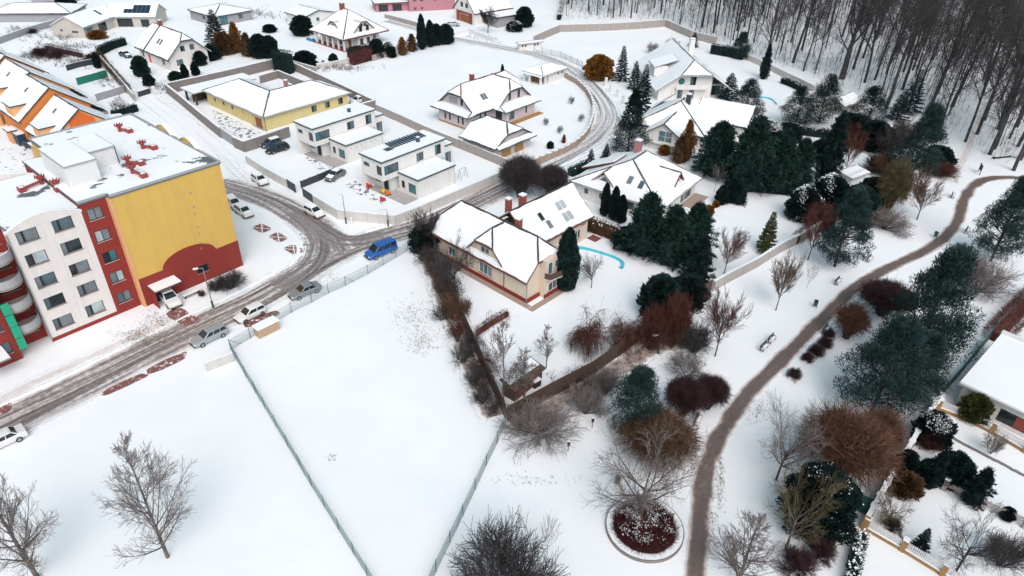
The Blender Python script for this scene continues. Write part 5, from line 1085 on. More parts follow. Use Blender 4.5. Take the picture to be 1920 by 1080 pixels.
PL('oval_dark', 'bare_tree', 'tree', (792, 470), ((798, 390), 75), 'bare tree at the road end of the hedge, beside the blue van')
PL('ball_dark', 'round_tree', 'tree', (972, 368), ((982, 290), 84), 'dark globe shaped bare tree beside the garage drive')
PL('ball_dark', 'round_tree', 'tree', (1032, 368), ((1040, 308), 66), 'smaller dark globe shaped bare tree nearer the white hipped house')
PL('shrub_grey', 'bare_shrub', 'shrub', (1848, 545), ((1855, 468), 130), 'broad bare shrub right of the big pines')
PL('ball_purple', 'low_shrub', 'shrub', (1660, 590), ((1668, 528), 104), 'low dark purple brown shrub beside the path bend')
PL('ball_orange', 'round_shrub', 'shrub', (1598, 634), ((1598, 566), 66), 'orange brown ball shrub beside the path')
PL('ball_orange', 'willow_shrub', 'shrub', (1590, 885), ((1600, 760), 185), 'big orange brown willow mound beside the walled garden', rz=1)
PL('ball_orange', 'willow_shrub', 'shrub', (1652, 850), ((1660, 765), 85), 'smaller orange brown willow mound touching the big one on its right')
PL('ball_purple', 'low_shrub', 'shrub', (1285, 778), ((1290, 705), 85), 'dark brown clipped shrub by the path, left of its pair')
PL('ball_purple', 'low_shrub', 'shrub', (1332, 765), ((1335, 702), 70), 'dark brown clipped shrub touching the path edge')
PL('yew_snow', 'yew_shrub', 'shrub', (1548, 985), ((1550, 865), 128), 'dark snow dusted yew mass behind the olive bare tree')
PL('shrub_purple', 'low_shrub', 'shrub', (1500, 1068), ((1505, 1020), 80), 'purple brown low shrub at the bottom edge below the yew')
PL('shrub_purple', 'low_shrub', 'shrub', (1545, 1045), ((1548, 1000), 60), 'small purple shrub just under the yew')
for k, (x, y, w_) in enumerate(((1490, 708, 30), (1515, 676, 26), (1532, 665, 34), (1548, 650, 32), (1555, 632, 26))):
    PL('shrub_purple', 'dwarf_shrub', 'shrub', (x, y), ((x + 2, y - w_ * .75), w_), ['lowest dwarf purple shrub standing apart beside the path', 'second lowest dwarf purple shrub in the short row', 'middle dwarf purple shrub in the short row', 'fourth dwarf purple shrub up the short row', 'top dwarf purple shrub of the short row, by a bench'][k], 'dwarf shrubs beside the path')
PL('shrub_red', 'bare_shrub', 'shrub', (1222, 655), ((1230, 555), 60), 'tall red brown thicket at the right end of the dark fence, left clump')
PL('shrub_red', 'bare_shrub', 'shrub', (1265, 650), ((1275, 530), 70), 'tall red brown thicket at the right end of the dark fence, middle clump')
PL('shrub_dark', 'bare_shrub', 'shrub', (1305, 660), ((1308, 590), 70), 'dark low thicket left of the reddish oval tree')
PL('shrub_grey', 'bare_shrub', 'shrub', (1100, 775), ((1105, 700), 85), 'grey bare shrub below the dark fence, left of the small pine')
PL('shrub_grey', 'bare_shrub', 'shrub', (1135, 740), ((1138, 670), 75), 'grey bare shrub right against the dark fence, above the small pine')
PL('shrub_thin', 'bare_shrub', 'shrub', (1290, 700), ((1290, 660), 90), 'thin grey twigs standing above the clipped brown shrubs')
PL('ball_olive', 'willow_tree', 'tree', (1675, 402), ((1680, 300), 66), 'tall brown willow ball behind the garden wall')
PL('ball_brown', 'willow_tree', 'tree', (1662, 330), ((1668, 288), 50), 'small brown willow behind the grey hut')
PL('shrub_grey', 'bare_shrub', 'shrub', (1665, 430), ((1672, 380), 95), 'bare arching shrub in front of the garden wall pine')
PL('oval_brown', 'bare_tree', 'tree', (1588, 335), ((1608, 225), 60), 'red tinged bare tree beside the tall dark cypress')
PL('shrub_red', 'bare_shrub', 'shrub', (1538, 425), ((1540, 370), 66), 'red brown shrub behind the garden wall')
PL('oval_brown', 'bare_tree', 'tree', (1365, 515), ((1372, 418), 66), 'pinkish bare tree in the white garden, left of the wall end')
PL('sapling', 'young_tree', 'tree', (1340, 360), ((1350, 300), 30), 'thin young tree right of the white hipped house')
PL('shrub_red', 'bare_shrub', 'shrub', (1775, 330), ((1765, 300), 60), 'red berried shrub beside the notice board')
PL('shrub_thin', 'bare_shrub', 'shrub', (1225, 100), ((1225, 75), 30), 'faint bare bush by the white balcony villa, left'); PL('shrub_thin', 'bare_shrub', 'shrub', (1262, 92), ((1262, 68), 30), 'faint bare bush by the white balcony villa, right')
for k, (x, y) in enumerate(((1072, 195), (1090, 228), (1050, 250), (1024, 235))): PL('shrub_thin', 'garden_shrub', 'shrub', (x, y), ((x, y - 18), 14), ['tiny bare shrub nearest the pavilion in the villa lawn', 'tiny bare shrub by the curved wall in the villa lawn', 'tiny bare shrub lowest on the villa lawn', 'tiniest bare shrub nearest the villa'][k], 'tiny shrubs on the villa lawn')
# shrub belt along the field
belt = [(798, 470, 60, 'bush_dark'), (805, 500, 60, 'brush_dark'), (822, 525, 62, 'brush_dark'), (838, 560, 60, 'brush_dark'), (850, 598, 64, 'brush'), (828, 600, 46, 'brush_dark'), (858, 640, 56, 'brush_red'), (868, 680, 62, 'brush_dark'), (885, 650, 50, 'brush_dark'), (888, 720, 52, 'brush_dark'), (905, 755, 54, 'brush_dark'), (925, 775, 46, 'brush_dark'), (915, 700, 44, 'brush_red'), (872, 588, 40, 'brush_red'), (840, 515, 46, 'brush_dark')]
BL = ['dark evergreen bush at the road end of the field hedge', 'dark bare bush second from the road in the field hedge', 'dark twiggy bush third along the field hedge', 'dark twiggy bush fourth along the field hedge', 'brown bush midway along the field hedge', 'low dark bush on the field side of the hedge middle', 'red brown bush in the lower half of the field hedge', 'dark bush leaning into the field, lower half of the hedge', 'dark bush on the garden side of the lower hedge', 'dark bush low in the field hedge', 'dark twiggy bush on the field side near the fence corner', 'dark bush closest to the fence corner', 'red brown bush by the fence near its corner', 'small red bush on the garden side of the middle hedge', 'dark bush by the wall of the cream house']
for (x, y, w_, k), l in zip(belt, BL): PL(k, 'hedge_bush', 'shrub', (x, y), ((x, y - w_ * .8), w_ * .98), l, 'bushes along the field edge')
# evergreens
PL('pine', 'pine_tree', 'tree', (1198, 808), ((1200, 682), 118), 'small dense pine below the dark fence')
PL('pine', 'pine_tree', 'tree', (1715, 690), ((1805, 458), 175), 'largest pine, right of the path, upper of the near pair', rz=2)
PL('pine2', 'pine_tree', 'tree', (1645, 768), ((1702, 590), 172), 'broad pine, lower of the near pair beside the white bungalow', rz=4)
PL('pine', 'pine_tree', 'tree', (1700, 742), ((1755, 620), 120), 'pine wedged between the two large ones', rz=1)
PL('pine2', 'pine_tree', 'tree', (1578, 500), ((1602, 352), 110), 'pine standing in the park before the garden wall')
PL('pine2', 'pine_tree', 'tree', (1888, 490), ((1905, 330), 110), 'pine at the right picture edge above the brown hedge')
PL('pine', 'pine_tree', 'tree', (1724, 345), ((1738, 195), 100), 'tall pine at the foot of the wood behind the wall')
PL('pine_snow', 'pine_tree', 'tree', (1180, 292), ((1185, 200), 84), 'snow dusted pine where the street straightens, by the white villa')
PL('thuja_green', 'columnar_conifer', 'tree', (1064, 543), ((1065, 428), 46), 'big dark column conifer against the cream house')
for k, (x, y, tp, w_) in enumerate(((1136, 405, 343, 17), (1153, 412, 350, 20), (1166, 418, 366, 20))): PL('thuja', 'columnar_conifer', 'tree', (x, y), ((x, tp), w_), ['leftmost slim dark cypress of the three by the white hipped house', 'middle slim dark cypress of the three by the white hipped house', 'right hand slim dark cypress of the three by the white hipped house'][k], 'three slim cypresses')
PL('cypress', 'large_conifer', 'tree', (1212, 472), ((1220, 358), 108), 'large feathery conifer, left of the cluster before the white hipped house'); PL('cypress', 'large_conifer', 'tree', (1258, 490), ((1268, 382), 108), 'large feathery conifer, centre front of the cluster', rz=2); PL('cypress', 'large_conifer', 'tree', (1300, 482), ((1310, 378), 98), 'large feathery conifer, right of the cluster', rz=4); PL('bush_dark', 'evergreen_bush', 'shrub', (1180, 465), ((1182, 425), 55), 'dark evergreen bush filling the cluster foot on the left')
PL('cypress_dark', 'dark_conifer', 'tree', (1312, 528), ((1315, 440), 62), 'dark conifer at the garden corner by the dark fence'); PL('bush_green', 'evergreen_bush', 'shrub', (1238, 590), ((1240, 515), 70), 'dark green bush at the end of the lawn, near the red thicket'); PL('bush_dark', 'evergreen_bush', 'shrub', (1290, 572), ((1292, 515), 68), 'dark bush under the dark conifer by the fence')
big = [(1348, 325, 226, 108), (1412, 352, 216, 122), (1464, 356, 240, 100), (1500, 356, 258, 80)]
for k, (x, y, tp, w_) in enumerate(big): PL('cypress', 'large_conifer', 'tree', (x, y), ((x + 4, tp), w_), ['leftmost of the great dark green conifers behind the white houses', 'second of the great dark green conifers, the widest', 'third of the great dark green conifers', 'rightmost of the great dark green conifers'][k], 'great conifers between the villas', rz=k * 1.3)
PL('cypress_dark', 'dark_conifer', 'tree', (1558, 350), ((1572, 208), 56), 'tall black green cypress right of the great conifers')
PL('spruce', 'spruce_tree', 'tree', (1166, 152), ((1169, 84), 32), 'dark spruce beside the bronze round bush'); PL('spruce', 'spruce_tree', 'tree', (1190, 168), ((1193, 113), 28), 'dark pointed spruce left of the white balcony villa'); PL('spruce', 'spruce_tree', 'tree', (1206, 215), ((1210, 118), 42), 'tall dark spruce in the row left of the white villas'); PL('cypress_dark', 'dark_conifer', 'tree', (1188, 235), ((1192, 165), 44), 'dark conifer lower in the row left of the white villas')
PL('spruce_snow', 'spruce_tree', 'tree', (1368, 188), ((1370, 136), 44), 'snow dusted spruce by the round pool'); PL('pine_snow', 'pine_tree', 'tree', (1402, 226), ((1404, 146), 70), 'dark pine between snowy spruce and round pool'); PL('spruce_snow', 'spruce_tree', 'tree', (1388, 240), ((1390, 196), 40), 'snow dusted spruce in front of the dark pine')
PL('pine_snow', 'pine_tree', 'tree', (1497, 236), ((1502, 162), 72), 'snow flecked pine below the pool terrace'); PL('pine_snow', 'pine_tree', 'tree', (1545, 232), ((1552, 138), 76), 'snow flecked pine at the edge of the wood, taller one'); PL('pine_snow', 'pine_tree', 'tree', (1628, 240), ((1640, 160), 80), 'snow flecked pine right of the beige outbuilding')
PL('spruce_blue', 'spruce_tree', 'tree', (1708, 212), ((1724, 128), 56), 'blue green spruce standing inside the wood edge'); PL('spruce_blue', 'spruce_tree', 'tree', (1685, 225), ((1695, 170), 48), 'lower blue green spruce in front of the other one'); PL('pine', 'pine_tree', 'tree', (1395, 110), ((1388, 60), 40), 'slim dark pine beside the hedge at the top of the pool garden')
PL('spruce', 'spruce_tree', 'tree', (1300, 88), ((1303, 60), 22), 'small spruce at the end of the concrete panel wall'); PL('cypress_dark', 'dark_conifer', 'tree', (1436, 148), ((1440, 82), 22), 'slim dark tree at the top of the pool terrace')
PL('bush_snow', 'evergreen_bush', 'shrub', (1508, 410), ((1510, 352), 56), 'blue grey snowy bush beside the white garden'); PL('bush_snow', 'evergreen_bush', 'shrub', (1560, 385), ((1560, 330), 62), 'dark snowy bush in front of the grey hut'); PL('bush_dark', 'evergreen_bush', 'shrub', (1640, 388), ((1640, 335), 60), 'dark bush right of the grey hut')
PL('spruce_olive', 'young_conifer', 'tree', (1440, 472), ((1447, 396), 38), 'yellow green young conifer on the white lawn')
for k, (x, y, tp, w_, kk) in enumerate(((1355, 382, 348, 22, 'bush_dark'), (1374, 380, 335, 22, 'thuja'), (1388, 383, 342, 20, 'thuja_green'), (1396, 385, 350, 16, 'spruce'))): PL(kk, 'small_conifer', 'tree', (x, y), ((x, tp), w_), ['round dark bush on the left of the lawn conifer group', 'tallest of the lawn conifer group', 'green cone beside the tallest of the lawn group', 'rightmost small cone of the lawn group'][k], 'small conifers on the white lawn')
PL('bush_bronze', 'bronze_bush', 'shrub', (1126, 148), ((1122, 104), 52), 'bronze gold clipped round bush beside the curved street'); PL('thuja_bronze', 'bronze_conifer', 'tree', (1288, 300), ((1291, 226), 40), 'bronze gold cone conifer before the gable villa'); PL('thuja_brown', 'brown_conifer', 'tree', (1275, 305), ((1276, 255), 34), 'olive brown conifer beside the bronze cone'); PL('bush_bronze', 'bronze_bush', 'shrub', (1246, 290), ((1246, 272), 20), 'small bronze bush under the gable villa')
PL('bush_bronze', 'bronze_bush', 'shrub', (1330, 400), ((1330, 385), 18), 'little golden bush at the corner of the white hipped house'); PL('bush_bronze', 'bronze_bush', 'shrub', (1342, 388), ((1344, 376), 12), 'tiniest golden bush beyond the little one')
PL('spruce_snow', 'spruce_tree', 'tree', (1108, 316), ((1108, 278), 24), 'small blue spruce beside the street hedge'); PL('spruce', 'spruce_tree', 'tree', (1137, 300), ((1138, 268), 22), 'small dark spruce next to the blue one by the street')
for k, (x, y, tp, w_, kk) in enumerate(((1598, 265, 215, 66, 'bush_dark'), (1640, 278, 228, 70, 'bush_dark'), (1672, 290, 225, 74, 'shrub_dark'), (1705, 268, 215, 70, 'shrub_dark'), (1650, 322, 285, 60, 'shrub_purple'), (1760, 312, 275, 54, 'bush_green'), (1440, 262, 228, 54, 'bush_snow'), (1478, 262, 232, 52, 'bush_dark'), (1610, 410, 350, 70, 'bush_green'), (1545, 300, 262, 50, 'bush_dark'))):
    PL(kk, 'thicket_bush', 'shrub', (x, y), ((x, tp), w_), ['dark bush under the beige outbuilding, left', 'dark bush below the snow flecked pine at the wood edge', 'dark bare thicket left of the tall wood edge pine', 'dark bare thicket behind the tall wood edge pine', 'purple low thicket above the brown willows', 'small green bush right of the tall wood edge pine', 'snow flecked bush behind the great conifers', 'dark bush between the snowy pines and great conifers', 'green bush behind the park pine at the garden wall', 'dark bush at the foot of the tall black cypress'][k])
# upper left gardens
PL('spruce', 'spruce_tree', 'tree', (403, 82), ((399, 16), 46), 'dark spruce before the grey bungalow')
for k, (x, y, tp, w_, kk) in enumerate(((440, 98, 42, 36, 'thuja_bronze'), (418, 102, 62, 34, 'bush_brown'), (462, 105, 62, 34, 'thuja_brown'), (485, 108, 65, 34, 'bush_dark'), (505, 108, 68, 30, 'bush_dark'), (395, 112, 85, 30, 'bush_dark'), (372, 122, 95, 26, 'bush_dark'), (345, 146, 120, 13, 'thuja'), (365, 142, 115, 14, 'thuja'), (328, 152, 134, 22, 'bush_green'))):
    PL(kk, 'garden_conifer', 'tree', (x, y), ((x, tp), w_), ['bronze topped conifer beside the dark spruce', 'brown bush at the foot of the dark spruce', 'brown conifer right of the bronze topped one', 'dark bush in the hedge belt behind the yellow bungalow wall', 'dark bush at the right end of that hedge belt', 'dark bush at the left end of that hedge belt', 'dark bush by the cross windows of the white half hipped house', 'slim cone left of two below the cross windows', 'slim cone right of two below the cross windows', 'round green bush at the house corner below the cross windows'][k], 'conifers behind the yellow bungalow')
for k, (x, y, tp, w_, kk) in enumerate(((262, 142, 106, 28, 'bush_green'), (278, 160, 140, 20, 'bush_dark'), (180, 128, 98, 12, 'thuja'))): PL(kk, 'garden_bush', 'shrub', (x, y), ((x, tp), w_), ['green bush next to the parked blue car', 'low dark bush in the drive below the green one', 'slim dark cone by the green tarpaulin garden'][k])
for k, (x, y, tp, w_, kk) in enumerate(((706, 108, 74, 28, 'bush_dark'), (729, 105, 80, 22, 'bush_snow'), (754, 103, 70, 26, 'thuja_bronze'), (772, 96, 64, 26, 'thuja_brown'), (790, 93, 27, 17, 'thuja'), (806, 88, 38, 18, 'thuja'), (818, 84, 46, 26, 'bush_dark'), (836, 82, 46, 28, 'bush_dark'), (735, 108, 88, 14, 'thuja'), (625, 122, 100, 18, 'thuja_green'), (606, 126, 112, 14, 'spruce'), (590, 128, 114, 16, 'bush_dark'), (565, 66, 30, 38, 'bush_dark'), (505, 60, 46, 24, 'bush_dark'), (570, 122, 96, 40, 'bush_dark'), (672, 100, 88, 36, 'bush_brown'))):
    PL(kk, 'garden_conifer', 'tree', (x, y), ((x, tp), w_), ['dark bush at the right front of the veranda villa', 'snow flecked bush right of the veranda villa', 'bronze cone in the row by the field', 'brown cone in the row by the field', 'tallest slim cypress in the row by the field', 'second slim cypress in the row by the field', 'dark round conifer near the row end', 'dark round conifer ending the row by the street', 'small slim cone between the villa and the bronze cone', 'green cone alone on the veranda lawn', 'tiny spruce on the veranda lawn', 'dark low bush on the veranda lawn corner', 'dark conifer left of the veranda villa', 'dark bush by the low grey outbuilding', 'dark bush behind the tall clipped hedge block', 'brown bush under the veranda corner'][k], 'conifers round the veranda villa')
PL('bush_dark', 'evergreen_bush', 'shrub', (983, 50), ((984, 14), 32), 'dark round bush at the white garage house'); PL('bush_snow', 'evergreen_bush', 'shrub', (965, 58), ((965, 40), 28), 'snowy low bush beside the dark round one'); PL('oval_dark', 'bare_tree', 'tree', (912, 62), ((918, 10), 42), 'bare tree before the white garage house')
PL('bush_green', 'evergreen_bush', 'shrub', (1032, 278), ((1032, 265), 12), 'small clipped ball beside the garage'); PL('thuja', 'columnar_conifer', 'tree', (942, 140), ((942, 120), 6), 'tiny slim cypress behind the half hipped villa')
PL('thuja_bronze', 'bronze_conifer', 'tree', (1057, 268), ((1058, 252), 10), 'tiny bronze cone by the villa gate')
for k, (x, y, w_) in enumerate(((95, 22, 22), (118, 16, 26), (135, 12, 16))): PL('bush_dark', 'evergreen_bush', 'shrub', (x, y), ((x, y - w_ * .8), w_), ['dark ball bush left of three by the red piers', 'middle dark ball bush by the red piers', 'small dark ball bush right of three by the red piers'][k])
for k, (x, y, w_) in enumerate(((182, 72, 30), (75, 105, 40), (105, 108, 36), (175, 115, 40), (60, 62, 20))): PL('bush_bronze' if k == 0 else 'shrub_purple', 'garden_shrub', 'shrub', (x, y), ((x, y - w_ * .5), w_), ['golden grass clump before the beige solar bungalow', 'purple brown shrub left in the terrace gardens', 'purple brown shrub right of the first in the terrace gardens', 'brown shrub by the slim cone in the terrace gardens', 'brown shrub beside the far street'][k])
# walled garden, lower right
for k, (x, y, tp, w_, kk) in enumerate(((1700, 895, 845, 40, 'bush_dark'), (1738, 905, 862, 34, 'bush_green'), (1758, 912, 842, 38, 'cypress_dark'), (1792, 905, 850, 60, 'bush_green'), (1840, 942, 876, 52, 'cypress_dark'), (1732, 1035, 990, 36, 'spruce'), (1832, 785, 742, 48, 'bush_olive'), (1892, 972, 952, 24, 'bush_dark'), (1700, 920, 885, 56, 'bush_brown'), (1678, 990, 965, 36, 'shrub_purple'), (1755, 828, 775, 62, 'bush_snow'))):
    PL(kk, 'garden_evergreen', 'shrub', (x, y), ((x, tp), w_), ['dark clipped bush against the garden wall', 'low green bush left of the pointed garden conifer', 'pointed dark conifer in the walled garden', 'wide green bush right of the pointed garden conifer', 'dark cone conifer by the picket fence', 'little spruce at the bottom of the walled garden', 'yellow green round bush beside the barred window', 'small dark ball at the picket fence', 'brown spreading bush below the dark clipped one', 'low purple shrub at the foot of the garden wall', 'snow covered bush in the top corner of the walled garden'][k])
PL('shrub_red', 'bare_shrub', 'shrub', (1752, 842), ((1752, 800), 42), 'red twigged shrub under the snow covered bush'); PL('shrub_thin', 'bare_shrub', 'shrub', (1865, 850), ((1875, 800), 46), 'thin bare shrub below the barred window'); PL('shrub_dark', 'bare_shrub', 'shrub', (1900, 1060), ((1900, 990), 90), 'dark tangled shrub in the bottom right corner')
PL('shrub_dark', 'bare_shrub', 'shrub', (430, 540), ((430, 500), 60), 'dark bare shrub against the red base of the apartment block'); PL('shrub_dark', 'bare_shrub', 'shrub', (404, 545), ((402, 520), 34), 'smaller dark shrub left of the one at the apartment base'); PL('shrub_dark', 'dwarf_shrub', 'shrub', (377, 556), ((377, 540), 14), 'tiny dark shrub near the leaning frame at the apartment base')

# ------------------------------------------------------------------ the wood
rngf = random.Random(5); wood = []; tries = 0
edge = [(1058, 48), (1247, 40), (1345, 84), (1420, 110), (1530, 150), (1640, 190), (1725, 225), (1790, 265), (1850, 300), (1990, 345)]
def edge_y(x):
    for (a, b), (c_, d) in zip(edge, edge[1:]):
        if a <= x <= c_: return b + (d - b) * (x - a) / (c_ - a)
    return 1e9
fixed = [(1316, 52, 4), (1344, 46, 3), (1382, 58, 5), (1434, 118, 4), (1455, 78, 3), (1487, 118, 2), (1578, 148, 'b'), (1600, 130, 2), (1621, 155, 1), (1640, 150, 3), (1660, 205, 5), (1746, 200, 4), (1810, 266, 1), (1855, 290, 4), (1865, 280, 0), (1892, 260, 3), (1900, 320, 2), (1912, 300, 5), (1908, 275, 1), (1765, 232, 0), (1785, 200, 2), (1832, 252, 4), (1846, 226, 1), (1872, 243, 5), (1886, 212, 3), (1760, 168, 1), (1722, 176, 0), (1692, 168, 4), (1842, 178, 5), (1906, 238, 2), (1876, 188, 0), (1800, 150, 3), (1668, 120, 2)]
for x, y, k in fixed:
    p = g(x, y); wood.append((p.x, p.y)); key = 'forest_big' if k == 'b' else 'forest%d' % k; t = TREE[key]
    s = rngf.uniform(1.05, 1.4); o = thing('forest_tree', 'tall bare dark trunked tree standing in the snowy wood' if k != 'b' else 'thickest forked bare tree at the edge of the snowy wood', 'tree', (p.x, p.y, -.05), rngf.uniform(0, 6.28), 'bare trees of the wood', (s, s, s * rngf.uniform(.95, 1.15)))
    for nm, me in t['parts']: link(nm, me, o)
while len(wood) < 235 and tries < 30000:
    tries += 1; X, Y = rngf.uniform(8, 235), rngf.uniform(105, 292)
    v = ROT.T @ np.array([X, Y, -CAM_H]); px, py = 960 + F_PX * v[0] / v[2], 540 + F_PX * v[1] / v[2]
    if not (1058 < px < 1985) or py > edge_y(px) - 3 or py < -75: continue
    if px < 1260 and py > 36: continue
    if abs(px - (1800 + (318 - py) * .28)) < 22 and py > 190: continue
    dmin = 3.4 if rngf.random() < .35 else 5.0
    if any((X - a) ** 2 + (Y - b) ** 2 < dmin ** 2 for a, b in wood): continue
    wood.append((X, Y)); t = TREE['forest%d' % rngf.randrange(6)]; s = rngf.uniform(.6, 1.25)
    o = thing('forest_tree', 'tall bare dark trunked tree standing in the snowy wood', 'tree', (X, Y, -.05), rngf.uniform(0, 6.28), 'bare trees of the wood', (s * .85, s * .85, s * rngf.uniform(.95, 1.3)))
    for nm, me in t['parts']: link(nm, me, o)
def far_wood():
    rng = np.random.default_rng(12); S = []; pts = []; tries = 0
    while len(pts) < 430 and tries < 60000:
        tries += 1; X, Y = rng.uniform(8, 240), rng.uniform(105, 300); v = ROT.T @ np.array([X, Y, -CAM_H]); px, py = 960 + F_PX * v[0] / v[2], 540 + F_PX * v[1] / v[2]
        if not (1060 < px < 1985) or py > edge_y(px) - 6 or py < -90 or (px < 1260 and py > 34): continue
        if abs(px - (1800 + (318 - py) * .28)) < 22 and py > 190: continue
        if any((X - a) ** 2 + (Y - b) ** 2 < 1.6 ** 2 for a, b in wood): continue
        if any((X - a) ** 2 + (Y - b) ** 2 < 2.6 ** 2 for a, b in pts): continue
        pts.append((X, Y)); h = rng.uniform(8, 19); d = unit(np.array([rng.normal() * .06, rng.normal() * .06, 1])); p = np.array([X, Y, -.05]); r = h * .006
        m_ = p + d * h * .5 + rng.normal(size=3) * .2; q = m_ + unit(d + rng.normal(size=3) * .05) * h * .5; S += [(*p, *m_, r, r * .7), (*m_, *q, r * .7, .02)]
        for k in range(15):
            t = rng.uniform(.25, 1); a = (p + (m_ - p) * t * 2) if t < .5 else (m_ + (q - m_) * (t - .5) * 2); e = a + unit(rng.normal(size=3) * np.array([1, 1, .3]) + np.array([0, 0, .9])) * h * rng.uniform(.07, .2) * (1.2 - t * .6); S.append((*a, *e, .03, .015))
            for j in range(3): f = a + (e - a) * rng.uniform(.3, 1); S.append((*f, *(f + unit(rng.normal(size=3) + np.array([0, 0, .7])) * h * .06), .018, .01))
    o = link('far_trees', tubes('far_trees', S, 'twig_brush', 4)); tag(o, 'mass of thinner bare trees filling the wood between the big trunks', 'trees', kind='stuff')
far_wood()
# undergrowth: thin saplings and brush nobody could count
def undergrowth():
    rng = np.random.default_rng(9); S = []; n = 0
    while n < 4400:
        X, Y = rng.uniform(8, 220), rng.uniform(105, 290); v = ROT.T @ np.array([X, Y, -CAM_H]); px, py = 960 + F_PX * v[0] / v[2], 540 + F_PX * v[1] / v[2]
        if not (1060 < px < 1970) or py > edge_y(px) - 2 or py < -40 or (px < 1260 and py > 38): continue
        if abs(px - (1800 + (318 - py) * .28)) < 16 and py > 190: continue
        n += 1; hh_ = rng.uniform(.6, 5.5) if rng.random() < .5 else rng.uniform(.5, 2); p = np.array([X, Y, -.05]); d = unit(np.array([rng.normal() * .15, rng.normal() * .15, 1])); q = p + d * hh_
        S.append((*p, *q, .018 + hh_ * .006, .012))
        for k in range(5):
            t = rng.uniform(.25, 1); a = p + d * hh_ * t; e = a + unit(rng.normal(size=3) + np.array([0, 0, .9])) * hh_ * rng.uniform(.15, .4); S.append((*a, *e, .016, .01))
            for j in range(2): f = a + (e - a) * rng.uniform(.3, .9); S.append((*f, *(f + unit(rng.normal(size=3) + np.array([0, 0, .6])) * hh_ * .14), .012, .008))
    o = link('undergrowth', tubes('undergrowth', S, 'twig_brush', 3)); tag(o, 'tangled saplings and brush on the floor of the wood', 'undergrowth', kind='stuff')
undergrowth()

# ------------------------------------------------------------------ walls and fences
def wall_run(name, label, pts, h, m, cat='wall', bay=3.0, t=0.25, post=None, cap='snow', panel='wall_panel', gap=0.0, pt=0.34, ph=0.12, z_px=None, capt=0.10):
    """a wall along pixel points: each bay a panel with its own snow cap, posts between"""
    P = [g(*q[:2], z_px if z_px is not None else 0.0) for q in pts]; P = [Vector((p.x, p.y, 0)) for p in P]
    root = thing(name, label, cat, P[0]); o = P[0]
    for a, b in zip(P, P[1:]):
        L_ = (b - a).length
        if L_ < .05: continue
        d = (b - a) / L_; n = max(1, round(L_ / bay)); s = L_ / n; rz = math.atan2(d.y, d.x)
        for k in range(n):
            c = a + d * (s * (k + .5)) - o; dz = random.uniform(-.012, .012)
            ubox(panel, m, root, (c.x, c.y, h / 2 + gap / 2), (s - .03, t, h - gap), rz)
            if cap: ubox('snow_cap', cap, root, (c.x, c.y, h + capt / 2 + dz + .015), (s - .05, t + .08, capt), rz)
            if post:
                q = a + d * (s * k) - o; ubox('post', post, root, (q.x, q.y, (h + ph) / 2), (pt, pt, h + ph), rz)
                if cap: ubox('snow_cap', cap, root, (q.x, q.y, h + ph + .05), (pt + .1, pt + .1, .09), rz)
        if post:
            q = b - o; ubox('post', post, root, (q.x, q.y, (h + ph) / 2), (pt * .99, pt * .99, h + ph), rz)
    return root
WIRE = {}
def wire_mesh(mat, pitch=0.14, r=0.007, bay=3.0, h=1.6):
    if mat in WIRE: return WIRE[mat]
    S = []; n = int((bay + h) / pitch)
    for k in range(n):
        x = -h + k * pitch
        for sg in (0, 1):
            xa, xb = x, x + h; za, zb = (0, h) if sg == 0 else (h, 0)
            t0 = max(0, -xa / h); t1 = min(1, (bay - xa) / h)
            if t1 <= t0: continue
            S.append((xa + h * t0, 0, za + (zb - za) * t0, xa + h * t1, 0, za + (zb - za) * t1, r, r))
    for z in (.05, h * .5, h - .03): S.append((0, 0, z, bay, 0, z, r * 1.6, r * 1.6))
    WIRE[mat] = tubes('wire_mesh', S, mat, 3); return WIRE[mat]
POST = {}
def post_mesh(m, r=.035):
    if m not in POST: POST[m] = mesh(MB().cyl((0, 0, 0), (0, 0, 1), r, n=6), m, 'post')
    return POST[m]
def wire_fence(name, label, pts, h=1.6, pm='metal_green', wm='wire_green', bay=3.0, braces=()):
    P = [g(*q) for q in pts]; root = thing(name, label, 'fence', P[0]); o = P[0]; me = wire_mesh(wm)
    for a, b in zip(P, P[1:]):
        L_ = (b - a).length; d = (b - a) / L_; n = max(1, round(L_ / bay)); s = L_ / n; rz = math.atan2(d.y, d.x)
        for k in range(n):
            q = a + d * (s * k) - o; link('post', post_mesh(pm), root, q, 0, (1, 1, h + .12 + random.uniform(-.04, .04)))
            w_ = link('wire_mesh', me, root, q, rz, (s / 3.0, 1, h / 1.6)); w_['kind'] = 'stuff'
            if random.random() < .18:
                part('brace', MB().cyl(q + Vector((0, 0, h)), q + d * 1.5, .025, n=5), pm, root)
        q = b - o; link('post', post_mesh(pm), root, q, 0, (1, 1, h + .12))
    return root
# yellow bungalow compound
wall_run('compound_wall', 'grey brown stepped wall with snow caps in front of the yellow bungalow, along the lane', [(309, 157), (336, 178), (372, 208), (411, 239)], 2.2, 'wall_block', z_px=2.2, bay=2.6, t=.3, capt=.16)
wall_run('compound_wall', 'grey brown wall between the yellow bungalow drive and the black cars', [(436, 256), (456, 265), (500, 251), (541, 237)], 2.2, 'wall_block', z_px=2.2, bay=2.6, t=.3, capt=.16)
wall_run('metal_gate', 'grey blue sliding gate in the yellow bungalow wall', [(413, 241), (434, 255)], 2.0, 'metal_grey', 'gate', z_px=2.0, bay=.9, t=.08, cap=None, panel='gate_panel')
wall_run('compound_wall', 'long grey brown wall behind the yellow bungalow, below the cross windowed house', [(309, 157), (360, 146), (420, 133), (516, 110)], 2.4, 'wall_block', z_px=2.4, bay=3.4, t=.3, capt=.14)
wall_run('courtyard_wall', 'grey courtyard wall round the small yard behind the yellow bungalow', [(486, 142), (521, 132), (568, 151)], 1.9, 'wall_block', z_px=1.9, bay=3.0, t=.25)
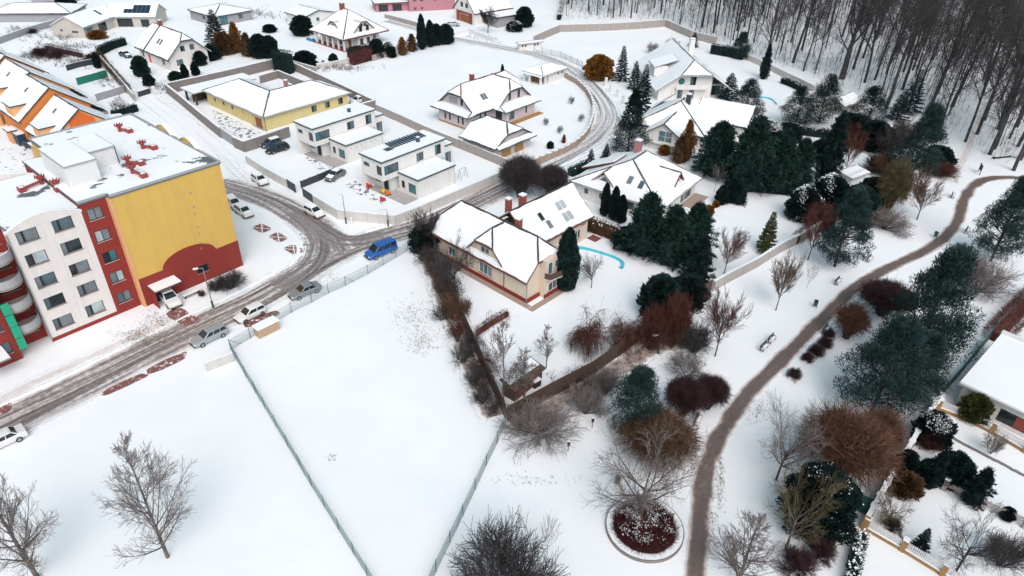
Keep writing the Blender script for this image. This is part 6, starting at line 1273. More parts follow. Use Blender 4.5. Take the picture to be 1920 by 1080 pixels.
wall_run('boundary_wall', 'grey wall between the yellow bungalow and the open white field', [(551, 118), (580, 131), (640, 159), (702, 188), (676, 195)], 2.0, 'wall_block', z_px=2.0, bay=3.2, t=.28, post='wall_block')
wall_run('panel_fence', 'grey panelled fence running from the yellow bungalow to the villa garage', [(705, 196), (745, 213), (800, 238), (875, 268), (944, 296), (962, 304)], 1.8, 'fence_panel_grey', 'fence', z_px=1.8, bay=2.4, t=.12, post='fence_panel_grey', pt=.2, ph=.05, capt=.06)
# white box houses compound
wall_run('garden_wall', 'pale grey garden wall round the white box houses, from the gate to the road bend', [(589, 383), (635, 411), (690, 417), (742, 422), (800, 399), (860, 373), (920, 347), (948, 335)], 1.7, 'concrete_pale', bay=4.0, t=.22, capt=.14)
wall_run('garden_wall', 'low pale wall left of the dark gates of the white box houses', [(462, 292), (497, 315), (536, 336)], 1.6, 'concrete_pale', z_px=1.6, bay=3.2, t=.22, capt=.14)
wall_run('driveway_gate', 'dark slatted gate of the solar panel box house', [(566, 352), (588, 367)], 1.6, 'metal_dark', 'gate', z_px=1.6, bay=.35, t=.06, cap=None, panel='slat')
wall_run('driveway_gate', 'dark slatted gate of the left white box house, beside the red post box', [(537, 336), (553, 346)], 1.6, 'metal_dark', 'gate', z_px=1.6, bay=.35, t=.06, cap=None, panel='slat')
wall_run('garden_fence', 'dark slatted fence between the yards of the two white box houses', [(563, 340), (596, 327), (627, 314)], 1.3, 'metal_dark', 'fence', z_px=1.3, bay=1.6, t=.06, cap=None, post='metal_dark', pt=.1)
# villa curved wall with slats
wall_run('curved_wall', 'tan curved wall with dark slat bays along the villa lawn and street', [(1056, 134), (1082, 148), (1100, 165), (1109, 180), (1113, 196), (1112, 215), (1106, 235), (1096, 250), (1081, 263), (1060, 275), (1036, 285), (1012, 294), (990, 303)], 1.3, 'stone_tan', z_px=1.3, bay=2.2, t=.25, post='stone_tan', pt=.4, ph=.25, capt=.08)
# concrete panel wall round the upper field
wall_run('concrete_wall', 'long concrete panel wall between the upper snow field and the wood', [(1001, 82), (1026, 70), (1050, 60), (1099, 59), (1149, 57), (1200, 54), (1247, 50), (1296, 72), (1342, 84)], 2.2, 'fence_panel_grey', bay=4.2, t=.2, post='concrete', pt=.3, ph=.1, capt=.09)
wire_fence('wire_fence', 'thin wire fence along the upper field beside the curved street', [(1000, 97), (1050, 107), (1092, 126)], 1.5, 'metal_dark', 'wire_green')
# cream house boundary
wall_run('wooden_fence', 'dark wooden fence below the cream house garden, facing the park', [(951, 790), (1031, 746), (1111, 703), (1165, 664), (1221, 620), (1290, 575), (1332, 548)], 2.2, 'wood_dark', 'fence', bay=.42, t=.06, cap=None, panel='plank')
wall_run('wooden_fence', 'dark wooden fence between the field hedge and the cream house garden', [(948, 786), (925, 735), (905, 690), (880, 635), (858, 585), (838, 545), (812, 498)], 2.2, 'wood_dark', 'fence', bay=.42, t=.06, cap=None, panel='plank')
wall_run('garden_wall', 'grey concrete garden wall with thick snow cap beside the park trees', [(1336, 546), (1367, 528), (1415, 503), (1464, 472), (1504, 452), (1570, 412), (1625, 376), (1690, 335), (1745, 300)], 1.7, 'concrete', bay=3.4, t=.22, post='concrete', pt=.28, capt=.14)
# wire fences of the big meadow
wire_fence('meadow_fence', 'long green wire fence crossing the meadow down to the bottom edge', [(433, 656), (462, 708), (497, 766), (540, 838), (584, 912), (635, 994), (663, 1039), (715, 1122)])
wire_fence('meadow_fence', 'green wire fence from the wooden fence corner down to the bottom edge', [(948, 794), (932, 832), (912, 873), (891, 919), (868, 968), (844, 1018), (818, 1072), (800, 1110)])
wire_fence('roadside_fence', 'green wire fence beside the parked cars along the road', [(433, 656), (470, 634), (510, 608), (547, 586), (585, 567), (616, 550), (648, 536), (690, 514), (719, 497), (765, 470)], 1.5)
wall_run('concrete_panel', 'lone pale concrete panel at the meadow fence corner', [(388, 697), (440, 677)], 1.3, 'concrete_pale', bay=3.2, t=.12, panel='wall_panel', capt=.06)
# right hand gardens
wall_run('garden_wall', 'brick garden wall with thick snow cap beside the park, lower right', [(1757, 760), (1735, 790), (1712, 828), (1688, 870), (1665, 908), (1640, 950), (1618, 990)], 1.5, 'brick_pier', bay=2.2, t=.35, post='brick_pier', pt=.5, ph=.2, capt=.2)
def picket_fence(label, pts, h=1.1, pm='brick_pier', wm='frame_white', bay=3.4, base=True, name='picket_fence'):
    P = [g(*q) for q in pts]; root = thing(name, label, 'fence', P[0]); o = P[0]
    for a, b in zip(P, P[1:]):
        L_ = (b - a).length; d = (b - a) / L_; n = max(1, round(L_ / bay)); s = L_ / n; rz = math.atan2(d.y, d.x)
        for k in range(n + 1):
            q = a + d * (s * k) - o; ubox('pier', pm, root, (q.x, q.y, .75), (.42, .42, 1.5), rz); ubox('snow_cap', 'snow', root, (q.x, q.y, 1.58), (.52, .52, .15), rz)
            if k == n: break
            c = a + d * (s * (k + .5)) - o
            if base: ubox('base_wall', pm, root, (c.x, c.y, .22), (s - .43, .26, .44), rz); ubox('snow_cap', 'snow', root, (c.x, c.y, .48), (s - .44, .34, .07), rz)
            mb = MB(); cnt = int((s - .5) / .16)
            for j in range(cnt): x = -s / 2 + .3 + j * .16; mb.box((x, -.02, .56), (x + .1, .02, h + .25))
            mb.box((-s / 2 + .22, .021, .68), (s / 2 - .22, .05, .75)); mb.box((-s / 2 + .22, .021, h), (s / 2 - .22, .05, h + .07))
            w_ = link('picket_panel', mesh(mb, wm, 'picket_panel'), root, c, rz); w_['kind'] = 'stuff'
    return root
picket_fence('white picket fence on brown brick piers before the white bungalow', [(1757, 768), (1805, 785), (1858, 812), (1920, 848), (1960, 868)])
picket_fence('white picket fence on brown brick piers at the bottom right, below the little spruce', [(1620, 992), (1690, 1032), (1765, 1078), (1810, 1105)])
picket_fence('low grey picket fence with a snow strip between two gardens', [(1768, 918), (1840, 955), (1920, 990), (1965, 1010)], 1.0, 'fence_panel_grey', 'fence_panel_grey', base=False)
wall_run('board_fence', 'dark green board fence behind the white bungalow', [(1762, 745), (1795, 708), (1830, 665), (1855, 635)], 1.6, 'metal_green', 'fence', bay=1.0, t=.06, cap=None, panel='board')
# stone edging in the garden
def edging():
    a, b = g(1771, 815), g(1930, 898); root = thing('stone_edging', 'line of dark edging stones across the snowy garden', 'edging', a); n = 22
    for k in range(n):
        p = (b - a) * (k / n); ubox('stone', 'wall_block', root, (p.x, p.y + random.uniform(-.06, .06), .08), (.42 + random.uniform(-.1, .08), .24, .2), math.atan2((b - a).y, (b - a).x) + random.uniform(-.15, .15))
edging()
# other fences in the back gardens
wall_run('lane_wall', 'pale wall along the drive of the white half hipped house', [(188, 106), (205, 125), (228, 152), (250, 178)], 1.8, 'concrete', z_px=1.6, bay=2.8, t=.2, capt=.1)
wall_run('drive_gate', 'dark low gate at the end of the blue car drive', [(260, 182), (283, 175)], 1.2, 'metal_dark', 'gate', bay=.9, t=.08, cap='snow', panel='gate_panel', capt=.05)
for k, (x, y, l) in enumerate(((254, 184, 'white gate pier left of the dark drive gate'), (289, 178, 'white gate pier right of the dark drive gate'))): wall_run('gate_pier', l, [(x, y), (x + 3, y + 1)], 1.9, 'render_white', 'pier', bay=.6, t=.6, panel='pier_block')
wall_run('garden_wall', 'white rough wall piece below the veranda villa lawn', [(594, 130), (625, 126), (656, 119)], 1.4, 'concrete_pale', bay=3, t=.25)
wall_run('garden_wall', 'pale wall on the left of the veranda villa lawn, over the tall hedge', [(548, 118), (560, 122), (594, 131)], 1.8, 'concrete', z_px=1.2, bay=3, t=.25)
wall_run('slat_fence', 'grey wooden slat fence between villa and field', [(698, 115), (712, 111), (726, 107)], 1.6, 'fence_panel_grey', 'fence', bay=.4, t=.06, cap=None, panel='slat')
wall_run('rail_fence', 'grey rail fence on low wall before the pink house lawn', [(722, 34), (760, 44), (790, 52)], 1.3, 'fence_panel_grey', 'fence', bay=2.6, t=.1, post='fence_panel_grey', pt=.2)
wall_run('road_wall', 'white low wall by the upper street, right of the conifer row', [(845, 70), (880, 62), (925, 80)], 1.2, 'render_cool', bay=3.4, t=.2)
for k, (x, y) in enumerate(((1134, 160), (1143, 172), (1156, 182), (1166, 194))): wall_run('gate_pier', ['topmost white gate pier by the bronze bush', 'second white gate pier along the villa drive', 'third white gate pier along the villa drive', 'lowest white gate pier along the villa drive'][k], [(x, y), (x + 3, y + 1)], 1.9, 'render_white', 'pier', bay=.5, t=.5, panel='pier_block')
wall_run('terrace_fence', 'grey terraced garden fence panel below the green tarpaulin', [(182, 190), (215, 180), (245, 170)], 1.6, 'render_grey', 'fence', bay=2.6, t=.1, capt=.05)
wall_run('tarpaulin_screen', 'green tarpaulin screen in a terrace garden', [(146, 160), (175, 152), (203, 144)], 1.7, 'tarp_green', 'screen', bay=2.6, t=.06, cap=None, panel='tarpaulin')
wall_run('pool_garden_wall', 'cream wall at the top of the pool garden below the wood', [(1362, 92), (1400, 112), (1440, 130), (1475, 148), (1525, 172)], 1.5, 'render_beige', bay=3.4, t=.22, capt=.12)
# clipped hedges
def hedge(key, name, label, pts, h, w_, m, blade=(.16, .34), dens=70, snowf=.0, twig=False):
    rng = np.random.default_rng(len(label)); P = [g(*q) for q in pts]; Ps, Ds, S = [], [], []; mb = MB(); root = thing(name, label, 'hedge', P[0]); o = P[0]
    for a, b in zip(P, P[1:]):
        L_ = (b - a).length; d = (b - a) / L_; s = Vector((-d.y, d.x, 0)); n = int(L_ * dens * (h + w_ * .5))
        u = rng.uniform(0, L_, n); c = rng.uniform(-1, 1, n); side = rng.uniform(size=n) < 2 * h / (2 * h + w_)
        z = np.where(side, rng.uniform(.02, h, n), h + rng.normal(size=n) * .10); lat = np.where(side, np.sign(c) * w_ / 2 * (1 + rng.normal(size=n) * .16), c * w_ / 2)
        base = np.array(a - o)[None] + np.array(d)[None] * u[:, None] + np.array(s)[None] * lat[:, None]; base[:, 2] = z
        Ps.append(base); Ds.append(np.array(s)[None] * (np.sign(c) * side)[:, None] * .8 + np.array([[0, 0, 1.0]]) * np.where(side, .5, 1.0)[:, None] + rng.normal(size=(n, 3)) * .45)
        cw = .26 if twig else .38; q = [a - o + s * w_ * cw, a - o - s * w_ * cw, b - o - s * w_ * cw, b - o + s * w_ * cw]; mb.prism([(*x[:2], 0) for x in q], (0, 0, h * (.7 if twig else .9)))
    Ps, Ds = np.concatenate(Ps), np.concatenate(Ds); n = len(Ps)
    link('foliage', blades('foliage', Ps, Ds, rng.uniform(*blade, n), rng.uniform(.03, .08, n) * (.4 if twig else 1), m, rng), root); part('inner_foliage', mb, m, root)
    if snowf:
        k = (Ps[:, 2] > h * .9) & (rng.uniform(size=n) < snowf); sn = link('snow', blades('snow', Ps[k] + np.array([0, 0, .12]), Ds[k] * np.array([1, 1, .2]) + rng.normal(size=(k.sum(), 3)) * .3, .3, .12, 'snow', rng), root); sn['kind'] = 'stuff'
    return root
hedge('a', 'clipped_hedge', 'tall black green clipped hedge block behind the yellow bungalow', [(519, 133), (548, 138)], 5.2, 2.6, 'needle_dark')
hedge('b', 'clipped_hedge', 'red purple clipped hedge block at the field corner of the veranda villa', [(660, 122), (695, 112)], 3.2, 2.0, 'hedge_purple')
hedge('c', 'clipped_hedge', 'dark hedge beside the purple one, against the veranda villa', [(655, 113), (692, 104)], 3.0, 1.6, 'needle_dark')
hedge('d', 'beech_hedge', 'red brown beech hedge behind the white bungalow', [(1945, 555), (1905, 595), (1862, 640)], 2.0, 2.4, 'twig_red', dens=130, twig=True, blade=(.25, .5))
hedge('e', 'snowy_hedge', 'snow topped hedge strip at the bottom edge below the garden wall', [(1614, 1010), (1600, 1060), (1592, 1110)], 1.1, .8, 'needle_dark', snowf=.7)
hedge('f', 'dark_hedge', 'dark clipped hedge along the top of the pool garden', [(1332, 100), (1365, 106), (1392, 112)], 2.6, 1.5, 'needle_dark')
hedge('g', 'clipped_hedge', 'small snow capped hedge above the round pool', [(1466, 155), (1486, 163), (1506, 172)], 1.3, 1.6, 'needle_dark', snowf=.15)
hedge('h', 'dark_hedge', 'dark hedge along the blue car drive', [(187, 104), (210, 92), (236, 84)], 2.0, 1.3, 'needle_dark')
hedge('i', 'dark_hedge', 'brown green hedge down the left of the drive wall', [(184, 106), (205, 132), (228, 158), (244, 176)], 1.8, 1.0, 'needle_brown', twig=True, dens=110)
hedge('j', 'brown_hedge', 'low brown hedge across the snow behind the terraced houses', [(88, 93), (120, 100), (155, 108)], 1.5, 1.3, 'twig_purple', twig=True, dens=120)
hedge('k', 'dark_hedge', 'dark evergreen hedge at the street side of the white hipped house', [(1068, 330), (1090, 322), (1105, 314)], 1.5, 1.5, 'needle_green', snowf=.05)
hedge('l', 'garden_hedge', 'brown and green hedge between the cream and the white hipped house', [(1098, 428), (1130, 440), (1165, 452), (1195, 462)], 2.0, 1.6, 'needle_brown', snowf=.12)
hedge('m', 'red_hedge', 'short red brown hedge stub pointing into the cream garden', [(895, 628), (925, 608), (952, 592)], 1.0, .7, 'twig_red', twig=True, dens=130, blade=(.2, .4))
hedge('n', 'dark_hedge', 'dark hedge under the great conifers along the white lawn', [(1360, 345), (1420, 358), (1500, 365)], 1.8, 2.0, 'needle_dark')
hedge('o', 'dark_hedge', 'jagged dark hedge beside the nearest terraced house', [(212, 222), (235, 216), (258, 208)], 1.6, 1.0, 'needle_dark')
hedge('p', 'climbing_hedge', 'red brown climber covered stretch of the garden wall', [(1490, 458), (1520, 440), (1560, 416)], 2.0, 1.0, 'twig_red', twig=True, dens=120, blade=(.2, .45))
hedge('q', 'dark_hedge', 'dark shrubbery below the round pool terrace', [(1470, 245), (1510, 252), (1560, 258)], 1.3, 2.6, 'needle_dark', snowf=.10)
hedge('r', 'snowy_hedge', 'black and white hedge on the edge of the far field', [(1048, 38), (1052, 18), (1055, 0)], 1.6, 1.0, 'needle_dark', snowf=.5)

hedge('s', 'bare_hedge', 'dense brown bare hedge along the field edge, upper half', [(800, 480), (818, 512), (838, 556), (856, 602)], 1.5, 1.3, 'twig_brown', twig=True, dens=130, blade=(.35, .8))
wall_run('street_wall', 'blue grey wall beside the far street in the top left corner', [(-15, 88), (50, 64), (104, 48)], 1.7, 'render_grey', bay=3.2, t=.25, capt=.1)
wall_run('garden_fence', 'dark terrace garden fence behind the second orange house', [(126, 133), (150, 126), (174, 121)], 1.4, 'metal_dark', 'fence', bay=2.0, t=.08, capt=.05)
# ------------------------------------------------------------------ round planted bed
c = g(1208, 992); bed = thing('round_bed', 'round raised planting bed of red brown shrubs with a curved kerb', 'planting bed', (c.x, c.y, 0))
ringv, nn = [], 56
for r0, z in ((3.60, 0), (3.60, .34), (3.48, .34), (3.48, .2)): ringv += [(r0 * math.cos(6.2832 * k / nn), r0 * math.sin(6.2832 * k / nn), z) for k in range(nn)]
part('kerb', MB().add(ringv, [(i * nn + k, i * nn + (k + 1) % nn, (i + 1) * nn + (k + 1) % nn, (i + 1) * nn + k) for i in range(3) for k in range(nn)]), 'wall_block', bed)
sv = [(3.5 * math.cos(6.2832 * k / nn), 3.5 * math.sin(6.2832 * k / nn), .37 + .015 * math.sin(k * 2.3)) for k in range(nn)] + [(2.85 * math.cos(6.2832 * k / nn), 2.85 * math.sin(6.2832 * k / nn), .34) for k in range(nn)]
part('snow_rim', MB().add(sv, [(k, (k + 1) % nn, nn + (k + 1) % nn, nn + k) for k in range(nn)]), 'snow', bed)
part('soil', MB().add([(3.3 * math.cos(6.2832 * k / nn), 3.3 * math.sin(6.2832 * k / nn), .33) for k in range(nn)], [tuple(range(nn))]), 'leaf_litter', bed)
rng = np.random.default_rng(77); n = 6500; rr_ = 2.9 * np.sqrt(rng.uniform(size=n)); aa = rng.uniform(0, 6.28, n); S = []
for r0, a in zip(rr_, aa):
    p = np.array([r0 * math.cos(a), r0 * math.sin(a), .3]); q = p + unit(rng.normal(size=3) * .7 + np.array([math.cos(a) * .3, math.sin(a) * .3, 1])) * rng.uniform(.35, .75); S.append((*p, *q, .016, .009))
link('shrub_cover', tubes('shrub_cover', S, 'hedge_purple', 3), bed)['kind'] = 'stuff'
cc = 2.5 * np.sqrt(rng.uniform(size=46)); ca_ = rng.uniform(0, 6.28, 46); ctr = np.stack([cc * np.cos(ca_), cc * np.sin(ca_)], 1); k = 900
pick = rng.integers(0, 46, k); xy = ctr[pick] + rng.normal(size=(k, 2)) * rng.uniform(.08, .3, (46, 1))[pick]; Pn = np.concatenate([xy, np.full((k, 1), .8)], 1)
link('snow', blades('snow', Pn, rng.normal(size=Pn.shape) * np.array([1, 1, .2]), rng.uniform(.06, .18, len(Pn)), rng.uniform(.015, .045, len(Pn)), 'snow', rng), bed)['kind'] = 'stuff'

# pools: rims showing through the snow
def pool(label, c, rx, ry, rz, t0, t1, w_=.28):
    C = g(*c); root = thing('pool_edge', label, 'pool', C, rz); n = 24; mb = MB(); P = []
    for k in range(n + 1):
        t = t0 + (t1 - t0) * k / n; e = 3.2; ca, sa = math.cos(t), math.sin(t); q = 1 / (abs(ca) ** e + abs(sa) ** e) ** (1 / e); P.append(Vector((rx * ca * q, ry * sa * q, 0)))
    o = []
    for s, z in ((1.0, 0.0), (1.0, .32), (1 - w_ / min(rx, ry), .30), (1 - w_ / min(rx, ry), 0.0)): o += [(p.x * s, p.y * s, z) for p in P]
    m_ = n + 1; part('pool_liner', MB().add(o, [(i * m_ + k, i * m_ + k + 1, (i + 1) * m_ + k + 1, (i + 1) * m_ + k) for i in range(3) for k in range(n)]), 'pool_cyan', root)
    cov = [(p.x * .86, p.y * .86, .34) for p in P]; return root
pool('bright blue pool edge in the garden of the cream house', (1112, 490), 4.6, 2.8, R_(-30), R_(5), R_(150))
pool('bright blue round pool edge in the upper pool garden', (1425, 192), 3.6, 3.6, R_(0), R_(-25), R_(125), .22)

# ------------------------------------------------------------------ vehicles
CARS = {}
import bmesh
def soft(me, w_):
    b_ = bmesh.new(); b_.from_mesh(me); bmesh.ops.recalc_face_normals(b_, faces=b_.faces)
    bmesh.ops.bevel(b_, geom=[e for e in b_.edges if len(e.link_faces) == 2 and e.calc_face_angle() > .25], offset=w_, segments=3, profile=.5, affect='EDGES', clamp_overlap=True)
    b_.to_mesh(me); b_.free()
    for q in me.polygons: q.use_smooth = True
    return me
def car_kind(kind, pm):
    if (kind, pm) in CARS: return CARS[kind, pm]
    K = {  # length, half width, lower profile (x, z belt), cabin: rear base x, rear roof x, front roof x, front base x, roof z
        'hatch': (4.05, .86, [(-2.0, .70), (-1.95, .95), (-1.2, .98), (.75, .96), (1.5, .82), (1.95, .66)], (-1.98, -1.65, .15, .95, 1.48)),
        'sedan': (4.45, .87, [(-2.22, .72), (-2.15, .97), (-1.45, 1.0), (.7, .95), (1.65, .80), (2.18, .64)], (-1.55, -.95, .15, .95, 1.44)),
        'estate': (4.55, .87, [(-2.27, .72), (-2.24, .98), (-1.4, .99), (.8, .95), (1.7, .80), (2.23, .64)], (-2.2, -1.95, .2, 1.0, 1.47)),
        'suv': (4.6, .92, [(-2.3, .80), (-2.26, 1.08), (-1.4, 1.1), (.8, 1.06), (1.75, .95), (2.25, .76)], (-2.15, -1.75, .15, 1.0, 1.66)),
        'van': (4.95, .95, [(-2.47, .80), (-2.46, 1.12), (-1.4, 1.13), (1.2, 1.12), (2.1, .95), (2.42, .72)], (-2.42, -2.3, .75, 1.55, 1.94))}
    Lc, hw, prof, cab = K[kind]; P = []
    # lower body: cross-sections along the length
    mb = MB(); st = prof; ring = []
    xs = [p[0] for p in st]
    for i, (x, z) in enumerate(st):
        k = .82 if i == 0 else .80 if i == len(st) - 1 else .97 if i in (1, len(st) - 2) else 1.0; w_ = hw * k; zl = .24 if 0 < i < len(st) - 1 else .34
        ring.append([(x, -w_ * .9, zl), (x, -w_, zl + .16), (x, -w_, z - .16), (x, -w_ * .93, z - .03), (x, -w_ * .70, z), (x, w_ * .70, z), (x, w_ * .93, z - .03), (x, w_, z - .16), (x, w_, zl + .16), (x, w_ * .9, zl)])
    for r in ring: mb.v += r
    n = 10
    for i in range(len(ring) - 1): mb.f += [(i * n + j, i * n + (j + 1) % n, (i + 1) * n + (j + 1) % n, (i + 1) * n + j) for j in range(n)]
    mb.f += [tuple(range(n - 1, -1, -1)), tuple((len(ring) - 1) * n + j for j in range(n))]
    P.append(('body', soft(mesh(mb, pm, 'body'), .09), None))
    rb_, rr_, fr_, fb_, zr = cab; zb = .93 if kind not in ('suv', 'van') else 1.05; wb, wr_ = hw * .93, hw * .74
    if kind == 'van': wr_ = hw * .84
    cb = MB().add([(rb_, -wb, zb), (fb_, -wb, zb), (fb_, wb, zb), (rb_, wb, zb), (rr_, -wr_, zr), (fr_, -wr_, zr), (fr_, wr_, zr), (rr_, wr_, zr), (rr_ + .1, 0, zr + .04), (fr_ - .1, 0, zr + .04)],
                  [(0, 1, 5, 4), (2, 3, 7, 6), (1, 2, 6, 5), (3, 0, 4, 7), (4, 5, 9, 8), (5, 6, 9), (6, 7, 8, 9), (7, 4, 8)])
    P.append(('cabin', soft(mesh(cb, pm, 'cabin'), .07), None))
    def quad(a, b, c_, d, k0, k1, t0, t1, off):
        a, b, c_, d = map(Vector, (a, b, c_, d)); f = lambda s, t: (a * (1 - s) + b * s) * (1 - t) + (d * (1 - s) + c_ * s) * t
        nrm = (b - a).cross(d - a).normalized() * off; return MB().prism([f(k0, t0), f(k1, t0), f(k1, t1), f(k0, t1)], nrm)
    V = cb.v
    P.append(('windscreen', mesh(quad(V[1], V[2], V[6], V[5], .07, .93, .08, .93, .012), 'glass_dark'), None))
    P.append(('rear_window', mesh(quad(V[3], V[0], V[4], V[7], .1, .9, .2, .9, .012), 'glass_dark'), None))
    cuts = [(.05, .46), (.5, .93)] if kind in ('hatch', 'sedan') else [(.05, .30), (.34, .62), (.66, .93)]
    for a, b in cuts:
        P.append(('side_window', mesh(quad(V[0], V[1], V[5], V[4], a, b, .14, .88, .012), 'glass_dark'), None)); P.append(('side_window', mesh(quad(V[2], V[3], V[7], V[6], 1 - b, 1 - a, .14, .88, .012), 'glass_dark'), None))
    wr = .32 if kind not in ('suv', 'van') else .35
    for x in (Lc * .29, -Lc * .30):
        for s in (-1, 1):
            P.append(('wheel', mesh(MB().cyl((x, s * (hw - .17), wr), (x, s * (hw + .02), wr), wr, n=16), 'tyre'), ('rim', mesh(MB().cyl((x, s * (hw + .021), wr), (x, s * (hw + .035), wr), wr * .62, n=10), 'rim'))))
    zf, zt = prof[-1][1], prof[0][1]
    for s in (-1, 1):
        P.append(('headlight', mesh(MB().box((Lc / 2 - .22, s * hw * .52, zf - .14), (Lc / 2 - .02, s * hw * .80, zf + .02)), 'lamp_glass'), None)); P.append(('taillight', mesh(MB().box((-Lc / 2 - .0, s * hw * .60, zt - .05), (-Lc / 2 + .12, s * hw * .86, zt + .15)), 'light_red'), None))
        P.append(('mirror', mesh(MB().box((fb_ - .25, s * hw * .96, zb + .02), (fb_ - .1, s * (hw + .14), zb + .16)), pm), None))
    P.append(('bumper', mesh(MB().box((Lc / 2 - .12, -hw * .8, .3), (Lc / 2 + .03, hw * .8, .46)), 'frame_dark'), None))
    CARS[kind, pm] = (P, cab, hw, prof); return CARS[kind, pm]
def car(kind, pm, rear, front, label, snow=0, name=None):
    a, b = g(*rear), g(*front); c = (a + b) / 2; o = thing(name or {'van': 'parked_van'}.get(kind, 'parked_car'), label, 'van' if kind == 'van' else 'car', (c.x, c.y, .012), math.atan2(b.y - a.y, b.x - a.x), 'parked vehicles')
    P, cab, hw, prof = car_kind(kind, pm)
    for nm, me, sub in P:
        q = link(nm, me, o)
        if sub: link(sub[0], sub[1], q)
    rb_, rr_, fr_, fb_, zr = cab; k = .70 if kind != 'van' else .8
    if snow >= 1: part('roof_snow', MB().prism([(rr_ - .05, -hw * k, zr - .01), (fr_ + .02, -hw * k, zr - .01), (fr_ + .02, hw * k, zr - .01), (rr_ - .05, hw * k, zr - .01)], (0, 0, .11)), 'snow', o)
    if snow >= 2:
        z1 = prof[-3][1]; z2 = prof[-2][1]; x1, x2 = prof[-3][0] + .2, prof[-2][0] + .15
        part('bonnet_snow', MB().prism([(x1, -hw * .7, z1), (x2, -hw * .7, z2 - .03), (x2, hw * .7, z2 - .03), (x1, hw * .7, z1)], (0, 0, .08)), 'snow', o)
    return o
car('suv', 'paint_white', (306, 552), (334, 581), 'white car nosing out from under the red entrance canopy', 1)
car('estate', 'paint_silver', (424, 622), (362, 652), 'silver estate car at the roadside, lowest of the parked row', 0)
car('hatch', 'paint_white', (496, 582), (444, 607), 'small white car between the silver estate and the grey saloon')
car('sedan', 'paint_grey', (598, 541), (546, 562), 'grey saloon car parked by the wire fence', 0)
car('van', 'paint_blue', (742, 466), (686, 488), 'bright blue van at the road junction', 0)
car('hatch', 'paint_white', (573, 394), (608, 412), 'snow covered white car outside the dark gate', 2)
car('hatch', 'paint_white', (476, 334), (501, 352), 'white car by the low pale wall, up the side street', 2)
car('hatch', 'paint_white', (430, 378), (450, 396), 'white car at the corner of the apartment block, farther of two', 1)
car('hatch', 'paint_white', (444, 392), (474, 413), 'snow covered white car nearer of two beside the apartment block', 2)
car('sedan', 'paint_graphite', (647, 323), (610, 345), 'dusty grey saloon in the yard of the solar box house', 2)
car('estate', 'paint_black', (540, 278), (501, 290), 'black estate car nearer of two beside the box house')
car('hatch', 'paint_navy', (528, 268), (489, 280), 'dark car with snowy roof behind the black estate', 1)
car('sedan', 'paint_white', (34, 820), (-22, 846), 'white car cut by the left picture edge')
car('sedan', 'paint_navy', (227, 103), (246, 110), 'blue car with snowy roof on the drive of the half hipped house', 2)
car('hatch', 'paint_silver', (838, 49), (862, 49), 'silver car at the red framed garage', 1)
car('hatch', 'paint_white', (680, 190), (662, 196), 'small white car behind the wall end at the field corner', 2)
car('hatch', 'paint_black', (50, 274), (78, 282), 'dark car by the rear of the apartment block, left edge', 0)

# ------------------------------------------------------------------ street furniture
def bench(base, face, label, n=1, L_=1.8):
    b = g(*base); rz = ang(base, face); o = thing('park_bench', label, 'bench', b, rz, 'park benches')       # local y = sitting direction reversed
    for j in range(n):
        x0 = j * (L_ + .35)
        for k in range(3): ubox('seat_slat', 'bench_wood', o, (x0 + L_ / 2, -.08 + k * .16, .45), (L_, .13, .05))
        for k in range(2): ubox('back_slat', 'bench_wood', o, (x0 + L_ / 2, .36 + k * .03, .66 + k * .18), (L_, .05, .14))
        for x in (x0 + .25, x0 + L_ - .25):
            ubox('leg', 'metal_dark', o, (x, -.05, .22), (.06, .07, .44)); ubox('leg', 'metal_dark', o, (x, .34, .42), (.06, .07, .84)); ubox('arm_rest', 'metal_dark', o, (x, .14, .62), (.05, .44, .05))
        ubox('snow', 'snow', o, (x0 + L_ / 2, .05, .50), (L_ * .92, .36, .06))
    return o
bench((1428, 662), (1456, 633), 'double park bench facing the path below the oval tree', 2)
bench((1568, 537), (1580, 524), 'single bench by the path above the green bin')
bench((1627, 494), (1640, 482), 'bench under the park pine beside the path')
bench((1305, 803), (1316, 782), 'bench tucked against the dark brown clipped shrub')
bench((1786, 374), (1792, 355), 'snowy bench right of the round headed tree at the path top')
bench((1812, 440), (1820, 428), 'bench on the right bank of the path bend')
bench((1545, 629), (1558, 614), 'bench hidden by the orange ball shrub')
def bin_(base, label):
    o = thing('litter_bin', label, 'litter bin', g(*base), .6, 'green litter bins')
    part('post', MB().cyl((0, -.28, 0), (0, -.28, 1.25), .04, n=6), 'metal_dark', o)
    part('body', MB().cyl((0, 0, .3), (0, 0, 1.05), .22, .27, n=12), 'bin_green', o); part('rim', MB().cyl((0, 0, 1.05), (0, 0, 1.10), .29, n=12), 'bin_black', o)
bin_((1527, 576), 'green litter bin on the snow below the oval bare tree'); bin_((1752, 446), 'green litter bin inside the path bend near the top'); bin_((1157, 908), 'green litter bin in the branches left of the round bed')
o = thing('waste_container', 'green container beside the garden wall near the yew', 'container', g(1617, 955), R_(55)); part('body', MB().add([(-.6, -.45, .15), (.6, -.45, .15), (.6, .45, .15), (-.6, .45, .15), (-.7, -.52, 1.0), (.7, -.52, 1.0), (.7, .52, 1.0), (-.7, .52, 1.0)], [(0, 3, 2, 1), (4, 5, 6, 7), (0, 1, 5, 4), (1, 2, 6, 5), (2, 3, 7, 6), (3, 0, 4, 7)]), 'bin_green', o); part('lid', MB().box((-.75, -.57, 1.0), (.75, .57, 1.1)), 'metal_green', o); [part('wheel', MB().cyl((x, -.5, .12), (x, -.42, .12), .12, n=10), 'tyre', o) for x in (-.5, .5)]
